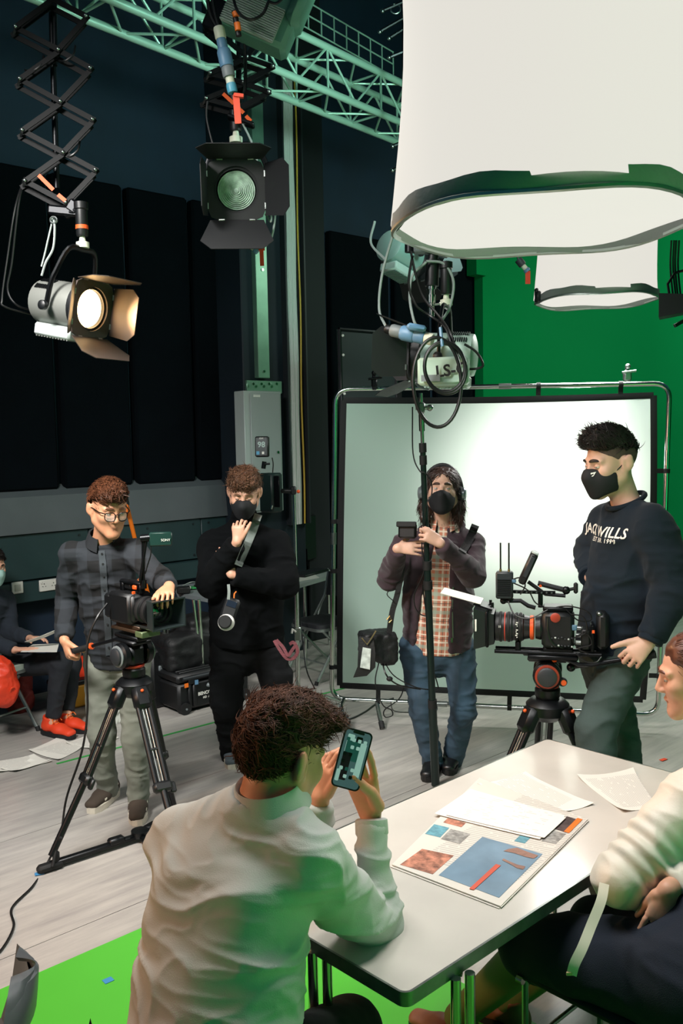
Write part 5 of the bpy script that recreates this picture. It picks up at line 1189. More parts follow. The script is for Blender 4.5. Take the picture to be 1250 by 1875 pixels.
# ================================================================== chairs
def fold_chair(base, fwd, label, seatm, framem, backz=0.82):
    o = thing('folding_chair', label, 'chair', Vector((base[0], base[1], 0))); M = MF(Vector((base[0], base[1], 0)), fwd)
    pt(o, 'seat', seatm, M, ('p', rrect(0.38, 0.38, 0.06), 0.035, Matrix.Translation((0, 0.0, 0.45))))
    pt(o, 'seat_rim', framem, M, ('p', rrect(0.40, 0.40, 0.065), 0.022, Matrix.Translation((0, 0.0, 0.425))))
    for s in (-1, 1):
        pt(o, 'front_leg', framem, M, ('t', [(s*0.2, 0.24, 0.012), (s*0.2, -0.2, 0.62), (s*0.2, -0.25, backz)], 0.0125)); pt(o, 'rear_leg', framem, M, ('t', [(s*0.18, -0.26, 0.012), (s*0.18, 0.15, 0.42)], 0.0115)); pt(o, 'foot_cap', BLKR, M, ('c', (s*0.2, 0.247, 0.0), (s*0.2, 0.235, 0.03), 0.016), ('c', (s*0.18, -0.266, 0.0), (s*0.18, -0.25, 0.03), 0.015))
        pt(o, 'hinge_arm', framem, M, ('t', [(s*0.19, -0.1, 0.42), (s*0.2, -0.17, 0.58)], 0.009))
    mb = MB(M); mb.sheet([[(x, -0.22-0.03*(1-(x/0.2)**2)-0.03*(z-0.62)/0.2, z) for x in np.linspace(-0.2, 0.2, 9)] for z in (0.62, 0.70, 0.80, backz)], 0.012); mb.build('backrest', seatm, o)
    pt(o, 'stretcher', framem, M, ('t', [(-0.2, 0.14, 0.15), (0.2, 0.14, 0.15)], 0.008)); return o
gsm = mat('grey_vinyl_seat', '#2b2d31', 0.6, bump=0.1, bscale=200); sfm = mat('chair_frame_silver', '#8f9793', 0.35, 0.7)
fold_chair(G(592, 1236), (-0.75, -0.66, 0), 'grey folding chair under the desk behind the man in fleece', gsm, sfm)
fold_chair(G(4, 1352)+Vector((-0.12, 0.1, 0)), (0.85, -0.5, 0), 'silver folding chair under the masked person by the wall', mat('pale_green_seat', '#a3b0a4', 0.5), sfm)
# chair of the woman
c0 = G(952, 1772, 0.455); wc = thing('side_chair', 'black seated metal chair under the woman in the cream blouse', 'chair', Vector((c0.x+0.2, c0.y-0.05, 0)))
Mc = TR(Vector((c0.x, c0.y, 0)) , Matrix((U, VN, UZ)).transposed())
seatb = mat('black_chair_seat', '#101316', 0.6, bump=0.1, bscale=200); grn = mat('chair_steel', '#8f9a93', 0.28, 0.9)
pt(wc, 'seat', seatb, Mc, ('b', (0.21, -0.25, 0.44), (0.44, 0.52, 0.035), 0.014))
for x, y in ((0.01, -0.01), (0.41, -0.01), (0.01, -0.49), (0.41, -0.49)): pt(wc, 'leg', grn, Mc, ('t', [(x, y, 0.43), (x, y, 0.0)], 0.0095))
for a, b_ in (((0.01, -0.01, 0.22), (0.41, -0.01, 0.22)), ((0.01, -0.01, 0.22), (0.01, -0.49, 0.22)), ((0.01, -0.49, 0.22), (0.41, -0.49, 0.22))): pt(wc, 'stretcher', grn, Mc, ('t', [a, b_], 0.007))
mb = MB(Mc); mb.sheet([[(x, -0.5-0.05*((z-0.55)/0.3)-0.02*math.cos((x-0.21)*7), z) for x in np.linspace(0.01, 0.41, 8)] for z in (0.52, 0.62, 0.72, 0.8)], 0.02); mb.build('backrest', seatb, wc)
pt(wc, 'bolt', CHROME, Mc, ('c', (-0.012, -0.02, 0.43), (-0.012, 0.0, 0.43), 0.012))
# chair of the man in front and the shell chair at the left edge
def shell_chair(base, fwd, m, label, h=0.80, sz=0.44):
    o = thing('shell_chair', label, 'chair', Vector((base[0], base[1], 0))); M = MF(Vector((base[0], base[1], 0)), fwd); rows = []
    for y, z, w in ((0.22, sz-0.01, 0.2), (0.1, sz, 0.22), (-0.08, sz-0.005, 0.22), (-0.17, sz+0.04, 0.22), (-0.2, sz+0.13, 0.215), (-0.22, sz+0.24, 0.21), (-0.23, h-0.09, 0.19), (-0.235, h-0.05, 0.165), (-0.238, h-0.02, 0.13), (-0.24, h, 0.08), (-0.24, h+0.004, 0.04)):
        rows.append([(w*t, y+0.05*t*t*(z > sz+0.02), z+0.025*t*t*(z < sz+0.02)) for t in np.linspace(-1, 1, 11)])
    mb = MB(M); mb.sheet(rows, 0.012); mb.build('shell', m, o)
    for s in (-1, 1):
        for y in (0.2, -0.2): pt(o, 'leg', CHROME, M, ('t', [(s*0.16, y*0.6, sz-0.02), (s*0.21, y, 0.0)], 0.011))
    return o
shell_chair(Vector((-0.97, 1.98, 0)), (-0.97, -0.22, 0), mat('grey_plastic_shell', '#565c60', 0.4), 'grey plastic chair whose rounded back shows at the bottom left', h=0.735)
shell_chair(mid(P(290, 2000, 1.90), P(440, 2010, 1.74))+Vector((0.03, 0.03, 0)), (0.67, 0.74, 0), mat('dark_plastic_shell', '#1b1e21', 0.4), 'dark chair under the seated man in the pale shirt', h=0.62, sz=0.47)
# ================================================================== white diffusion screen on a tube frame
fr = thing('diffusion_frame', 'chrome tube frame holding a large white diffusion screen', 'light diffuser', G(900, 1335))
fTL, fTR, fBR, fBL = P(614, 713, 6.10), P(1226, 702, 5.78), P(1204, 1309, 5.72), P(607, 1279, 6.10)
def corner(a, b, c, r=0.1, n=6):
    u = (a-b).normalized(); w = (c-b).normalized(); p0, p2 = b+u*r, b+w*r; return [p0*(1-t)**2+b*2*t*(1-t)+p2*t*t for t in [i/n for i in range(n+1)]]
loop = corner(fBL, fTL, fTR)+corner(fTL, fTR, fBR)+corner(fTR, fBR, fBL)+corner(fBR, fBL, fTL)
pt(fr, 'frame_tube', CHROME, I4); fr.children[-1]
bpy.data.objects.remove(fr.children[-1])
mb = MB(); mb.tube(loop, 0.0165, 12, closed=True); mb.build('frame_tube', CHROME, fr)
def fp(u, v, off=0.0):      # point of the frame plane
    p = (fTL*(1-u)+fTR*u)*(1-v)+(fBL*(1-u)+fBR*u)*v; nrm = (fTR-fTL).cross(fBL-fTL).normalized(); return p+nrm*off
scm = bpy.data.materials.new('white_diffusion_silk'); scm.use_nodes = True; nt = scm.node_tree; nt.nodes.remove(nt.nodes['Principled BSDF'])
t_n = nt.nodes.new('ShaderNodeBsdfTranslucent'); t_n.inputs[0].default_value = lin('#e6efe9'); d_n = nt.nodes.new('ShaderNodeBsdfDiffuse'); d_n.inputs[0].default_value = lin('#bcd6cb')
mx_ = nt.nodes.new('ShaderNodeMixShader'); mx_.inputs[0].default_value = 0.55; nt.links.new(d_n.outputs[0], mx_.inputs[1]); nt.links.new(t_n.outputs[0], mx_.inputs[2]); nt.links.new(mx_.outputs[0], nt.nodes['Material Output'].inputs[0])
s0, s1, r0, r1 = 0.026, 0.955, 0.035, 0.955
rows = []
for j in range(17):
    v = j/16; row = []
    for i in range(17):
        u = i/16; e = 0.012*math.sin(pi*v)*(1 if u > 0.5 else -0.3)*abs(2*u-1); row.append(fp(s0+(s1-s0)*u+e, r0+(r1-r0)*v+0.006*math.sin(pi*u)*(1-v), 0.01*math.sin(pi*u)*math.sin(pi*v)))
    rows.append(row)
mb = MB(); mb.sheet(rows, 0.0); mb.build('silk', scm, fr)
hemm = mat('black_hem_tape', '#07090b', 0.8)
for nm_, pts in (('hem', [r[0] for r in rows]), ('hem', [r[-1] for r in rows]), ('hem', rows[0]), ('hem', rows[-1])):
    mb = MB(); nrm = (fTR-fTL).cross(fBL-fTL).normalized(); mb.tube([p-nrm*0.0 for p in pts], 0.021, 8, flat=0.12, up=(fTR-fTL) if pts is not rows[0] and pts is not rows[-1] else (0, 0, 1)); mb.build(nm_, hemm, fr)
for (u, v) in ((0, 0.42), (0, 0.58), (0, 0.895), (0.15, 1), (0.56, 1), (1, 0.26), (1, 0.88), (0.2, 0), (0.62, 0), (0.86, 0)):
    p = fp(u, v); d = (fBL-fTL if u in (0, 1) else fTR-fTL).normalized(); q = fp(min(max(u, 0.03), 0.97), min(max(v, 0.03), 0.96))
    mb = MB(); mb.cyl(p-d*0.014, p+d*0.014, 0.021, n=12); mb.box((p+q)/2, ((p-q).length, 0.03, 0.006), frame((fTR-fTL).cross(fBL-fTL), q-p)); mb.build('elastic_clip', hemm, fr)
for (u, v) in ((0, 0.475), (0.52, 0), (0.35, 1), (0.86, 1)):
    p = fp(u, v); d = (fBL-fTL if u in (0, 1) else fTR-fTL).normalized(); pt(fr, 'joint_collar', STEEL, I4, ('c', p-d*0.04, p+d*0.04, 0.0195))
for pts in ([fp(0.04, 1.0), P(624, 1292, 5.9), P(634, 1318, 5.86), (lambda g: g+UZ*0.012)(G(637, 1325))], [fp(0.145, 1.0), fp(0.145, 1.0).lerp(G(700, 1337), 0.5), G(700, 1337)+UZ*0.012], [fp(0.86, 1.0), G(1118, 1372)+UZ*0.012]):
    pt(fr, 'foot', CHROME, I4, ('t', pts, 0.015)); e = Vector(pts[-1]); d = (Vector(pts[-2])-e).normalized(); pt(fr, 'foot_cap', BLKR, I4, ('c', e-UZ*0.0, e+d*0.05, 0.019))
for (px, py, sc_) in ((685, 700, 0.8), (1148, 688, 1.0)):
    p = P(px, py, 5.9 if px > 900 else 6.0); pt(fr, 'clamp', STEEL if px > 900 else BLKM, I4, ('b', p, (0.05*sc_, 0.04, 0.07), 0.01), ('c', p+Vector((0, 0, -0.05)), p+Vector((0, 0, 0.06)), 0.014), ('c', p+Vector((-0.04, -0.02, 0.02)), p+Vector((0.05, -0.02, 0.03)), 0.008), ('e', p+Vector((0, -0.01, 0.06)), 0.018))
# ================================================================== boom pole leaning in front of the screen
def pole_pt(t): return P(770, 720, 4.72).lerp(G(797, 1440)+UZ*0.01, t)
bp_ = thing('boom_pole', 'tall black telescopic boom pole held upright by the sound man', 'boom pole', G(797, 1440))
dkg = mat('dark_green_carbon', '#12211f', 0.35, 0.3)
for a, b_, r in ((0.12, 0.42, 0.0155), (0.42, 0.78, 0.0195), (0.78, 1.0, 0.0235)): pt(bp_, 'tube_section', dkg, I4, ('c', pole_pt(a), pole_pt(b_), r, r, 18))
for t in (0.13, 0.16, 0.42, 0.47, 0.78): pt(bp_, 'locking_collar', BLKR, I4, ('c', pole_pt(t-0.011), pole_pt(t+0.011), 0.025 if t > 0.4 else 0.02, None, 16))
pt(bp_, 'tip', STEEL, I4, ('c', pole_pt(0.0), pole_pt(0.12), 0.010), ('c', pole_pt(0.05), pole_pt(0.09), 0.016), ('c', pole_pt(0.035)+Vector((-0.03, 0, 0)), pole_pt(0.035)+Vector((0.04, 0, 0)), 0.011), ('e', pole_pt(0.035)+Vector((0.045, 0, 0)), 0.018), ('b', pole_pt(0.035), (0.036, 0.036, 0.06), 0.008))
pt(bp_, 'shock_mount', BLKM, I4, ('l', [(0.012, 0), (0.05, 0.01), (0.05, 0.03), (0.012, 0.04)], P(768, 710, 4.72), (0.4, 0, 0.7)), ('l', [(0.012, 0), (0.045, 0.01), (0.045, 0.025), (0.012, 0.035)], P(778, 700, 4.72), (0.4, 0, 0.7)))
cable('boom_cable', [P(755, 745, 4.74), P(756, 830, 4.74), P(768, 862, 4.72), P(778, 866, 4.71), P(789, 882, 4.73), P(790, 905, 4.73), P(781, 922, 4.73), P(776, 960, 4.76), P(772, 1000, 4.80), P(776, 1045, 4.80), P(758, 1090, 4.82), P(764, 1120, 4.84), P(786, 1128, 4.84), P(790, 1105, 4.84), P(774, 1070, 4.84), P(782, 1140, 4.86), P(786, 1200, 4.9), P(800, 1250, 4.93), P(801, 1262, 4.93), P(790, 1263, 4.92), P(760, 1258, 4.9), P(722, 1238, 4.9), P(702, 1210, 4.95)], 0.0036, CABLE, bp_, 6)
# small recorder box on the pole and sound bag at his hip
rb_ = thing('belt_pack', 'small black wireless pack at the top of the sound man’s arm', 'wireless pack', P(748, 972, 4.82)); pt(rb_, 'pouch', BLK, MF(P(746, 972, 4.82), (-0.3, -1, 0.1)), ('b', (0, 0, 0), (0.10, 0.035, 0.085), 0.012)); pt(rb_, 'flap', BLKR, MF(P(744, 960, 4.80), (-0.3, -1, 0.1)), ('b', (0, 0.004, 0), (0.11, 0.012, 0.03), 0.005))
sb_ = thing('sound_bag', 'black sound recordist bag with clear pocket hanging at the hip', 'bag', P(690, 1215, 5.0))
b = SDF(0.02); bagm = mat('black_nylon', '#090b0d', 0.6, bump=0.25, bscale=90)
b.rbox(P(700, 1182, 5.0), (0.05, 0.07, 0.065), yaw(0.3), 0.015); b.rbox(P(676, 1180, 4.96), (0.035, 0.06, 0.06), yaw(0.3), 0.012); b.rbox(P(712, 1195, 5.0), (0.03, 0.05, 0.05), yaw(-0.2), 0.012); b.build('bag_body', bagm, sb_, 0.008, folds(0.007, (20, 20, 20), 2.0))
mb = MB(); mb.sheet([[P(658, 1165, 4.9), P(684, 1168, 4.88)], [P(656, 1195, 4.88), P(688, 1196, 4.87)], [P(655, 1220, 4.88), P(687, 1222, 4.87)], [P(647, 1240, 4.9), P(672, 1237, 4.88)]], 0.01); mb.build('front_flap', bagm, sb_)
mb = MB(); mb.sheet([[P(664, 1185, 4.86), P(679, 1188, 4.86)], [P(661, 1205, 4.86), P(678, 1207, 4.86)], [P(659, 1222, 4.86), P(677, 1226, 4.86)]], 0.002); mb.build('clear_pocket', mat('clear_vinyl', '#b9c2bd', 0.15, var=0.3, vscale=40), sb_)
pt(sb_, 'carabiner', mat('brass_clip', '#b8a878', 0.3, 0.9), I4, ('t', [P(662, 1168, 4.87), P(672, 1180, 4.86), P(682, 1165, 4.86), P(688, 1155, 4.87)], 0.004), ('t', [P(708, 1135, 4.95), P(713, 1128, 4.95), P(717, 1135, 4.95), P(712, 1140, 4.95)], 0.005))
strap('shoulder_strap', bagm, sb_, [P(870, 962, 5.06), P(858, 990, 5.0), P(846, 1010, 4.98)], 0.022, h3, 0.008); strap('shoulder_strap', bagm, sb_, [P(737, 1035, 4.98), P(728, 1085, 4.98), P(718, 1120, 4.98), P(712, 1160, 4.98)], 0.016, None)
for pts in ([P(694, 1210, 4.95), P(687, 1250, 4.9), P(700, 1290, 4.9), P(716, 1300, 4.92), P(718, 1310, 4.92), P(705, 1313, 4.92), P(704, 1300, 4.92), P(730, 1280, 4.95), P(740, 1258, 5.0)], [P(715, 1285, 5.0), P(722, 1302, 5.2), P(760, 1305, 5.5)]): cable('loose_cable', pts, 0.0035, CABLE, sb_)
pt(sb_, 'connector', BLKR, I4, ('e', P(713, 1243, 4.9), (0.018, 0.015, 0.014))); cable('loose_cable', [P(700, 1212, 4.95), P(705, 1232, 4.9), P(716, 1246, 4.9), P(735, 1256, 4.9), P(770, 1262, 4.92)], 0.0045, CABLE, sb_)
cable('antenna_wire', [P(722, 1102, 4.95), P(709, 1090, 4.95), P(712, 1082, 4.95), P(726, 1079, 4.95)], 0.0025, CABLE, sb_)
# ================================================================== silk space lights
def lantern(cx, cy, z, rad, hgt, label, bulge=0.0, clips=()):
    o = thing('space_light', label, 'lantern', Vector((cx, cy, z)), 'silk space lights'); c = Vector((cx, cy, z))
    n = 64; rows = []
    for j in range(13):
        t = j/12; row = []
        for i in range(n+1):
            a = 2*pi*i/n; w = 0.012*math.sin(a*7+1.3*t*3)*(1-t)*0.6+0.01*math.sin(a*3+t*5)
            r = rad*(1-0.05*math.sin(pi*min(1, t*1.3))+bulge*t)+w*rad*2; row.append(c+Vector((r*math.cos(a), r*math.sin(a), 0.03+hgt*t)))
        rows.append(row)
    silk = MATS.get('lit_silk') or mat('lit_silk', '#5a5852', 0.95, emit='#ebe7de', estr=0.73, spec=0.1)
    silk2 = MATS.get('lit_silk_bottom') or mat('lit_silk_bottom', '#5a5852', 0.95, emit='#eeebe2', estr=0.73, spec=0.1)
    mb = MB(); mb.sheet(rows, 0.0); mb.build('skirt', silk, o)
    hem = MATS.get('hem_band') or mat('hem_band', '#8b908d', 0.7, bump=0.2, bscale=30); band = []
    for z_, rr in ((0.0, 1.0), (0.02, 1.008), (0.05, 1.0), (0.052, 0.985), (0.0, 0.985)):
        band.append([c+Vector((rad*(rr+0.006*math.sin(a*9))*math.cos(a), rad*(rr+0.006*math.sin(a*9))*math.sin(a), z_+0.006*math.sin(a*5+1)+0.004*math.sin(a*11))) for a in [2*pi*i/n for i in range(n+1)]])
    mb = MB(); mb.sheet(band, 0.0); mb.build('hem_band', hem, o)
    mb = MB(); mb.tube([c+Vector((rad*1.0*math.cos(a), rad*1.0*math.sin(a), 0.002+0.006*math.sin(a*5+1))) for a in [2*pi*i/n for i in range(n)]], 0.007, 6, closed=True); mb.build('hoop', ALU, o)
    vs = [c+Vector((0, 0, 0.022))]; fs = []
    for k in range(1, 9):
        for i in range(n): a = 2*pi*i/n; r = rad*0.985*k/8; vs.append(c+Vector((r*math.cos(a), r*math.sin(a), 0.022+0.008*math.sin(a*5)*(k/8)**2-0.01*(1-(k/8)**2))))
    fs += [(0, 1+i, 1+(i+1) % n) for i in range(n)]
    for k in range(7): fs += [(1+k*n+i, 1+(k+1)*n+i, 1+(k+1)*n+(i+1) % n, 1+k*n+(i+1) % n) for i in range(n)]
    mb = MB(); mb.add(vs, fs); mb.build('bottom_silk', silk2, o)
    topz = z+hgt+0.03
    mb = MB(); mb.tube([c+Vector((rad*(1+bulge)*math.cos(a), rad*(1+bulge)*math.sin(a), hgt+0.03)) for a in [2*pi*i/n for i in range(n)]], 0.012, 6, closed=True); mb.build('top_hoop', ALU, o)
    for a in (0.3, 2.4, 4.5): pt(o, 'suspension_cable', BLKM, I4, ('t', [c+Vector((rad*(1+bulge)*math.cos(a), rad*(1+bulge)*math.sin(a), hgt+0.03)), Vector((cx, cy, 5.4))], 0.004, 5))
    pt(o, 'hanger', BLKM, I4, ('c', (cx, cy, 5.35), (cx, cy, 6.6), 0.024))
    for a in clips:
        p = c+Vector((rad*1.01*math.cos(a), rad*1.01*math.sin(a), 0.03)); pt(o, 'clip', BLK, MF(p, Vector((math.cos(a), math.sin(a), 0))), ('b', (0, 0.005, 0.0), (0.05, 0.03, 0.07), 0.008), ('b', (0.012, 0.01, 0.03), (0.03, 0.02, 0.05), 0.006))
    return o
lantern(0.56, 2.50, 2.53, 0.405, 1.25, 'large glowing white silk lantern filling the upper right of the picture', -0.03, clips=(5.55,))
lantern(1.68, 5.95, 2.81, 0.388, 1.1, 'smaller glowing silk lantern further off below the large one', 0.02, clips=(3.3,))
# ================================================================== fresnel lamps on pantographs
def fresnel(loc, fwd, s, label, lit=None, doors=(35, 35, 35, 35), bodym=None, doorm=None, yoke_up=0.25, mark=None, grp=None, group='studio fresnel lamps', yokeang=0.0, hang=None, spotp=0):
    """+Y forward; doors: opening angle of top, bottom, left, right leaf measured from the beam axis"""
    o = thing('fresnel_lamp', label, 'studio lamp', loc, group); M = MF(loc, fwd) @ Matrix.Scale(s, 4)
    bodym = bodym or DGREY; doorm = doorm or mat('barn_door_black', '#0b0d10', 0.6)
    pt(o, 'housing', bodym, M, ('l', [(0.09, -0.26), (0.118, -0.25), (0.125, -0.2), (0.125, 0.02), (0.12, 0.05)], (0, 0, 0), (0, 1, 0), 32))
    mb = MB(M)
    for i in range(9):
        for a in (-0.9, -0.45, 0, 0.45, 0.9): mb.box((0.127*math.sin(a), -0.22+0.012*i, 0.127*math.cos(a)), (0.03, 0.005, 0.006), Matrix.Rotation(a, 3, 'Y'))
    v = mb.build('vent_slots', BLKM, o); v['kind'] = 'stuff'
    pt(o, 'ballast_box', LGREY if bodym is not DGREY else DGREY, M, ('b', (0, -0.10, -0.15), (0.16, 0.26, 0.07), 0.012))
    mb = MB(M)
    for i in range(12): mb.box((0, -0.21+0.02*i, -0.187), (0.14, 0.008, 0.006))
    v = mb.build('heat_fins', bodym, o); v['kind'] = 'stuff'
    pt(o, 'front_ring', BLK, M, ('l', [(0.118, 0.03), (0.138, 0.04), (0.138, 0.09), (0.105, 0.09), (0.105, 0.05)], (0, 0, 0), (0, 1, 0), 32))
    prof = [(0.102, 0.05), (0.102, 0.066)]
    for i in range(9): r = 0.098-0.0095*i; prof += [(r, 0.075), (r-0.008, 0.066)]
    prof += [(0.012, 0.072), (0.0005, 0.074)]
    lm_ = (MATS.get('lit_lens_'+lit) or mat('lit_lens_'+lit, '#f0d8b0', 0.2, emit=lit, estr=7.0)) if lit else (MATS.get('fresnel_glass') or mat('fresnel_glass', '#a9bfb0', 0.12, spec=0.8, coat=0.6, var=0.35, vscale=30))
    pt(o, 'lens', lm_, M, ('l', prof, (0, 0, 0), (0, 1, 0), 36))
    mb = MB(M); q = 0.15
    fo = [(-q, -q*0.8), (-q*0.8, -q), (q*0.8, -q), (q, -q*0.8), (q, q*0.8), (q*0.8, q), (-q*0.8, q), (-q, q*0.8)]
    R_in = [(0.118*math.cos(2*pi*i/32), 0.118*math.sin(2*pi*i/32)) for i in range(32)]; Mx = Matrix.Translation((0, 0.098, 0)) @ Matrix.Rotation(pi/2, 4, 'X')
    fo2 = []
    for i in range(32):
        a = 2*pi*i/32; ca, sa_ = math.cos(a), math.sin(a); k = min(q/max(abs(ca), 1e-6), q/max(abs(sa_), 1e-6), q*1.8/(abs(ca)+abs(sa_))); fo2.append((k*ca, k*sa_))
    vs = []; fs = []
    for zz in (-0.006, 0.006):
        vs += [Mx @ Vector((x, y, zz)) for x, y in R_in]+[Mx @ Vector((x, y, zz)) for x, y in fo2]
    for i in range(32):
        j = (i+1) % 32; fs += [(i, j, 32+j, 32+i), (64+i, 96+i, 96+j, 64+j), (32+i, 32+j, 96+j, 96+i), (i, 64+i, 64+j, j)]
    mb.add(vs, fs); mb.build('barn_door_frame', doorm, o)
    for nm_, ang, R0 in (('top', doors[0], 0), ('right', doors[3], pi/2), ('bottom', doors[1], pi), ('left', doors[2], 3*pi/2)):
        if ang is None: continue
        a = math.radians(ang); L = 0.20; w0, w1 = 0.14, 0.19; Rz = Matrix.Rotation(R0, 3, 'Y')
        side = nm_ in ('left', 'right')
        pl_ = [(-w0, 0), (w0, 0), (w1, L*0.72), (w1*0.7, L), (-w1*0.7, L), (-w1, L*0.72)] if not side else [(-0.13, 0), (0.13, 0), (0.14, L*0.75), (0.1, L), (-0.1, L), (-0.14, L*0.75)]
        # leaf hinged at the frame edge: local y along the leaf
        Md = Rz.to_4x4() @ (Matrix.Translation((0, 0.105, 0.152)) @ Matrix.Rotation(a, 4, 'X'))
        mb = MB(M); mb.prism(pl_, 0.004, Md); lf = mb.build('barn_door', doorm, o)
        for x in (-0.08, 0.08): mb = MB(M); mb.cyl(Md @ Vector((x-0.015, 0.0, 0)), Md @ Vector((x+0.015, 0.0, 0)), 0.007, n=8); mb.build('hinge', STEEL, lf)
    # yoke
    ym = BLKM; Y = [(-0.155, -0.08, -0.02), (-0.162, -0.08, 0.10), (-0.15, -0.08, 0.17), (-0.10, -0.08, yoke_up), (0, -0.08, yoke_up+0.012), (0.10, -0.08, yoke_up), (0.15, -0.08, 0.17), (0.162, -0.08, 0.10), (0.155, -0.08, -0.02)]
    Ry = Matrix.Rotation(yokeang, 4, 'X'); piv = Matrix.Translation((0, -0.08, -0.02)); My = M @ piv @ Ry @ piv.inverted()
    mb = MB(My); mb.tube(curve_pts(Y, 4), 0.011, 8, flat=1.5, up=(0, 1, 0)); mb.build('yoke', ym, o)
    for sx in (-1, 1): pt(o, 'tilt_knob', BLK, My, ('l', [(0.02, 0), (0.026, 0.006), (0.026, 0.03), (0.018, 0.036)], (sx*0.16, -0.08, -0.02), (sx, 0, 0), 12))
    topp = My @ Vector((0, -0.08, yoke_up+0.02))
    pt(o, 'spigot_collar', CREAMP, I4, ('l', [(0.035*s, 0), (0.035*s, 0.03*s), (0.018*s, 0.036*s), (0.014*s, 0.07*s)], topp, (0, 0, 1), 18))
    pt(o, 'spigot', BLK, I4, ('l', [(0.028*s, 0.06*s), (0.032*s, 0.07*s), (0.032*s, 0.2*s), (0.038*s, 0.205*s), (0.038*s, 0.24*s), (0.02*s, 0.245*s)], topp, (0, 0, 1), 18))
    if mark: lettering('maker_mark', mark[0], mark[1]*s, M @ mark[2], BLACKINK, o, bold=0.002)
    if spotp:
        f = Vector(fwd).normalized(); l = lamp('fresnel_bulb', 'SPOT', Vector(loc)+f*0.11*s, Vector(loc)+f*2, spotp, (1.0, 0.56, 0.26), 0.05, angle=75, blend=0.6)
    return o, topp
def pantograph(nodes, wpx, depth, label, lay=0.05, barw=0.012, tilt=(4, -14), topz=None):
    """scissor arms: nodes = crossing points in pixels, top to bottom"""
    o = thing('pantograph', label, 'lamp hanger', P(nodes[-1][0], nodes[-1][1], depth), 'scissor pantographs')
    bm_ = mat('pantograph_black', '#040608', 0.6, spec=0.2); lays = (Vector((0, 0, 0)), Vector((-lay*0.55, lay*0.85, lay*-0.3)))
    lf, rt = [], []
    for (x, y), (x2, y2) in zip(nodes, nodes[1:]):
        mx, my = (x+x2)/2, (y+y2)/2; lf.append((mx-wpx, my-tilt[1]*0+6)); rt.append((mx+wpx*0.78, my+tilt[1]))
    W = lambda q: P(q[0], q[1], depth)
    lf = [W(q) for q in lf]; rt = [W(q) for q in rt]; cs = [W(q) for q in nodes]
    def bar(a, b_, d):
        n_ = (b_-a); mb = MB(); mb.box((a+b_)/2+d, (n_.length+0.02, 0.006, barw*2), frame((0, -1, 0.1), n_) @ Matrix.Rotation(pi/2, 3, 'X')); mb.build('scissor_bar', bm_, o)
    for li, d in enumerate(lays):
        for i in range(len(lf)):
            bar(cs[i], lf[i], d); bar(cs[i], rt[i], d); bar(cs[i+1], lf[i], d); bar(cs[i+1], rt[i], d)
    mb = None
    for p in lf+rt+cs[1:]:
        pt(o, 'pivot_bolt', STEEL, I4, ('c', p+Vector((0, -0.014, 0)), p+lays[1], 0.006, None, 8), ('e', p+Vector((0, -0.014, 0)), 0.0095))
    return o, cs
metalg = mat('warm_grey_housing', '#7d7f7a', 0.4, 0.3); bdm = mat('barn_door_lamplit', '#3a302b', 0.55)  # bdm: black doors with the bulb's warm light put into the colour
# left lit lamp
D1 = 4.3
L1, top1 = fresnel(P(143, 562, D1), (0.88, -0.43, -0.2), 0.86, 'lit tungsten fresnel lamp glowing orange at the left', lit='#ffd9a0', doors=(8, 28, -8, 52), bodym=metalg, doorm=bdm, yoke_up=0.30, yokeang=-0.2, spotp=70)
pg1, cs1 = pantograph([(96, -3), (108, 92), (112, 187), (117, 280), (122, 372)], 72, D1, 'black scissor pantograph carrying the lit lamp at the left')
pt(pg1, 'drop_tube', BLKM, I4, ('c', P(92, -60, D1+0.1), P(104, 345, D1+0.1), 0.014), ('c', P(99, -60, D1+0.08), P(101, 120, D1+0.08), 0.011))
pt(pg1, 'end_plate', BLKM, I4, ('br', P(122, 388, D1), (0.17, 0.05, 0.045), Matrix.Rotation(0.12, 3, 'Y'), 0.01), ('br', P(136, 380, D1), (0.06, 0.06, 0.06), Matrix.Rotation(0.6, 3, 'Y'), 0.01)); pt(pg1, 'spigot_drop', BLKM, I4, ('c', P(121, 394, D1), top1+UZ*0.18, 0.02))
orl = mat('orange_print', '#e2551d', 0.6)
for (a, b_) in (((70, 320), (98, 348)), ((106, 356), (120, 368)), ((124, 374), (138, 388))):
    p0, p1 = P(a[0], a[1], D1-0.02), P(b_[0], b_[1], D1-0.02); pt(pg1, 'orange_label', orl, I4, ('br', (p0+p1)/2, ((p1-p0).length, 0.002, 0.018), frame((0, -1, 0.1), p1-p0) @ Matrix.Rotation(pi/2, 3, 'X')))
pt(L1, 'orange_band', orl, I4, ('l', [(0.029, 0), (0.029, 0.018)], top1+UZ*0.085, (0, 0, 1), 18))
cable('safety_cable', [P(98, 398, D1), P(100, 420, D1-0.03), P(97, 455, D1-0.04), P(84, 480, D1-0.05), P(76, 505, D1-0.05)], 0.0055, GCABLE, L1); cable('safety_cable', [P(97, 400, D1), P(90, 430, D1-0.03), P(82, 465, D1-0.03), P(76, 488, D1-0.03)], 0.0045, GCABLE, L1)
pt(L1, 'eye_bolt', STEEL, I4, ('t', [P(98+6*math.cos(a), 403+6*math.sin(a), D1-0.02) for a in [2*pi*i/12 for i in range(13)]], 0.005))
for k_, pts in enumerate(([P(45, 325, D1+0.1), P(28, 380, D1), P(14, 470, D1), P(4, 545, D1), P(10, 562, D1), P(66, 578, D1+0.1)], [P(46, 326, D1+0.1), P(34, 375, D1), P(22, 480, D1), P(14, 530, D1), P(30, 558, D1), P(64, 570, D1+0.1)])): cable('supply_cable', pts, 0.005, CABLE, L1)
for x0, y0 in ((118, 100), (60, 118), (126, 275)): cable('tied_cable', [P(x0-14, y0+10, D1+0.05), P(x0, y0+12, D1), P(x0+16, y0, D1), P(x0+20, y0-16, D1+0.03)], 0.005, CABLE, pg1)
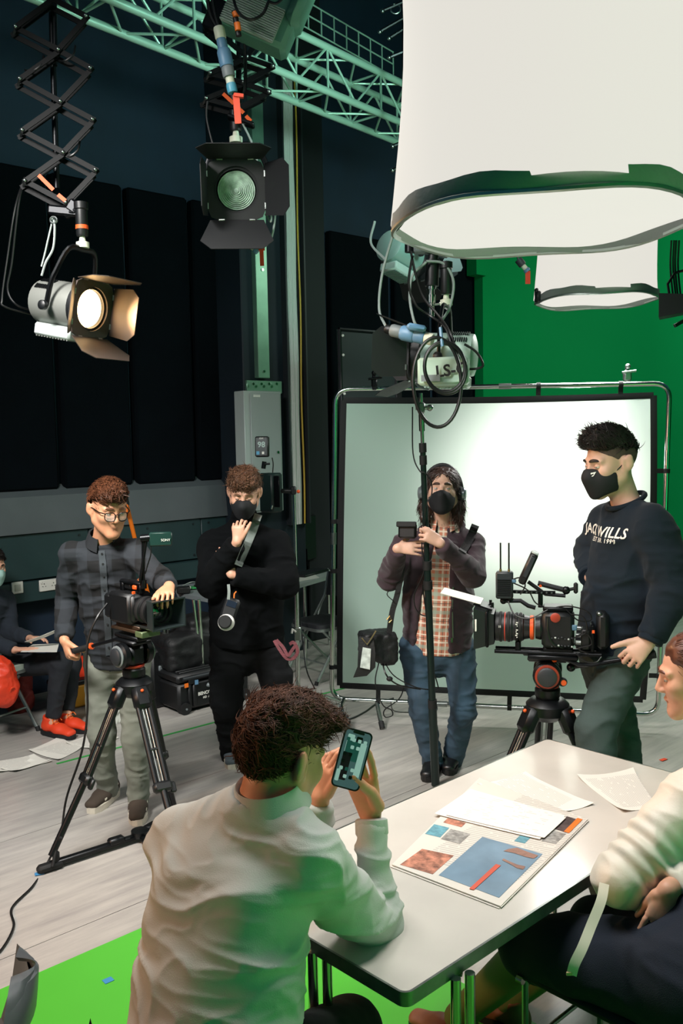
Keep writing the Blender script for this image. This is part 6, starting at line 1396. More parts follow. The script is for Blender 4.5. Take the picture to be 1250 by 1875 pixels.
# centre lamp facing us
D2 = 4.6
L2, top2 = fresnel(P(434, 352, D2), (0.06, -1, -0.14), 0.93, 'dark fresnel lamp with a round ribbed lens facing the camera', doors=(13, 50, 38, 4), bodym=DGREY, yoke_up=0.24)
pg2, cs2 = pantograph([(450, -20), (452, 105), (446, 152), (438, 198)], 64, D2, 'short scissor pantograph holding the centre lamp below the truss', tilt=(4, -6))
pt(pg2, 'drop_tube', BLKM, I4, ('c', P(440, -40, D2+0.1), P(436, 190, D2+0.1), 0.014)); pt(pg2, 'end_plate', BLKM, I4, ('br', P(441, 222, D2), (0.14, 0.06, 0.02), Matrix.Rotation(0.35, 3, 'Y'), 0.006), ('c', P(437, 220, D2), top2+UZ*0.18, 0.02))
for (a, b_) in (((408, 171), (428, 190)), ((436, 198), (446, 207)), ((450, 212), (459, 222))):
    p0, p1 = P(a[0], a[1], D2-0.02), P(b_[0], b_[1], D2-0.02); pt(pg2, 'orange_label', orl, I4, ('br', (p0+p1)/2, ((p1-p0).length, 0.002, 0.018), frame((0, -1, 0.1), p1-p0) @ Matrix.Rotation(pi/2, 3, 'X')))
for pts in ([P(488, 330, D2), P(500, 360, D2), P(503, 400, D2), P(495, 440, D2), P(478, 455, D2)], [P(486, 335, D2), P(494, 370, D2), P(496, 405, D2-0.02), P(486, 392, D2)], [P(380, 180, D2), P(378, 215, D2), P(388, 260, D2), P(396, 285, D2)], [P(444, 226, D2), P(456, 250, D2), P(468, 280, D2), P(472, 310, D2)]): cable('supply_cable', pts, 0.0055, GCABLE if pts[0].x > -0.6 else CABLE, L2)
def plug(o, a, b_, seglist):
    """chain of collars along a line: (t0, t1, radius, material)"""
    for t0, t1, r, m in seglist: pt(o, 'connector', m, I4, ('l', [(r*0.9, 0), (r, 0.008), (r, (a.lerp(b_, t1)-a.lerp(b_, t0)).length-0.008), (r*0.92, (a.lerp(b_, t1)-a.lerp(b_, t0)).length)], a.lerp(b_, t0), b_-a, 18))
pl_o = thing('power_connector', 'blue and cream in-line power connector hanging by the truss', 'connector', P(428, 168, 4.0))
plug(pl_o, P(400, 50, 4.0), P(426, 170, 4.0), [(0, 0.18, 0.024, CREAMP), (0.18, 0.34, 0.022, BLUEP), (0.34, 0.6, 0.030, BLUEP), (0.6, 0.76, 0.027, GREYM), (0.74, 0.88, 0.018, CREAMP), (0.86, 1.0, 0.022, mat('teal_plastic', '#4c93ab', 0.4))])
for pts in ([P(400, 52, 4.0), P(392, 20, 4.0), P(386, -20, 4.0)], [P(397, 52, 4.0), P(384, 24, 4.0), P(378, -20, 4.0)], [P(427, 172, 4.0), P(440, 178, 4.02), P(448, 165, 4.05), P(449, 120, 4.1), P(447, 60, 4.1)]): cable('cable_tail', pts, 0.008, CABLE, pl_o)
pt(pl_o, 'red_tape', REDP, I4, ('br', P(434, 200, 4.0), (0.028, 0.006, 0.12), Matrix.Rotation(-0.05, 3, 'Y')), ('br', P(437, 175, 4.0), (0.042, 0.02, 0.014), Matrix.Rotation(0.15, 3, 'Y')))
pl2 = thing('power_connector', 'blue power connector with red tape below the centre lamp', 'connector', P(470, 460, 4.62))
plug(pl2, P(443, 434, 4.62), P(473, 460, 4.62), [(0, 0.45, 0.03, BLUEP), (0.4, 0.65, 0.025, BLK), (0.6, 0.85, 0.018, CREAMP), (0.8, 1.0, 0.022, BLUEP)])
pt(pl2, 'red_tape', REDP, I4, ('br', P(479, 470, 4.6), (0.02, 0.004, 0.09), Matrix.Rotation(-0.02, 3, 'Y')), ('br', P(479, 456, 4.6), (0.03, 0.008, 0.014), None))
# lamp turned away in front of the screen
D3 = 4.5
Rls = Matrix.Translation((0.1315, -0.03, -0.035)) @ Matrix.Rotation(pi/2, 4, 'Z') @ Matrix.Rotation(pi/2, 4, 'X')
L3, top3 = fresnel(P(788, 650, D3), (-0.92, 0.30, 0.05), 0.86, 'silver fresnel lamp turned away above the white screen with coiled cables', lit='#ffb070', doors=(20, 26, 32, 20), bodym=mat('pale_green_housing', '#9fb8ac', 0.4, 0.2), yoke_up=0.26, yokeang=0.0)
lettering('maker_mark', 'LS-C', 0.075, TR(P(826, 678, D3-0.24), Matrix((Vector((0.97, -0.2, 0.1)), Vector((-0.1, 0, 1)), Vector((-0.25, -0.97, 0)))).transposed()), BLACKINK, L3, bold=0.002)
pt(L3, 'side_panel', mat('pale_panel', '#a9c2b2', 0.45), MF(P(812, 680, D3-0.17), (-0.25, -0.97, 0.0)), ('b', (0, 0, 0), (0.24, 0.09, 0.13), 0.012)); pt(L3, 'rating_plate', GREYM, MF(P(796, 692, D3-0.222), (-0.25, -0.97, 0.0)), ('b', (0.02, 0, 0), (0.09, 0.004, 0.03)))
pt(L3, 'chrome_rod', CHROME, I4, ('c', P(789, 580, D3), P(789, 500, D3), 0.016)); pt(L3, 'rod_collar', CHROME, I4, ('c', P(789, 555, D3), P(789, 540, D3), 0.022)); pt(L3, 'rod_collar', CHROME, I4, ('c', P(789, 530, D3), P(789, 525, D3), 0.024)); pt(L3, 'sleeve', BLK, I4, ('c', P(790, 524, D3), P(792, 476, D3), 0.034), ('c', P(792, 476, D3), P(793, 468, D3), 0.026)); pt(L3, 'wing_nut', CHROME, I4, ('c', P(796, 557, D3-0.02), P(808, 556, D3-0.02), 0.006), ('e', P(809, 556, D3-0.02), (0.018, 0.006, 0.012)))
hp3 = thing('lamp_hanger', 'grey bracket plate holding the lamp under the large lantern', 'bracket', P(790, 462, D3))
pt(hp3, 'bracket', GREYM, I4, ('br', P(775, 452, D3), (0.10, 0.08, 0.06), None, 0.008), ('br', P(800, 458, D3), (0.13, 0.07, 0.05), Matrix.Rotation(0.2, 3, 'Y'), 0.01)); pt(hp3, 'bolt', STEEL, I4, ('e', P(790, 457, D3-0.05), 0.016), ('e', P(818, 463, D3-0.05), 0.014)); pt(hp3, 'drop_tube', BLKM, I4, ('c', P(750, 462, D3), P(750, 430, D3), 0.025), ('c', P(793, 450, D3), P(793, 300, D3+0.3), 0.02))
ringpts = lambda cx, cy, rx, ry, d, a0=0, n=40, t=0.0: [P(cx+rx*math.cos(a0+2*pi*i/n), cy+ry*math.sin(a0+2*pi*i/n)+t*math.cos(a0+2*pi*i/n), d) for i in range(n+1)]
for (cx, cy, rx, ry, t) in ((814, 672, 37, 46, 2), (815, 675, 38, 46, 4), (800, 700, 44, 82, 3)): pt(L3, 'cable_coil', CABLE, I4, ('t', ringpts(cx, cy, rx, ry, D3-0.32, t=t), 0.0085, 8))
pt(L3, 'cable_tie', BLUEP, I4, ('t', [P(806, 600, D3-0.3), P(809, 630, D3-0.33), P(810, 634, D3-0.33)], 0.008, 6))
for pts in ([P(850, 630, D3-0.2), P(872, 645, D3-0.2), P(884, 668, D3-0.2), P(872, 675, D3-0.2), P(852, 676, D3-0.15)], [P(755, 468, D3-0.1), P(748, 520, D3-0.1), P(762, 560, D3-0.1), P(790, 580, D3-0.1), P(815, 600, D3-0.2), P(830, 640, D3-0.25), P(845, 670, D3-0.2)], [P(752, 460, D3-0.1), P(760, 500, D3-0.1), P(775, 545, D3-0.1), P(806, 582, D3-0.15), P(826, 615, D3-0.25), P(840, 660, D3-0.25)]): cable('lamp_cable', pts, 0.006, CABLE, L3)
for pts in ([P(780, 480, D3-0.05), P(755, 505, D3-0.05), P(750, 545, D3-0.05), P(757, 585, D3-0.1), P(764, 598, D3-0.1)], [P(780, 478, D3-0.05), P(812, 483, D3-0.05), P(830, 515, D3-0.05), P(824, 560, D3-0.05), P(808, 588, D3-0.1)], [P(722, 420, D3), P(700, 500, D3), P(694, 565, D3), P(706, 598, D3-0.1)], [P(686, 405, D3+0.3), P(679, 445, D3+0.3), P(705, 475, D3+0.2)]): cable('grey_cable', pts, 0.0065, GCABLE, L3)
pl3 = thing('power_connector', 'blue and grey power connector lying along the lamp above the screen', 'connector', P(750, 608, D3-0.2))
plug(pl3, P(706, 602, D3-0.16), P(792, 622, D3-0.26), [(0, 0.14, 0.022, BLK), (0.12, 0.35, 0.03, GREYM), (0.34, 0.62, 0.036, BLUEP), (0.6, 0.84, 0.032, BLUEP), (0.82, 1.0, 0.028, CREAMP)]); pt(pl3, 'cap', BLUEP, I4, ('br', P(762, 600, D3-0.27), (0.09, 0.05, 0.03), Matrix.Rotation(0.2, 3, 'Y'), 0.01))
# further lamp half hidden under the lantern
fresnel(P(748, 472, 5.6), (0.55, 0.62, -0.2), 0.8, 'green-grey fresnel lamp half hidden under the rim of the lantern', doors=(30, 30, 30, 60), bodym=mat('green_grey_housing', '#7f9a94', 0.4, 0.2), yoke_up=0.26)
pf = thing('barn_door_flag', 'grey barn door leaf showing beside the lamp bracket', 'barn door', P(828, 480, 5.2)); pt(pf, 'leaf', mat('grey_leaf', '#5d6468', 0.5), MF(P(828, 480, 5.2), (0.2, -1, 0)), ('p', [(-0.06, -0.03), (-0.03, 0.06), (0.03, 0.05), (0.06, 0.0), (0.03, -0.06), (-0.05, -0.05)], 0.006, Matrix.Rotation(pi/2, 4, 'X'))); pt(pf, 'arm', BLKM, I4, ('t', [P(815, 478, 5.2), P(795, 470, 5.2)], 0.01))
rl = thing('hanging_lamp', 'black lamp on cables at the far right edge against the green wall', 'studio lamp', P(1246, 560, 5.4))
pt(rl, 'hood', BLK, MF(P(1246, 562, 5.4), (-0.4, -1, 0)), ('p', [(-0.09, -0.03), (-0.07, 0.06), (0.12, 0.08), (0.12, -0.06)], 0.14, Matrix.Rotation(pi/2, 4, 'X'))); pt(rl, 'yoke', BLKM, I4, ('t', [P(1228, 560, 5.38), P(1222, 520, 5.4), P(1235, 500, 5.4), P(1252, 495, 5.4)], 0.008)); pt(rl, 'bracket', BLKM, I4, ('br', P(1243, 592, 5.4), (0.06, 0.03, 0.02), Matrix.Rotation(-0.5, 3, 'Y')))
for dx in (0, 5, 9, 14): cable('drop_cable', [P(1229+dx, 440, 5.4), P(1227+dx, 490, 5.42), P(1232+dx, 545, 5.4)], 0.006, CABLE, rl)
gp = thing('power_connector', 'small grey connector with red tape hanging before the green wall', 'connector', P(960, 490, 6.5)); plug(gp, P(948, 475, 6.5), P(966, 497, 6.5), [(0, 0.5, 0.028, DGREY), (0.5, 0.8, 0.018, CREAMP), (0.8, 1, 0.024, BLUEP)]); pt(gp, 'red_tape', REDP, I4, ('b', P(966, 508, 6.5), (0.035, 0.004, 0.09))); cable('drop_cable', [P(948, 475, 6.5), P(944, 440, 6.5), P(946, 380, 6.5)], 0.007, CABLE, gp)
# ================================================================== truss
tz = 4.30; tA, tB = G(205, 0, tz), G(740, 227, tz); td = (tB-tA).normalized(); te = Vector((-td.y, td.x, 0)); T0, T1 = tA-td*1.2, tB+td*0.6; S_ = 0.29
ts = thing('lighting_truss', 'aluminium box truss crossing the top of the picture', 'truss', (T0+T1)/2)
trm = mat('truss_aluminium', '#9fc4b2', 0.4, 0.35)
offs = [(0, 0), (1, 0), (1, 1), (0, 1)]; Ltot = (T1-T0).length
for a, h_ in offs: pt(ts, 'chord', trm, I4, ('c', T0+te*S_*a+UZ*S_*h_, T1+te*S_*a+UZ*S_*h_, 0.0245, None, 16))
nb_ = int(Ltot/0.29)
for f in range(4):
    a, b_ = offs[f], offs[(f+1) % 4]; pa = lambda t: T0+td*t+te*S_*a[0]+UZ*S_*a[1]; pb = lambda t: T0+td*t+te*S_*b_[0]+UZ*S_*b_[1]
    for i in range(nb_):
        t = i*Ltot/nb_; t2 = (i+1)*Ltot/nb_; p, q = (pa(t), pb(t2)) if i % 2 == 0 else (pb(t), pa(t2)); pt(ts, 'brace', trm, I4, ('c', p, q, 0.0085, None, 8))
        if i % 2 == 0: pt(ts, 'brace', trm, I4, ('c', pa(t), pb(t), 0.0085, None, 8))
# cable walkway rail above the truss and a drop bar
wk = thing('catwalk_rail', 'thin wire guard rail running above the truss at the right', 'railing', P(620, 60, 7.2)); wa_, wb_ = P(515, 25, 7.0), P(720, 140, 7.8)
for k_ in (0, 0.14, 0.28): pt(wk, 'rail_wire', trm, I4, ('t', [wa_+UZ*k_*0.7, wb_+UZ*k_*0.7], 0.006))
for i in range(10): p = wa_.lerp(wb_, i/9); pt(wk, 'post', trm, I4, ('t', [p, p+UZ*0.2], 0.006))
# finned ballast hanging at the truss
bal = thing('moving_head_lamp', 'pale finned lamp housing clamped to the truss at the top', 'studio lamp', P(470, 30, 3.9)); dB = 3.95
Rb = Matrix((Vector((0.86, -0.1, -0.5)).normalized(), Vector((0.3, 0.72, 0.62)).normalized(), Vector((0.3, -0.68, 0.66)).normalized())).transposed()
bx = (P(500, 62, dB)-P(412, 22, dB)).normalized(); by = (P(440, -10, dB)-P(408, 30, dB)).normalized(); bn = bx.cross(by).normalized(); by = bn.cross(bx); Rb = Matrix((bx, by, bn)).transposed(); Mb = TR(P(462, 28, dB), Rb)
fin = mat('cream_fins', '#8f9d94', 0.5)
pt(bal, 'housing', mat('pale_green_case', '#4f7f6c', 0.5), Mb, ('b', (0.02, 0.06, -0.09), (0.30, 0.26, 0.16), 0.02)); pt(bal, 'back_plate', fin, Mb, ('b', (0, 0, -0.004), (0.24, 0.14, 0.02), 0.005))
for i in range(15): pt(bal, 'cooling_fin', fin, Mb, ('b', (0, -0.066+0.0095*i, 0.008), (0.24, 0.004, 0.014)))
pt(bal, 'side_arm', mat('pale_green_case', '#4f7f6c', 0.5), Mb, ('b', (0.16, 0.14, -0.06), (0.06, 0.22, 0.2), 0.03)); pt(bal, 'clamp', BLKM, I4, ('br', P(395, 30, dB+0.2), (0.08, 0.06, 0.14), Matrix.Rotation(0.4, 3, 'Y'), 0.01), ('c', P(395, 0, dB+0.2), P(398, 50, dB+0.2), 0.018))
pt(bal, 'orange_plug', ORANGE, I4, ('c', P(430, 22, dB-0.1), P(433, 30, dB-0.1), 0.014), ('c', P(434, 42, dB-0.1), P(436, 56, dB-0.1), 0.013)); pt(bal, 'plug_body', BLK, I4, ('c', P(429, 20, dB-0.09), P(437, 66, dB-0.09), 0.012))
for pts in ([P(425, -10, dB-0.1), P(436, 22, dB-0.12), P(458, 36, dB-0.12), P(480, 26, dB-0.1), P(492, 2, dB-0.1)], [P(490, 2, dB-0.1), P(505, 6, dB-0.1), P(518, -4, dB-0.1)]): cable('loop_cable', pts, 0.0065, CABLE, bal)
# dark frames hanging near the lantern's left edge
dk = thing('hanging_pantograph', 'dark folded pantograph hanging left of the large lantern', 'lamp hanger', P(715, 90, 6.4))
for (a, b_) in (((695, 58), (765, 18)), ((700, 20), (775, -12)), ((712, 70), (760, 40)), ((712, 105), (745, 92)), ((718, 268), (748, 255)), ((718, 312), (742, 300))): pt(dk, 'scissor_bar', BLKM, I4, ('c', P(a[0], a[1], 6.4), P(b_[0], b_[1], 6.4), 0.012, None, 8)); pt(dk, 'pivot_bolt', STEEL, I4, ('e', P(a[0], a[1], 6.38), 0.014))
pt(dk, 'drop_tube', BLKM, I4, ('c', P(740, -20, 6.4), P(740, 320, 6.4), 0.016)); pt(dk, 'ring', STEEL, I4, ('t', ringpts(724, 16, 9, 9, 6.4, n=16), 0.006))
# leaning black board behind the screen
lb = thing('black_flat', 'black framed flat leaning behind the top left of the screen', 'panel', P(660, 1000, 7.0)); q0, q1, q2, q3 = P(620, 604, 7.2), P(722, 612, 7.6), P(732, 1150, 7.4), P(636, 1190, 7.0)
mb = MB(); mb.sheet([[q0, q1], [q3, q2]], 0.03); mb.build('board', mat('black_board', '#0d171b', 0.5), lb)
for a, b_ in ((q0, q1), (q0, q3), (q1, q2)): pt(lb, 'edge_batten', BLKM, I4, ('t', [a+Vector((0, -0.03, 0)), b_+Vector((0, -0.03, 0))], 0.018))
for t in (0.02, 0.08, 0.2, 0.3): p = q0.lerp(q3, t)+Vector((0.03, -0.045, 0)); pt(lb, 'screw', WHITEP, I4, ('e', p, 0.011))
# ================================================================== tripods and fluid heads
trb = mat('tripod_black', '#0d1013', 0.4, 0.35); orm = mat('orange_badge', '#e4571e', 0.5)
def tripod(apex, feet, label, spread=True, skip=()):
    o = thing('camera_tripod', label, 'tripod', Vector((apex.x, apex.y, 0)))
    pt(o, 'bowl', trb, I4, ('l', [(0.045, -0.06), (0.085, -0.03), (0.09, 0.01), (0.07, 0.03), (0.05, 0.035)], apex, (0, 0, 1), 24))
    hubs = []
    for i, f in enumerate(feet):
        d = Vector((f.x-apex.x, f.y-apex.y, 0)).normalized(); s_ = Vector((-d.y, d.x, 0)); h = apex+d*0.075-UZ*0.02; ax = (f-h); L = ax.length; ax.normalize()
        M = TR(h, Matrix((s_, ax.cross(s_)*-1, ax)).transposed()); pt(o, 'leg_shoulder', trb, M, ('b', (0, 0, 0.03), (0.085, 0.06, 0.12), 0.018)); pt(o, 'badge', orm, I4, ('e', h+d*0.034+UZ*0.012, 0.008))
        k1, k2 = 0.50*L, 0.56*L
        for sx in (-1, 1): pt(o, 'upper_tube', trb, I4, ('c', h+s_*sx*0.026+ax*0.06, h+s_*sx*0.026+ax*k1, 0.0125)); pt(o, 'tube_highlight', STEEL, I4, ('c', h+s_*sx*0.008+ax*0.08+d*0.004, h+s_*sx*0.008+ax*k1+d*0.004, 0.004))
        pt(o, 'brace_clip', BLK, M, ('b', (0, 0, k1*0.62), (0.075, 0.02, 0.014), 0.004)); pt(o, 'lock_block', BLK, M, ('b', (0, 0, k1), (0.09, 0.042, 0.05), 0.012)); pt(o, 'lock_lever', BLK, M, ('b', (0.05, 0.01, k1+0.01), (0.03, 0.02, 0.05), 0.006))
        pt(o, 'lower_tube', trb, I4, ('c', h+ax*k1, f+UZ*0.05-ax*0.02, 0.0165)); 
        pt(o, 'foot', BLKR, TR(f, Matrix((s_, -d, UZ)).transposed()), ('b', (0, 0, 0.02), (0.05, 0.12, 0.038), 0.012), ('b', (0, 0.03, 0.05), (0.03, 0.03, 0.07), 0.008)); pt(o, 'foot_strap', BLKR, I4, ('t', [f+s_*0.03+UZ*0.03, f+UZ*0.12-d*0.04, f+s_*0.02+UZ*0.15-d*0.05], 0.008))
    if spread:
        cc = Vector((apex.x, apex.y, 0.035))
        for f in feet: pt(o, 'spreader_arm', trb, I4, ('br', (f+cc)/2+UZ*0.012, ((f-cc).length, 0.035, 0.022), frame(UZ, f-cc), 0.005), ('br', f.lerp(cc, 0.72)+UZ*0.018, (0.08, 0.045, 0.03), frame(UZ, f-cc), 0.008))
        pt(o, 'spreader_hub', trb, I4, ('l', [(0.04, 0), (0.045, 0.01), (0.045, 0.03), (0.03, 0.036)], cc-UZ*0.01, (0, 0, 1), 18))
    return o
def fluid_head(base, fwd, label, handle, s=1.0, red=False):
    o = thing('fluid_head', label, 'tripod head', base); M = MF(base, fwd) @ Matrix.Scale(s, 4)
    pt(o, 'base', trb, M, ('l', [(0.05, 0), (0.055, 0.01), (0.055, 0.04), (0.045, 0.05)], (0, 0, 0), (0, 0, 1), 24)); pt(o, 'bubble_ring', mat('red_ring', '#a5311d', 0.5), M, ('l', [(0.05, 0.05), (0.052, 0.053), (0.052, 0.06), (0.045, 0.062)], (0, 0, 0), (0, 0, 1), 24))
    pt(o, 'body', trb, M, ('b', (0, 0, 0.11), (0.09, 0.10, 0.11), 0.02))
    for sx in (-1, 1):
        pt(o, 'drag_drum', trb, M, ('l', [(0.055, 0), (0.062, 0.006), (0.062, 0.03), (0.05, 0.04)], (sx*0.045, 0, 0.115), (sx, 0, 0), 28))
        k = pt(o, 'drag_knob', DGREY, M, ('l', [(0.04, 0), (0.042, 0.004), (0.042, 0.016), (0.034, 0.022)], (sx*0.086, 0, 0.115), (sx, 0, 0), 28))
        pt(o, 'drag_scale', mat('orange_scale', '#8f3018', 0.5) if red else GREYM, M, ('l', [(0.047, 0), (0.052, 0.002), (0.052, 0.006), (0.047, 0.008)], (sx*0.085, 0, 0.115), (sx, 0, 0), 28))
    pt(o, 'top_plate', trb, M, ('b', (0, 0, 0.18), (0.11, 0.17, 0.022), 0.008), ('b', (0, 0.005, 0.202), (0.085, 0.2, 0.02), 0.005)); pt(o, 'side_lever', orm, M, ('c', (-0.06, -0.03, 0.185), (-0.075, -0.03, 0.19), 0.012)); pt(o, 'tilt_lock', BLK, M, ('l', [(0.018, 0), (0.02, 0.02), (0.016, 0.03)], (-0.05, -0.06, 0.09), (-1, -0.3, 0), 14)); pt(o, 'lock_cap', orm, M, ('l', [(0.012, 0.03), (0.012, 0.034)], (-0.05, -0.06, 0.09), (-1, -0.3, 0), 14))
    a, b_, c_ = handle; pt(o, 'pan_bar', BLKM, I4, ('c', a, c_.lerp(a, 0.35), 0.0085), ('e', a, 0.018)); pt(o, 'pan_grip', BLKR, I4, ('c', c_.lerp(a, 0.36), c_, 0.0155)); pt(o, 'grip_ring', orm, I4, ('c', c_.lerp(a, 0.35), c_.lerp(a, 0.39), 0.0165))
    return o
# ---------------------------------------------------------------- left camera
ap1 = P(246, 1252, 4.30); tripod(ap1, [G(92, 1594), G(343, 1632), G(321, 1503)], 'black tripod with spreader under the left camera')
f1 = Vector((0.72, -0.69, 0)); hb1 = ap1+UZ*0.036
fluid_head(hb1, f1, 'fluid head with pan handle held by the man in glasses', (P(222, 1168, 4.33), None, P(136, 1192, 4.44)), 1.0)
cM = MF(hb1+UZ*0.345+f1*0.02, f1)
c1 = thing('cinema_camera', 'black cinema camera with rectangular lens hood on the left tripod', 'camera', hb1+UZ*0.22)
pt(c1, 'base_plate', mat('anodised_brown', '#4b3a2c', 0.4, 0.5), cM, ('b', (0, 0, -0.105), (0.10, 0.26, 0.016), 0.004), ('b', (0, 0.0, -0.088), (0.08, 0.2, 0.02), 0.004)); pt(c1, 'dovetail', mat('olive_plate', '#5c6b4a', 0.45, 0.3), cM, ('b', (0, 0.11, -0.112), (0.105, 0.06, 0.03), 0.004))
pt(c1, 'body', BLK, cM, ('b', (0, -0.03, 0.0), (0.135, 0.18, 0.15), 0.014), ('b', (0, 0.065, 0.005), (0.12, 0.03, 0.13), 0.012)); pt(c1, 'battery', BLK, cM, ('b', (0, -0.155, -0.005), (0.10, 0.07, 0.12), 0.012))
pt(c1, 'side_panel', DGREY, cM, ('b', (-0.07, -0.03, 0.02), (0.008, 0.12, 0.07), 0.003)); 
for i in range(6): pt(c1, 'button', LGREY, cM, ('b', (-0.075, -0.07+0.022*i, 0.045-0.03*(i % 2)), (0.003, 0.010, 0.005)))
for z in (-0.055, -0.092): pt(c1, 'rosette', mat('brass', '#b9a06a', 0.3, 0.9), cM, ('l', [(0.018, 0), (0.02, 0.004), (0.02, 0.010), (0.010, 0.012)], (-0.068, 0.05, z), (-1, 0, 0), 20))
pt(c1, 'top_handle', BLKM, cM, ('b', (0, 0.0, 0.118), (0.03, 0.2, 0.022), 0.008), ('b', (0, 0.07, 0.095), (0.03, 0.03, 0.05), 0.006), ('b', (0, -0.08, 0.095), (0.03, 0.03, 0.05), 0.006)); pt(c1, 'audio_module', BLK, cM, ('b', (-0.03, -0.06, 0.10), (0.07, 0.09, 0.04), 0.008)); pt(c1, 'audio_knob', mat('copper_knob', '#b06a45', 0.35, 0.6), cM, ('c', (-0.05, -0.02, 0.11), (-0.07, -0.015, 0.125), 0.018)); pt(c1, 'accent_clip', orm, cM, ('b', (0.03, 0.06, 0.105), (0.01, 0.03, 0.02), 0.003), ('b', (0.05, 0.08, 0.085), (0.012, 0.012, 0.012)))
pt(c1, 'lens', BLK, cM, ('l', [(0.058, 0.08), (0.062, 0.09), (0.062, 0.12), (0.056, 0.123), (0.056, 0.13), (0.06, 0.133), (0.06, 0.17), (0.055, 0.173), (0.055, 0.18), (0.064, 0.19), (0.064, 0.225), (0.05, 0.225), (0.048, 0.21)], (0, 0, 0.0), (0, 1, 0), 32)); pt(c1, 'front_glass', GLASS_DARK, cM, ('l', [(0.048, 0.205), (0.03, 0.213), (0.001, 0.217)], (0, 0, 0), (0, 1, 0), 28))
for y in (0.10, 0.15): pt(c1, 'focus_ring', BLKR, cM, ('l', [(0.0615, y), (0.064, y+0.002), (0.064, y+0.018), (0.0615, y+0.02)], (0, 0, 0), (0, 1, 0), 32))
def hood(o, M, y0, y1, w0, h0, w1, h1, m, t=0.005):
    mb = MB(M); ring = lambda y, w, h: [(-w, y, -h), (w, y, -h), (w, y, h), (-w, y, h)]
    vs = ring(y0, w0, h0)+ring(y1, w1, h1)+ring(y1, w1-t, h1-t)+ring(y0+0.004, w0-t, h0-t); fs = []
    for a in range(3): fs += [(a*4+i, a*4+(i+1) % 4, (a+1)*4+(i+1) % 4, (a+1)*4+i) for i in range(4)]
    mb.add(vs, fs); mb.build('lens_hood', m, o)
hood(c1, cM, 0.20, 0.29, 0.062, 0.062, 0.092, 0.068, mat('hood_black', '#222b2b', 0.4), 0.006); pt(c1, 'hood_back', BLK, cM, ('l', [(0.0645, 0.198), (0.078, 0.2), (0.078, 0.205), (0.055, 0.206)], (0, 0, 0), (0, 1, 0), 28))
for sx in (-0.03, 0.03): pt(c1, 'support_rod', STEEL, cM, ('c', (sx, -0.1, -0.078), (sx, 0.24, -0.078), 0.0075))
mnl = P(304, 987, 4.2); pt(c1, 'monitor_arm', BLKM, I4, ('c', cM @ Vector((0.0, 0.09, 0.13)), P(262, 985, 4.2), 0.008), ('c', cM @ Vector((0.02, 0.09, 0.13)), P(268, 988, 4.2), 0.007), ('c', P(258, 986, 4.2), P(278, 984, 4.2), 0.018), ('c', cM @ Vector((0.0, 0.09, 0.10)), cM @ Vector((0.0, 0.09, 0.14)), 0.016))
mo = pt(c1, 'monitor', mat('dark_green_case', '#12302a', 0.35), MF(P(294, 987, 4.2), (0.15, -1, 0.05)), ('b', (0, 0, 0), (0.105, 0.026, 0.066), 0.006)); lettering('maker_mark', 'SONY', 0.016, MF(P(303, 989, 4.186), (0.15, -1, 0.05)) @ Matrix.Rotation(pi/2, 4, 'X') @ Matrix.Rotation(pi, 4, 'Y'), WHITEINK, mo); 
cable('monitor_cable', [P(276, 997, 4.19), P(276, 1015, 4.19), P(270, 1035, 4.2), P(266, 1050, 4.22)], 0.003, CABLE, c1)
fc = thing('camera_cable', 'thin black cable running from the left camera down across the floor', 'cable', G(20, 1690)); MB().tube(curve_pts([P(196, 1105, 4.28), P(178, 1130, 4.22), P(162, 1170, 4.2), P(158, 1230, 4.18), P(160, 1300, 4.15), P(150, 1375, 4.12), P(122, 1460, 4.1), P(110, 1530, 4.1), P(84, 1585, 4.08), G(60, 1625)+UZ*0.006, G(22, 1665)+UZ*0.006, G(25, 1700)+UZ*0.006, G(0, 1745)+UZ*0.006, G(-40, 1775)+UZ*0.006], 8), 0.0055, 6).build('cable', CABLE, fc)
# ---------------------------------------------------------------- right camera
ap2 = P(1002, 1292, 3.70); tripod(ap2, [Vector((ap2.x-0.46, ap2.y-0.17, 0)), Vector((ap2.x+0.37, ap2.y-0.25, 0)), Vector((ap2.x+0.06, ap2.y+0.48, 0))], 'black tripod behind the table under the right camera', spread=False)
f2 = Vector((-0.97, 0.24, 0)); hb2 = ap2+UZ*0.036
fluid_head(hb2, f2, 'fluid head with red ringed knob under the right camera', (P(1045, 1222, 3.62), None, P(1200, 1198, 3.48)), 0.95, True)
M2 = MF(P(1012, 1150, 3.64), f2); c2 = thing('cinema_camera', 'rigged cinema camera seen from the side with matte box and antennas', 'camera', hb2+UZ*0.2)
pt(c2, 'slide_plate', BLKM, M2, ('b', (0, 0.0, -0.115), (0.09, 0.2, 0.02), 0.005), ('b', (0, -0.02, -0.09), (0.07, 0.12, 0.03), 0.005))
pt(c2, 'body', BLK, M2, ('b', (0, -0.02, 0.0), (0.11, 0.13, 0.15), 0.016), ('l', [(0.045, 0.04), (0.05, 0.05), (0.045, 0.07)], (0, 0, 0), (0, 1, 0), 28)); pt(c2, 'top_vent', BLKM, M2, ('b', (0, -0.02, 0.085), (0.09, 0.12, 0.02), 0.006))
pt(c2, 'record_button', mat('dull_red', '#9a3420', 0.5), M2, ('l', [(0.017, 0), (0.02, 0.003), (0.014, 0.007)], (-0.056, -0.01, 0.055), (-1, 0, 0), 18))
g = random.Random(3)
for i in range(14): pt(c2, 'button', LGREY if i % 4 == 0 else DGREY, M2, ('b', (-0.058, -0.075+0.013*(i % 7), -0.06+0.03*(i//7)+g.uniform(-0.004, 0.004)), (0.006, 0.008, 0.007), 0.002))
for y, z in ((-0.09, -0.05), (-0.09, -0.02), (-0.09, 0.01)): pt(c2, 'side_connector', STEEL, M2, ('c', (-0.03, y, z), (-0.03, y-0.02, z), 0.009))
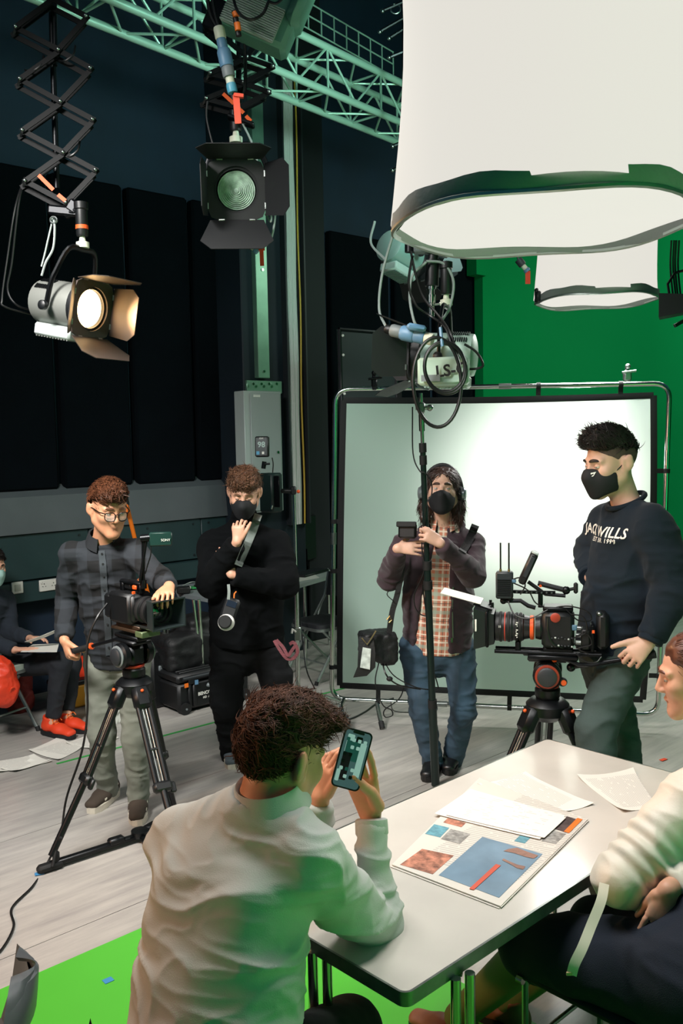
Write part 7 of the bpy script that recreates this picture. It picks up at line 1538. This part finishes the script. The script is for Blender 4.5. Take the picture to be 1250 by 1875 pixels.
pt(c2, 'lens_mount_ring', orm, M2, ('l', [(0.046, 0.075), (0.05, 0.078), (0.05, 0.09), (0.046, 0.092)], (0, 0, 0), (0, 1, 0), 28))
pt(c2, 'lens', BLK, M2, ('l', [(0.045, 0.09), (0.047, 0.10), (0.05, 0.115), (0.056, 0.12), (0.056, 0.16), (0.06, 0.165), (0.06, 0.23), (0.055, 0.235)], (0, 0, 0.0), (0, 1, 0), 32)); pt(c2, 'red_index_ring', mat('red_line', '#b03a2a', 0.5), M2, ('l', [(0.0605, 0.19), (0.0612, 0.192), (0.0605, 0.194)], (0, 0, 0), (0, 1, 0), 32))
for y in (0.125, 0.14, 0.172, 0.205): pt(c2, 'gear_ring', BLKR, M2, ('l', [(0.057 if y < 0.16 else 0.061, y), (0.06 if y < 0.16 else 0.063, y+0.002), (0.06 if y < 0.16 else 0.063, y+0.009), (0.057 if y < 0.16 else 0.061, y+0.011)], (0, 0, 0), (0, 1, 0), 32))
Ml = M2 @ Matrix.Translation((-0.0618, 0.15, 0.0)) @ Matrix(((0, 0, -1, 0), (0, 1, 0, 0), (1, 0, 0, 0), (0, 0, 0, 1)))
for i in range(9): pt(c2, 'lens_marking', WHITEINK, M2, ('b', (-0.0565-0.0035*(i < 5), 0.142+0.003*(i % 2), -0.03+0.0075*i), (0.002, 0.008 if i % 3 else 0.004, 0.004)))
lettering('lens_scale', '35', 0.012, M2 @ Matrix.Translation((-0.0625, 0.212, 0.012)) @ Matrix(((0, 0, -1, 0), (-1, 0, 0, 0), (0, 1, 0, 0), (0, 0, 0, 1))), WHITEINK, c2)
mbm = mat('matte_box_black', '#101618', 0.45)
mb = MB(M2); ring = lambda y, w, h, dz=0: [(-w, y, -h+dz), (w, y, -h+dz), (w, y, h+dz), (-w, y, h+dz)]
vs = ring(0.235, 0.062, 0.062)+ring(0.275, 0.072, 0.072)+ring(0.315, 0.09, 0.084, 0.004)+ring(0.315, 0.083, 0.077, 0.004)+ring(0.245, 0.05, 0.05); fs = [(a*4+i, a*4+(i+1) % 4, (a+1)*4+(i+1) % 4, (a+1)*4+i) for a in range(4) for i in range(4)]; mb.add(vs, fs); mb.build('matte_box', mbm, c2)
pt(c2, 'matte_box_frame', BLKM, M2, ('b', (0, 0.262, 0.0), (0.152, 0.012, 0.15), 0.004)); pt(c2, 'top_flag', WHITEP, M2, ('br', (0, 0.37, 0.125), (0.13, 0.17, 0.003), Matrix.Rotation(0.25, 3, 'X'))); pt(c2, 'flag_bracket', BLKM, M2, ('br', (0, 0.28, 0.09), (0.12, 0.08, 0.008), Matrix.Rotation(0.3, 3, 'X')), ('c', (0, 0.245, 0.075), (0, 0.245, 0.1), 0.006), ('c', (0.03, 0.255, 0.075), (0.03, 0.255, 0.105), 0.006)); pt(c2, 'maker_mark', WHITEINK, M2, ('b', (-0.089, 0.306, 0.02), (0.004, 0.007, 0.05), 0.001))
for sx, dz in ((-0.03, 0), (0.03, 0)): pt(c2, 'support_rod', BLKM, M2, ('c', (sx, -0.19, -0.098), (sx, 0.235, -0.098), 0.0085))
pt(c2, 'lens_support', BLKM, M2, ('b', (0, 0.14, -0.08), (0.06, 0.022, 0.05), 0.005)); pt(c2, 'rear_rod', BLKM, M2, ('t', [(-0.03, -0.05, -0.12), (-0.03, -0.10, -0.14), (-0.03, -0.15, -0.14), (-0.03, -0.26, -0.115)], 0.009))
# transmitter, antennas, monitor and arms
tx = M2 @ Matrix.Translation((0, 0.195, 0.175)); pt(c2, 'transmitter', mat('transmitter_grey', '#23292c', 0.45), tx, ('b', (0, 0, 0), (0.05, 0.07, 0.112), 0.006))
mb = MB(tx)
for i in range(9): mb.box((-0.0265, 0.0, -0.04+0.008*i), (0.002, 0.055, 0.003))
v = mb.build('vent_slots', BLKM, c2); v['kind'] = 'stuff'
for y in (-0.018, 0.016): pt(c2, 'antenna', BLK, tx, ('c', (0, y, 0.06), (0, y, 0.175), 0.0035)); pt(c2, 'antenna_base', mat('brass', '#b9a06a', 0.3, 0.9), tx, ('c', (0, y, 0.055), (0, y, 0.066), 0.005))
pt(c2, 'ball_mount', BLKM, M2, ('c', (0, 0.17, 0.105), (0, 0.17, 0.12), 0.012), ('e', (0, 0.2, 0.108), 0.014), ('t', [(0, 0.19, 0.108), (0, 0.13, 0.11), (0, 0.1, 0.09), (0, 0.07, 0.082)], 0.009)); pt(c2, 'cheese_bar', BLKM, M2, ('b', (0, 0.075, 0.148), (0.02, 0.17, 0.014), 0.003), ('c', (0, 0.05, 0.085), (0, 0.05, 0.15), 0.010))
for i in range(8): pt(c2, 'bar_hole', STEEL, M2, ('c', (-0.012, 0.005+0.02*i, 0.148), (-0.009, 0.005+0.02*i, 0.148), 0.004, None, 8))
Mm = M2 @ Matrix.Translation((0, 0.098, 0.25)) @ Matrix.Rotation(math.radians(24), 4, 'X'); pt(c2, 'monitor', BLK, Mm, ('b', (0, 0, 0), (0.12, 0.032, 0.135), 0.008)); pt(c2, 'monitor_ports', DGREY, Mm, ('b', (-0.062, 0, 0.01), (0.004, 0.018, 0.09), 0.002)); pt(c2, 'monitor_cap', LGREY, Mm, ('b', (-0.03, 0, 0.07), (0.05, 0.028, 0.008), 0.003))
pt(c2, 'arm', BLKM, M2, ('t', [(0, 0.06, 0.185), (0, 0.0, 0.17), (0, -0.05, 0.158)], 0.011), ('e', (0, -0.052, 0.158), 0.017), ('t', [(0, 0.1, 0.19), (0, 0.03, 0.14), (0, -0.05, 0.135)], 0.008)); pt(c2, 'arm_knob', BLKR, M2, ('b', (0, -0.09, 0.168), (0.02, 0.018, 0.045), 0.006), ('c', (0, -0.05, 0.158), (0, -0.085, 0.166), 0.007)); pt(c2, 'amber_led', orm, M2, ('c', (-0.012, 0.05, 0.176), (-0.016, 0.05, 0.176), 0.006))
pt(c2, 'battery_plate', BLKM, M2, ('b', (0, -0.155, -0.03), (0.09, 0.014, 0.11), 0.004)); pt(c2, 'battery', BLK, M2, ('b', (0, -0.195, 0.0), (0.085, 0.05, 0.15), 0.016)); pt(c2, 'battery_edge', STEEL, M2, ('b', (-0.02, -0.182, 0.07), (0.04, 0.022, 0.018), 0.006)); pt(c2, 'power_module', BLK, M2, ('b', (-0.01, -0.128, -0.035), (0.07, 0.035, 0.085), 0.006)); pt(c2, 'red_clip', orm, M2, ('b', (-0.046, -0.158, 0.0), (0.006, 0.01, 0.012)))
for pts in ([(-0.02, 0.02, 0.085), (-0.04, -0.06, 0.1), (-0.05, -0.13, 0.085), (-0.05, -0.15, 0.05), (-0.05, -0.10, 0.045), (-0.045, -0.05, 0.09)], [(-0.05, -0.07, 0.07), (-0.06, -0.12, 0.06), (-0.055, -0.13, 0.0), (-0.05, -0.08, -0.03), (-0.05, -0.09, -0.06)], [(-0.04, -0.09, -0.02), (-0.05, -0.135, -0.01), (-0.055, -0.15, -0.05), (-0.05, -0.10, -0.07), (-0.05, -0.14, -0.09)], [(-0.05, 0.02, 0.06), (-0.065, 0.02, 0.0), (-0.065, 0.0, -0.05), (-0.05, -0.04, -0.07)], [(-0.02, 0.165, 0.2), (-0.03, 0.13, 0.21), (-0.03, 0.11, 0.18), (-0.02, 0.13, 0.14)], [(-0.02, 0.165, 0.19), (-0.03, 0.10, 0.16), (-0.03, 0.07, 0.11), (-0.03, 0.03, 0.09)], [(-0.02, 0.18, 0.11), (-0.05, 0.15, 0.06), (-0.06, 0.09, 0.05), (-0.05, 0.02, 0.085)], [(-0.05, -0.09, -0.09), (-0.06, -0.13, -0.12), (-0.06, -0.17, -0.12), (-0.05, -0.19, -0.10)]): mb = MB(M2); mb.tube(curve_pts(pts, 6), 0.0028, 6); mb.build('rig_cable', CABLE, c2)
pt(c2, 'blue_connector', mat('steel_blue', '#4d6f86', 0.4), M2, ('b', (-0.05, -0.085, 0.015), (0.014, 0.02, 0.022), 0.003), ('b', (-0.02, 0.155, 0.195), (0.014, 0.016, 0.014), 0.002))
# ================================================================== things along the wall
# monitor on a stand behind the man in fleece
st = thing('light_stand', 'chrome stand pole beside the man in fleece carrying the monitor clamp', 'stand', G(548, 1300)); sa0 = Vector((G(548, 1300).x, G(548, 1300).y, 0)); dS = sa0.y
pt(st, 'pole', CHROME, I4, ('c', P(546, 1290, dS), P(542, 1060, dS), 0.017), ('c', P(542, 1062, dS), P(538, 900, dS), 0.013)); pt(st, 'collar', STEEL, I4, ('c', P(542, 1070, dS), P(542, 1052, dS), 0.022), ('br', P(545, 1160, dS), (0.05, 0.04, 0.1), None, 0.008)); pt(st, 'ratchet_handle', WHITEP, I4, ('t', [P(541, 1157, dS-0.03), P(535, 1152, dS-0.05), P(534, 1160, dS-0.06)], 0.008)); pt(st, 'clamp_arm', BLK, I4, ('c', P(505, 899, dS), P(535, 899, dS), 0.016), ('br', P(537, 898, dS), (0.04, 0.04, 0.06), None, 0.008)); pt(st, 'clamp_knob', orm, I4, ('e', P(506, 899, dS), 0.016), ('e', P(546, 900, dS), 0.013))
for a in (0.4, 2.5, 4.6): pt(st, 'leg', CHROME, I4, ('t', [P(546, 1262, dS), sa0+Vector((0.35*math.cos(a), 0.35*math.sin(a), 0.012))], 0.012))
dm = thing('director_monitor', 'black field monitor with a battery on top behind the man in fleece', 'monitor', P(496, 935, dS)); pt(dm, 'casing', mat('dark_teal_case', '#0c211f', 0.45), MF(P(496, 902, dS), (-0.6, -0.8, 0)), ('b', (0, 0, 0), (0.13, 0.12, 0.28), 0.014)); pt(dm, 'vent_panel', BLKM, MF(P(503, 900, dS-0.07), (-0.6, -0.8, 0)), ('b', (-0.02, 0, 0), (0.05, 0.01, 0.22), 0.003)); pt(dm, 'bracket', BLKM, I4, ('c', P(482, 858, dS), P(484, 845, dS), 0.016), ('c', P(484, 850, dS-0.02), P(494, 849, dS-0.02), 0.007)); pt(dm, 'port', CHROME, I4, ('c', P(496, 932, dS-0.08), P(498, 925, dS-0.08), 0.009))
bt = thing('camera_battery', 'black camera battery labelled 98 above the field monitor', 'battery', P(480, 836, dS)); Mb_ = MF(P(480, 818, dS), (-0.15, -1, 0.08)); pt(bt, 'casing', BLK, Mb_, ('b', (0, 0, 0), (0.095, 0.05, 0.145), 0.008)); pt(bt, 'label_panel', mat('battery_label', '#1c2a2b', 0.4), Mb_, ('b', (0, 0.026, 0.0), (0.08, 0.002, 0.12)))
Mtx_ = Mb_ @ Matrix.Translation((0, 0.0275, 0.012)) @ Matrix.Rotation(pi, 4, 'Z') @ Matrix.Rotation(pi/2, 4, 'X'); lettering('battery_number', '98', 0.055, Mtx_, mat('pale_print', '#9db3ad', 0.5), bt, bold=0.001); lettering('battery_print', 'IDX', 0.018, Mtx_ @ Matrix.Translation((0, 0.045, 0)), WHITEINK, bt); pt(bt, 'blue_mark', mat('print_cyan', '#3c8fb5', 0.5), Mb_, ('b', (0.025, 0.028, -0.045), (0.022, 0.001, 0.024))); pt(bt, 'recycling_mark', WHITEINK, Mb_, ('b', (-0.012, 0.028, -0.045), (0.016, 0.001, 0.018))); cable('lead', [P(498, 838, dS), P(500, 850, dS), P(499, 868, dS), P(500, 890, dS-0.05), P(497, 925, dS-0.08)], 0.004, CABLE, dm)
# desk with keyboard, computer tower
dz = 0.74; dk0 = G(640, 1046, dz); dsk = thing('desk', 'pale topped desk by the pillar with a keyboard on it', 'desk', Vector((dk0.x-0.3, dk0.y+0.3, 0)))
dA, dB_, dC, dD = G(508, 1082, dz), G(612, 1052, dz), G(600, 1040, dz), G(486, 1066, dz)
mb = MB(); mb.sheet([[dA, dB_], [dD, dC]], 0.03); mb.build('desk_top', LGREY, dsk)
for p in (G(556, 1066, dz), dA.lerp(dD, 0.2), dC, dB_.lerp(dA, 0.03)): pt(dsk, 'leg', CHROME, I4, ('c', (p.x, p.y+0.03, 0), (p.x, p.y+0.03, dz-0.03), 0.014))
kb = thing('keyboard', 'black computer keyboard on the pale desk', 'keyboard', G(570, 1050, dz)); kM = TR(G(568, 1051, dz)+UZ*0.012, frame(UZ, dB_-dA)); pt(kb, 'case', BLK, kM, ('b', (0, 0, 0), (0.42, 0.15, 0.02), 0.006)); mb = MB(kM)
for r in range(5):
    for c in range(15): mb.box((-0.19+0.027*c, -0.055+0.027*r, 0.013), (0.021, 0.021, 0.008))
v = mb.build('keys', DGREY, kb); v['kind'] = 'stuff'
pc_ = thing('computer_tower', 'black computer tower standing at the back of the desk', 'computer', G(556, 1045, dz)); pt(pc_, 'case', BLK, MF(P(550, 985, dk0.y+0.35), (-0.5, -0.85, 0)), ('b', (0, 0, 0), (0.17, 0.30, 0.42), 0.01)); pt(pc_, 'front_panel', BLKM, MF(P(553, 1020, dk0.y+0.19), (-0.5, -0.85, 0)), ('b', (0, 0, 0), (0.12, 0.01, 0.16), 0.003))
for i in range(5): pt(pc_, 'port', STEEL, MF(P(550+3*(i % 2), 1008+7*i, dk0.y+0.17), (-0.5, -0.85, 0)), ('b', (0, 0, 0), (0.014, 0.01, 0.012)))
pp = thing('sheet_of_paper', 'blank white sheet at the front edge of the desk', 'paper', G(560, 1062, dz)); mb = MB(); mb.sheet([[G(540, 1066, dz+0.002), G(585, 1058, dz+0.002)], [G(540, 1058, dz+0.002), G(575, 1051, dz+0.002)]], 0.001); mb.build('sheet', PAPER, pp)
cable_ = thing('desk_cable', 'thin black cable hanging from the desk to the floor', 'cable', G(570, 1262)); MB().tube(curve_pts([G(546, 1075, dz)-UZ*0.05, P(550, 1140, 7.0), P(556, 1190, 6.9), P(562, 1230, 6.8), G(576, 1262)+UZ*0.005], 8), 0.006, 6).build('cable', CABLE, cable_)
# equipment table behind the left man
eA, eB, eC, eD = G(325, 1086, 0.80), G(382, 1096, 0.80), G(405, 1062, 0.80), G(318, 1072, 0.80); et = thing('equipment_table', 'grey equipment table with chrome legs behind the two men', 'table', Vector((eB.x, eB.y, 0)))
mb = MB(); mb.sheet([[eA, eB], [eD, eC]], 0.03); mb.build('table_top', GREYM, et)
for (a, b_) in (((354, 1098), (368, 1216)), ((364, 1098), (371, 1214)), ((300, 1140), (300, 1220)), ((308, 1130), (303, 1210))): pt(et, 'leg', CHROME, I4, ('t', [P(a[0], a[1], eB.y), P(a[0], a[1], eB.y).lerp(P(b_[0], b_[1], eB.y), 0.95), Vector((P(b_[0], b_[1], eB.y).x, eB.y, 0.01))], 0.0125))
cb_ = thing('circuit_boards', 'green circuit boards and wires lying on the equipment table', 'electronics', G(360, 1078, 0.82)); pcb = mat('circuit_green', '#2c8a4a', 0.5, var=0.5, vscale=60)
for (px, py, w, d) in ((350, 1076, 0.10, 0.07), (366, 1073, 0.09, 0.08), (378, 1080, 0.08, 0.06)): pt(cb_, 'board', pcb, TR(G(px, py, 0.815), yaw(0.3)), ('b', (0, 0, 0), (w, d, 0.012), 0.002)); pt(cb_, 'component', WHITEP if px != 366 else BLK, TR(G(px-6, py, 0.825), yaw(0.3)), ('b', (0, 0, 0), (w*0.4, d*0.5, 0.02), 0.003))
pt(cb_, 'black_module', BLK, TR(G(336, 1080, 0.83), yaw(0.2)), ('b', (0, 0, 0), (0.1, 0.08, 0.05), 0.008)); cable('wire', [G(335, 1072, 0.83), G(350, 1066, 0.86), G(365, 1066, 0.84), G(380, 1063, 0.85)], 0.004, GCABLE, cb_)
# hard case
hcA, hcB = G(328, 1311), G(418, 1288); hd_ = (hcB-hcA); hd_.z = 0; hl = 0.62; hdn = hd_.normalized(); hn = Vector((-hdn.y, hdn.x, 0)); hc = thing('hard_case', 'black wheeled hard case lettered BENCO on the floor behind the men', 'equipment case', hcA+hdn*hl/2+hn*0.22); Mh = TR(hcA, Matrix((hdn, hn, UZ)).transposed())
csm = mat('case_black', '#0d0f11', 0.5, bump=0.1, bscale=200)
pt(hc, 'case_body', csm, Mh, ('b', (hl/2, 0.22, 0.125), (hl, 0.44, 0.20), 0.02)); pt(hc, 'lid', csm, Mh, ('b', (hl/2, 0.22, 0.262), (hl+0.02, 0.46, 0.065), 0.018))
for i in range(9): pt(hc, 'lid_rib', csm, Mh, ('b', (hl/2, 0.03+0.047*i, 0.298), (hl*0.92, 0.022, 0.016), 0.004))
for x in (0.09, 0.13, 0.33, 0.48): pt(hc, 'side_rib', csm, Mh, ('b', (x, -0.004, 0.13), (0.03, 0.025, 0.17), 0.008))
for x in (0.11, 0.46): pt(hc, 'latch', BLK, Mh, ('b', (x, -0.012, 0.245), (0.07, 0.025, 0.06), 0.006))
pt(hc, 'lid_bar', DGREY, Mh, ('c', (0.03, -0.014, 0.262), (hl-0.03, -0.014, 0.262), 0.013)); pt(hc, 'handle', GREYM, Mh, ('b', (hl/2-0.03, -0.03, 0.185), (0.12, 0.03, 0.03), 0.01))
for x in (0.05, hl-0.05): pt(hc, 'wheel', BLKR, Mh, ('c', (x, -0.022, 0.042), (x, 0.05, 0.042), 0.042, None, 20)); pt(hc, 'wheel_hub', GREYM, Mh, ('c', (x, -0.026, 0.042), (x, -0.02, 0.042), 0.008))
pt(hc, 'tape_tab', ORANGE, Mh, ('b', (0.055, -0.022, 0.215), (0.03, 0.006, 0.03))); pt(hc, 'tape_tab', BLUEP, Mh, ('b', (0.135, -0.03, 0.225), (0.026, 0.006, 0.032)))
Mtxt = Mh @ Matrix.Translation((0.208, -0.018, 0.13)) @ Matrix.Rotation(pi/2, 4, 'X'); lettering('case_lettering', 'BENCO', 0.033, Mtxt, WHITEINK, hc, bold=0.0012); lettering('case_lettering', 'HD  A', 0.022, Mtxt @ Matrix.Translation((0.015, -0.032, 0)), WHITEINK, hc, bold=0.0006)
# soft black bags and another case behind
bg = thing('holdall', 'black soft equipment bag lying on top of the hard case', 'bag', P(345, 1222, 6.7)); b = SDF(0.05); b.rbox(hcA+hdn*0.25+hn*0.26+UZ*0.41, (0.2, 0.12, 0.08), RW, 0.05); b.rbox(hcA+hdn*0.36+hn*0.28+UZ*0.51, (0.1, 0.1, 0.08), RW, 0.05); b.build('bag_body', bagm, bg, 0.015, folds(0.015, (8, 8, 8), 1.0)); cable('carry_strap', [P(306, 1186, 6.55), P(318, 1198, 6.5), P(340, 1200, 6.5), P(352, 1212, 6.5)], 0.008, GREYM, bg)
sc2 = thing('small_case', 'small black upright case beside the wheeled hard case', 'equipment case', G(300, 1300)); q_ = G(298, 1296); pt(sc2, 'body', csm, TR(q_+UZ*0.22, RW), ('b', (0, 0.1, 0), (0.16, 0.2, 0.44), 0.02)); pt(sc2, 'latch', GREYM, TR(q_+UZ*0.3, RW), ('b', (0, -0.005, 0), (0.05, 0.02, 0.04), 0.005))
# orange pole
opa, opb = P(232, 925, 6.6), P(303, 1222, 7.15); opc = opb+(opb-opa)*(opb.z/(opa.z-opb.z)); op = thing('orange_pole', 'orange pole leaning behind the man in glasses', 'pole', opc); pt(op, 'tube', mat('orange_tube', '#f07a1a', 0.4), I4, ('c', opa, opc, 0.016)); pt(op, 'tip', BLK, I4, ('c', opa, P(229, 905, 6.6), 0.02)); pt(op, 'clip', ORANGE, I4, ('br', P(231, 932, 6.55), (0.03, 0.03, 0.07), None, 0.006))
# yellow toolbox, white carrier bag, red bags, papers on the floor
ty = thing('tool_box', 'yellow and black tool box on the floor behind the left legs', 'tool box', G(140, 1300)); q_ = G(143, 1296); pt(ty, 'box', mat('yellow_box', '#c58a1c', 0.5), TR(q_+UZ*0.09, RW), ('b', (0, 0.08, 0), (0.3, 0.2, 0.17), 0.015)); pt(ty, 'lid', BLK, TR(q_+UZ*0.19, RW), ('b', (0, 0.08, 0), (0.31, 0.21, 0.04), 0.01))
wbag = thing('carrier_bag', 'crumpled white carrier bag on the floor behind the jeans', 'bag', G(220, 1318)); b = SDF(0.04); q_ = G(222, 1316); b.rbox(q_+UZ*0.1, (0.09, 0.06, 0.08), RW, 0.03); b.rbox(q_+UZ*0.2+Vector((0.02, 0, 0)), (0.05, 0.04, 0.08), RW, 0.03); b.build('bag', mat('white_polythene', '#c9ccc4', 0.4, var=0.1), wbag, 0.01, folds(0.02, (16, 16, 16), 3.0))
rbg = thing('red_rucksack', 'bright red bag hanging at the seated person’s folding chair', 'bag', P(6, 1250, 6.0)); b = SDF(0.06); b.ell(P(2, 1250, 5.75), (0.1, 0.1, 0.14)); b.ell(P(12, 1268, 5.75), (0.06, 0.08, 0.08)); b.ell(P(-6, 1230, 5.75), (0.07, 0.08, 0.1)); b.build('bag_body', mat('red_nylon', '#d8391a', 0.5, bump=0.3, bscale=40), rbg, 0.01, folds(0.014, (12, 12, 12), 6.0)); cable('drawcord', [P(14, 1280, 5.7), P(20, 1262, 5.68), P(26, 1258, 5.7)], 0.005, REDP, rbg)
rb2 = thing('red_jacket', 'dark red jacket under the folding chair by the wall', 'jacket', G(30, 1312)); b = SDF(0.05); b.ell(G(28, 1310)+UZ*0.08+Vector((0, 0.1, 0)), (0.10, 0.1, 0.1)); b.ell(G(36, 1300)+UZ*0.18+Vector((0, 0.1, 0)), (0.06, 0.08, 0.12)); b.build('cloth', mat('dark_red_cloth', '#6b1c14', 0.8), rb2, 0.012, folds(0.02, (12, 12, 12), 2.0))
rb3 = thing('red_bag', 'red bag standing behind the orange trainers', 'bag', G(128, 1306)); b = SDF(0.05); b.rbox(G(130, 1300)+UZ*0.16+Vector((0.02, 0.25, 0)), (0.07, 0.06, 0.12), RW, 0.04); b.build('bag_body', mat('red_nylon', '#d8391a', 0.5), rb3, 0.012, folds(0.015, (12, 12, 12), 2.0))
for cs_, lb_ in (([(-30, 1398), (62, 1383), (96, 1395), (0, 1415)], 'printed sheet on the floor nearest the left edge'), ([(52, 1375), (108, 1350), (150, 1370), (106, 1393)], 'printed sheet on the floor before the orange trainers'), ([(120, 1362), (170, 1342), (218, 1352), (165, 1372)], 'printed sheet on the floor beside the grey jeans'), ([(0, 1408), (55, 1392), (94, 1392), (28, 1413)], 'curled printed sheet on the floor below the silver chair')):
    paper(cs_, 0.004 if 'curled' not in lb_ else 0.009, doc1, lb_, 0.002, 0.01)
cbp = thing('clipboard_papers', 'white papers on the knees of the masked person', 'paper', P(85, 1190, 5.95)); mb = MB(); mb.sheet([[P(38, 1193, 5.85), P(104, 1193, 5.82)], [P(60, 1180, 6.1), P(108, 1178, 6.1)]], 0.004); mb.build('sheets', PAPER, cbp)
hpz = thing('held_paper', 'white sheet held up in the masked person’s hand', 'paper', P(75, 1165, 6.0)); mb = MB(); mb.sheet([[P(45, 1175, 5.95), P(78, 1163, 5.92), P(102, 1153, 5.92)], [P(55, 1176, 6.02), P(84, 1166, 6.0), P(104, 1157, 6.0)]], 0.002); mb.build('sheet', PAPER, hpz)
fcb = thing('floor_cable', 'black cable lying on the floor under the screen frame', 'cable', G(680, 1310)); MB().tube(curve_pts([G(612, 1318)+UZ*0.006, G(640, 1318)+UZ*0.006, G(668, 1305)+UZ*0.006, G(690, 1290)+UZ*0.006, G(720, 1280)+UZ*0.006], 8), 0.007, 6).build('cable', CABLE, fcb); ptb = thing('power_brick', 'small black power adaptor on the floor by the screen foot', 'adaptor', G(615, 1322)); pt(ptb, 'case', BLK, TR(G(617, 1322)+UZ*0.025, yaw(0.5)), ('b', (0, 0, 0), (0.11, 0.06, 0.05), 0.01)); pt(ptb, 'plug', BLKR, TR(G(617, 1322)+UZ*0.025, yaw(0.5)), ('c', (0.055, 0, 0), (0.085, 0, 0), 0.012))
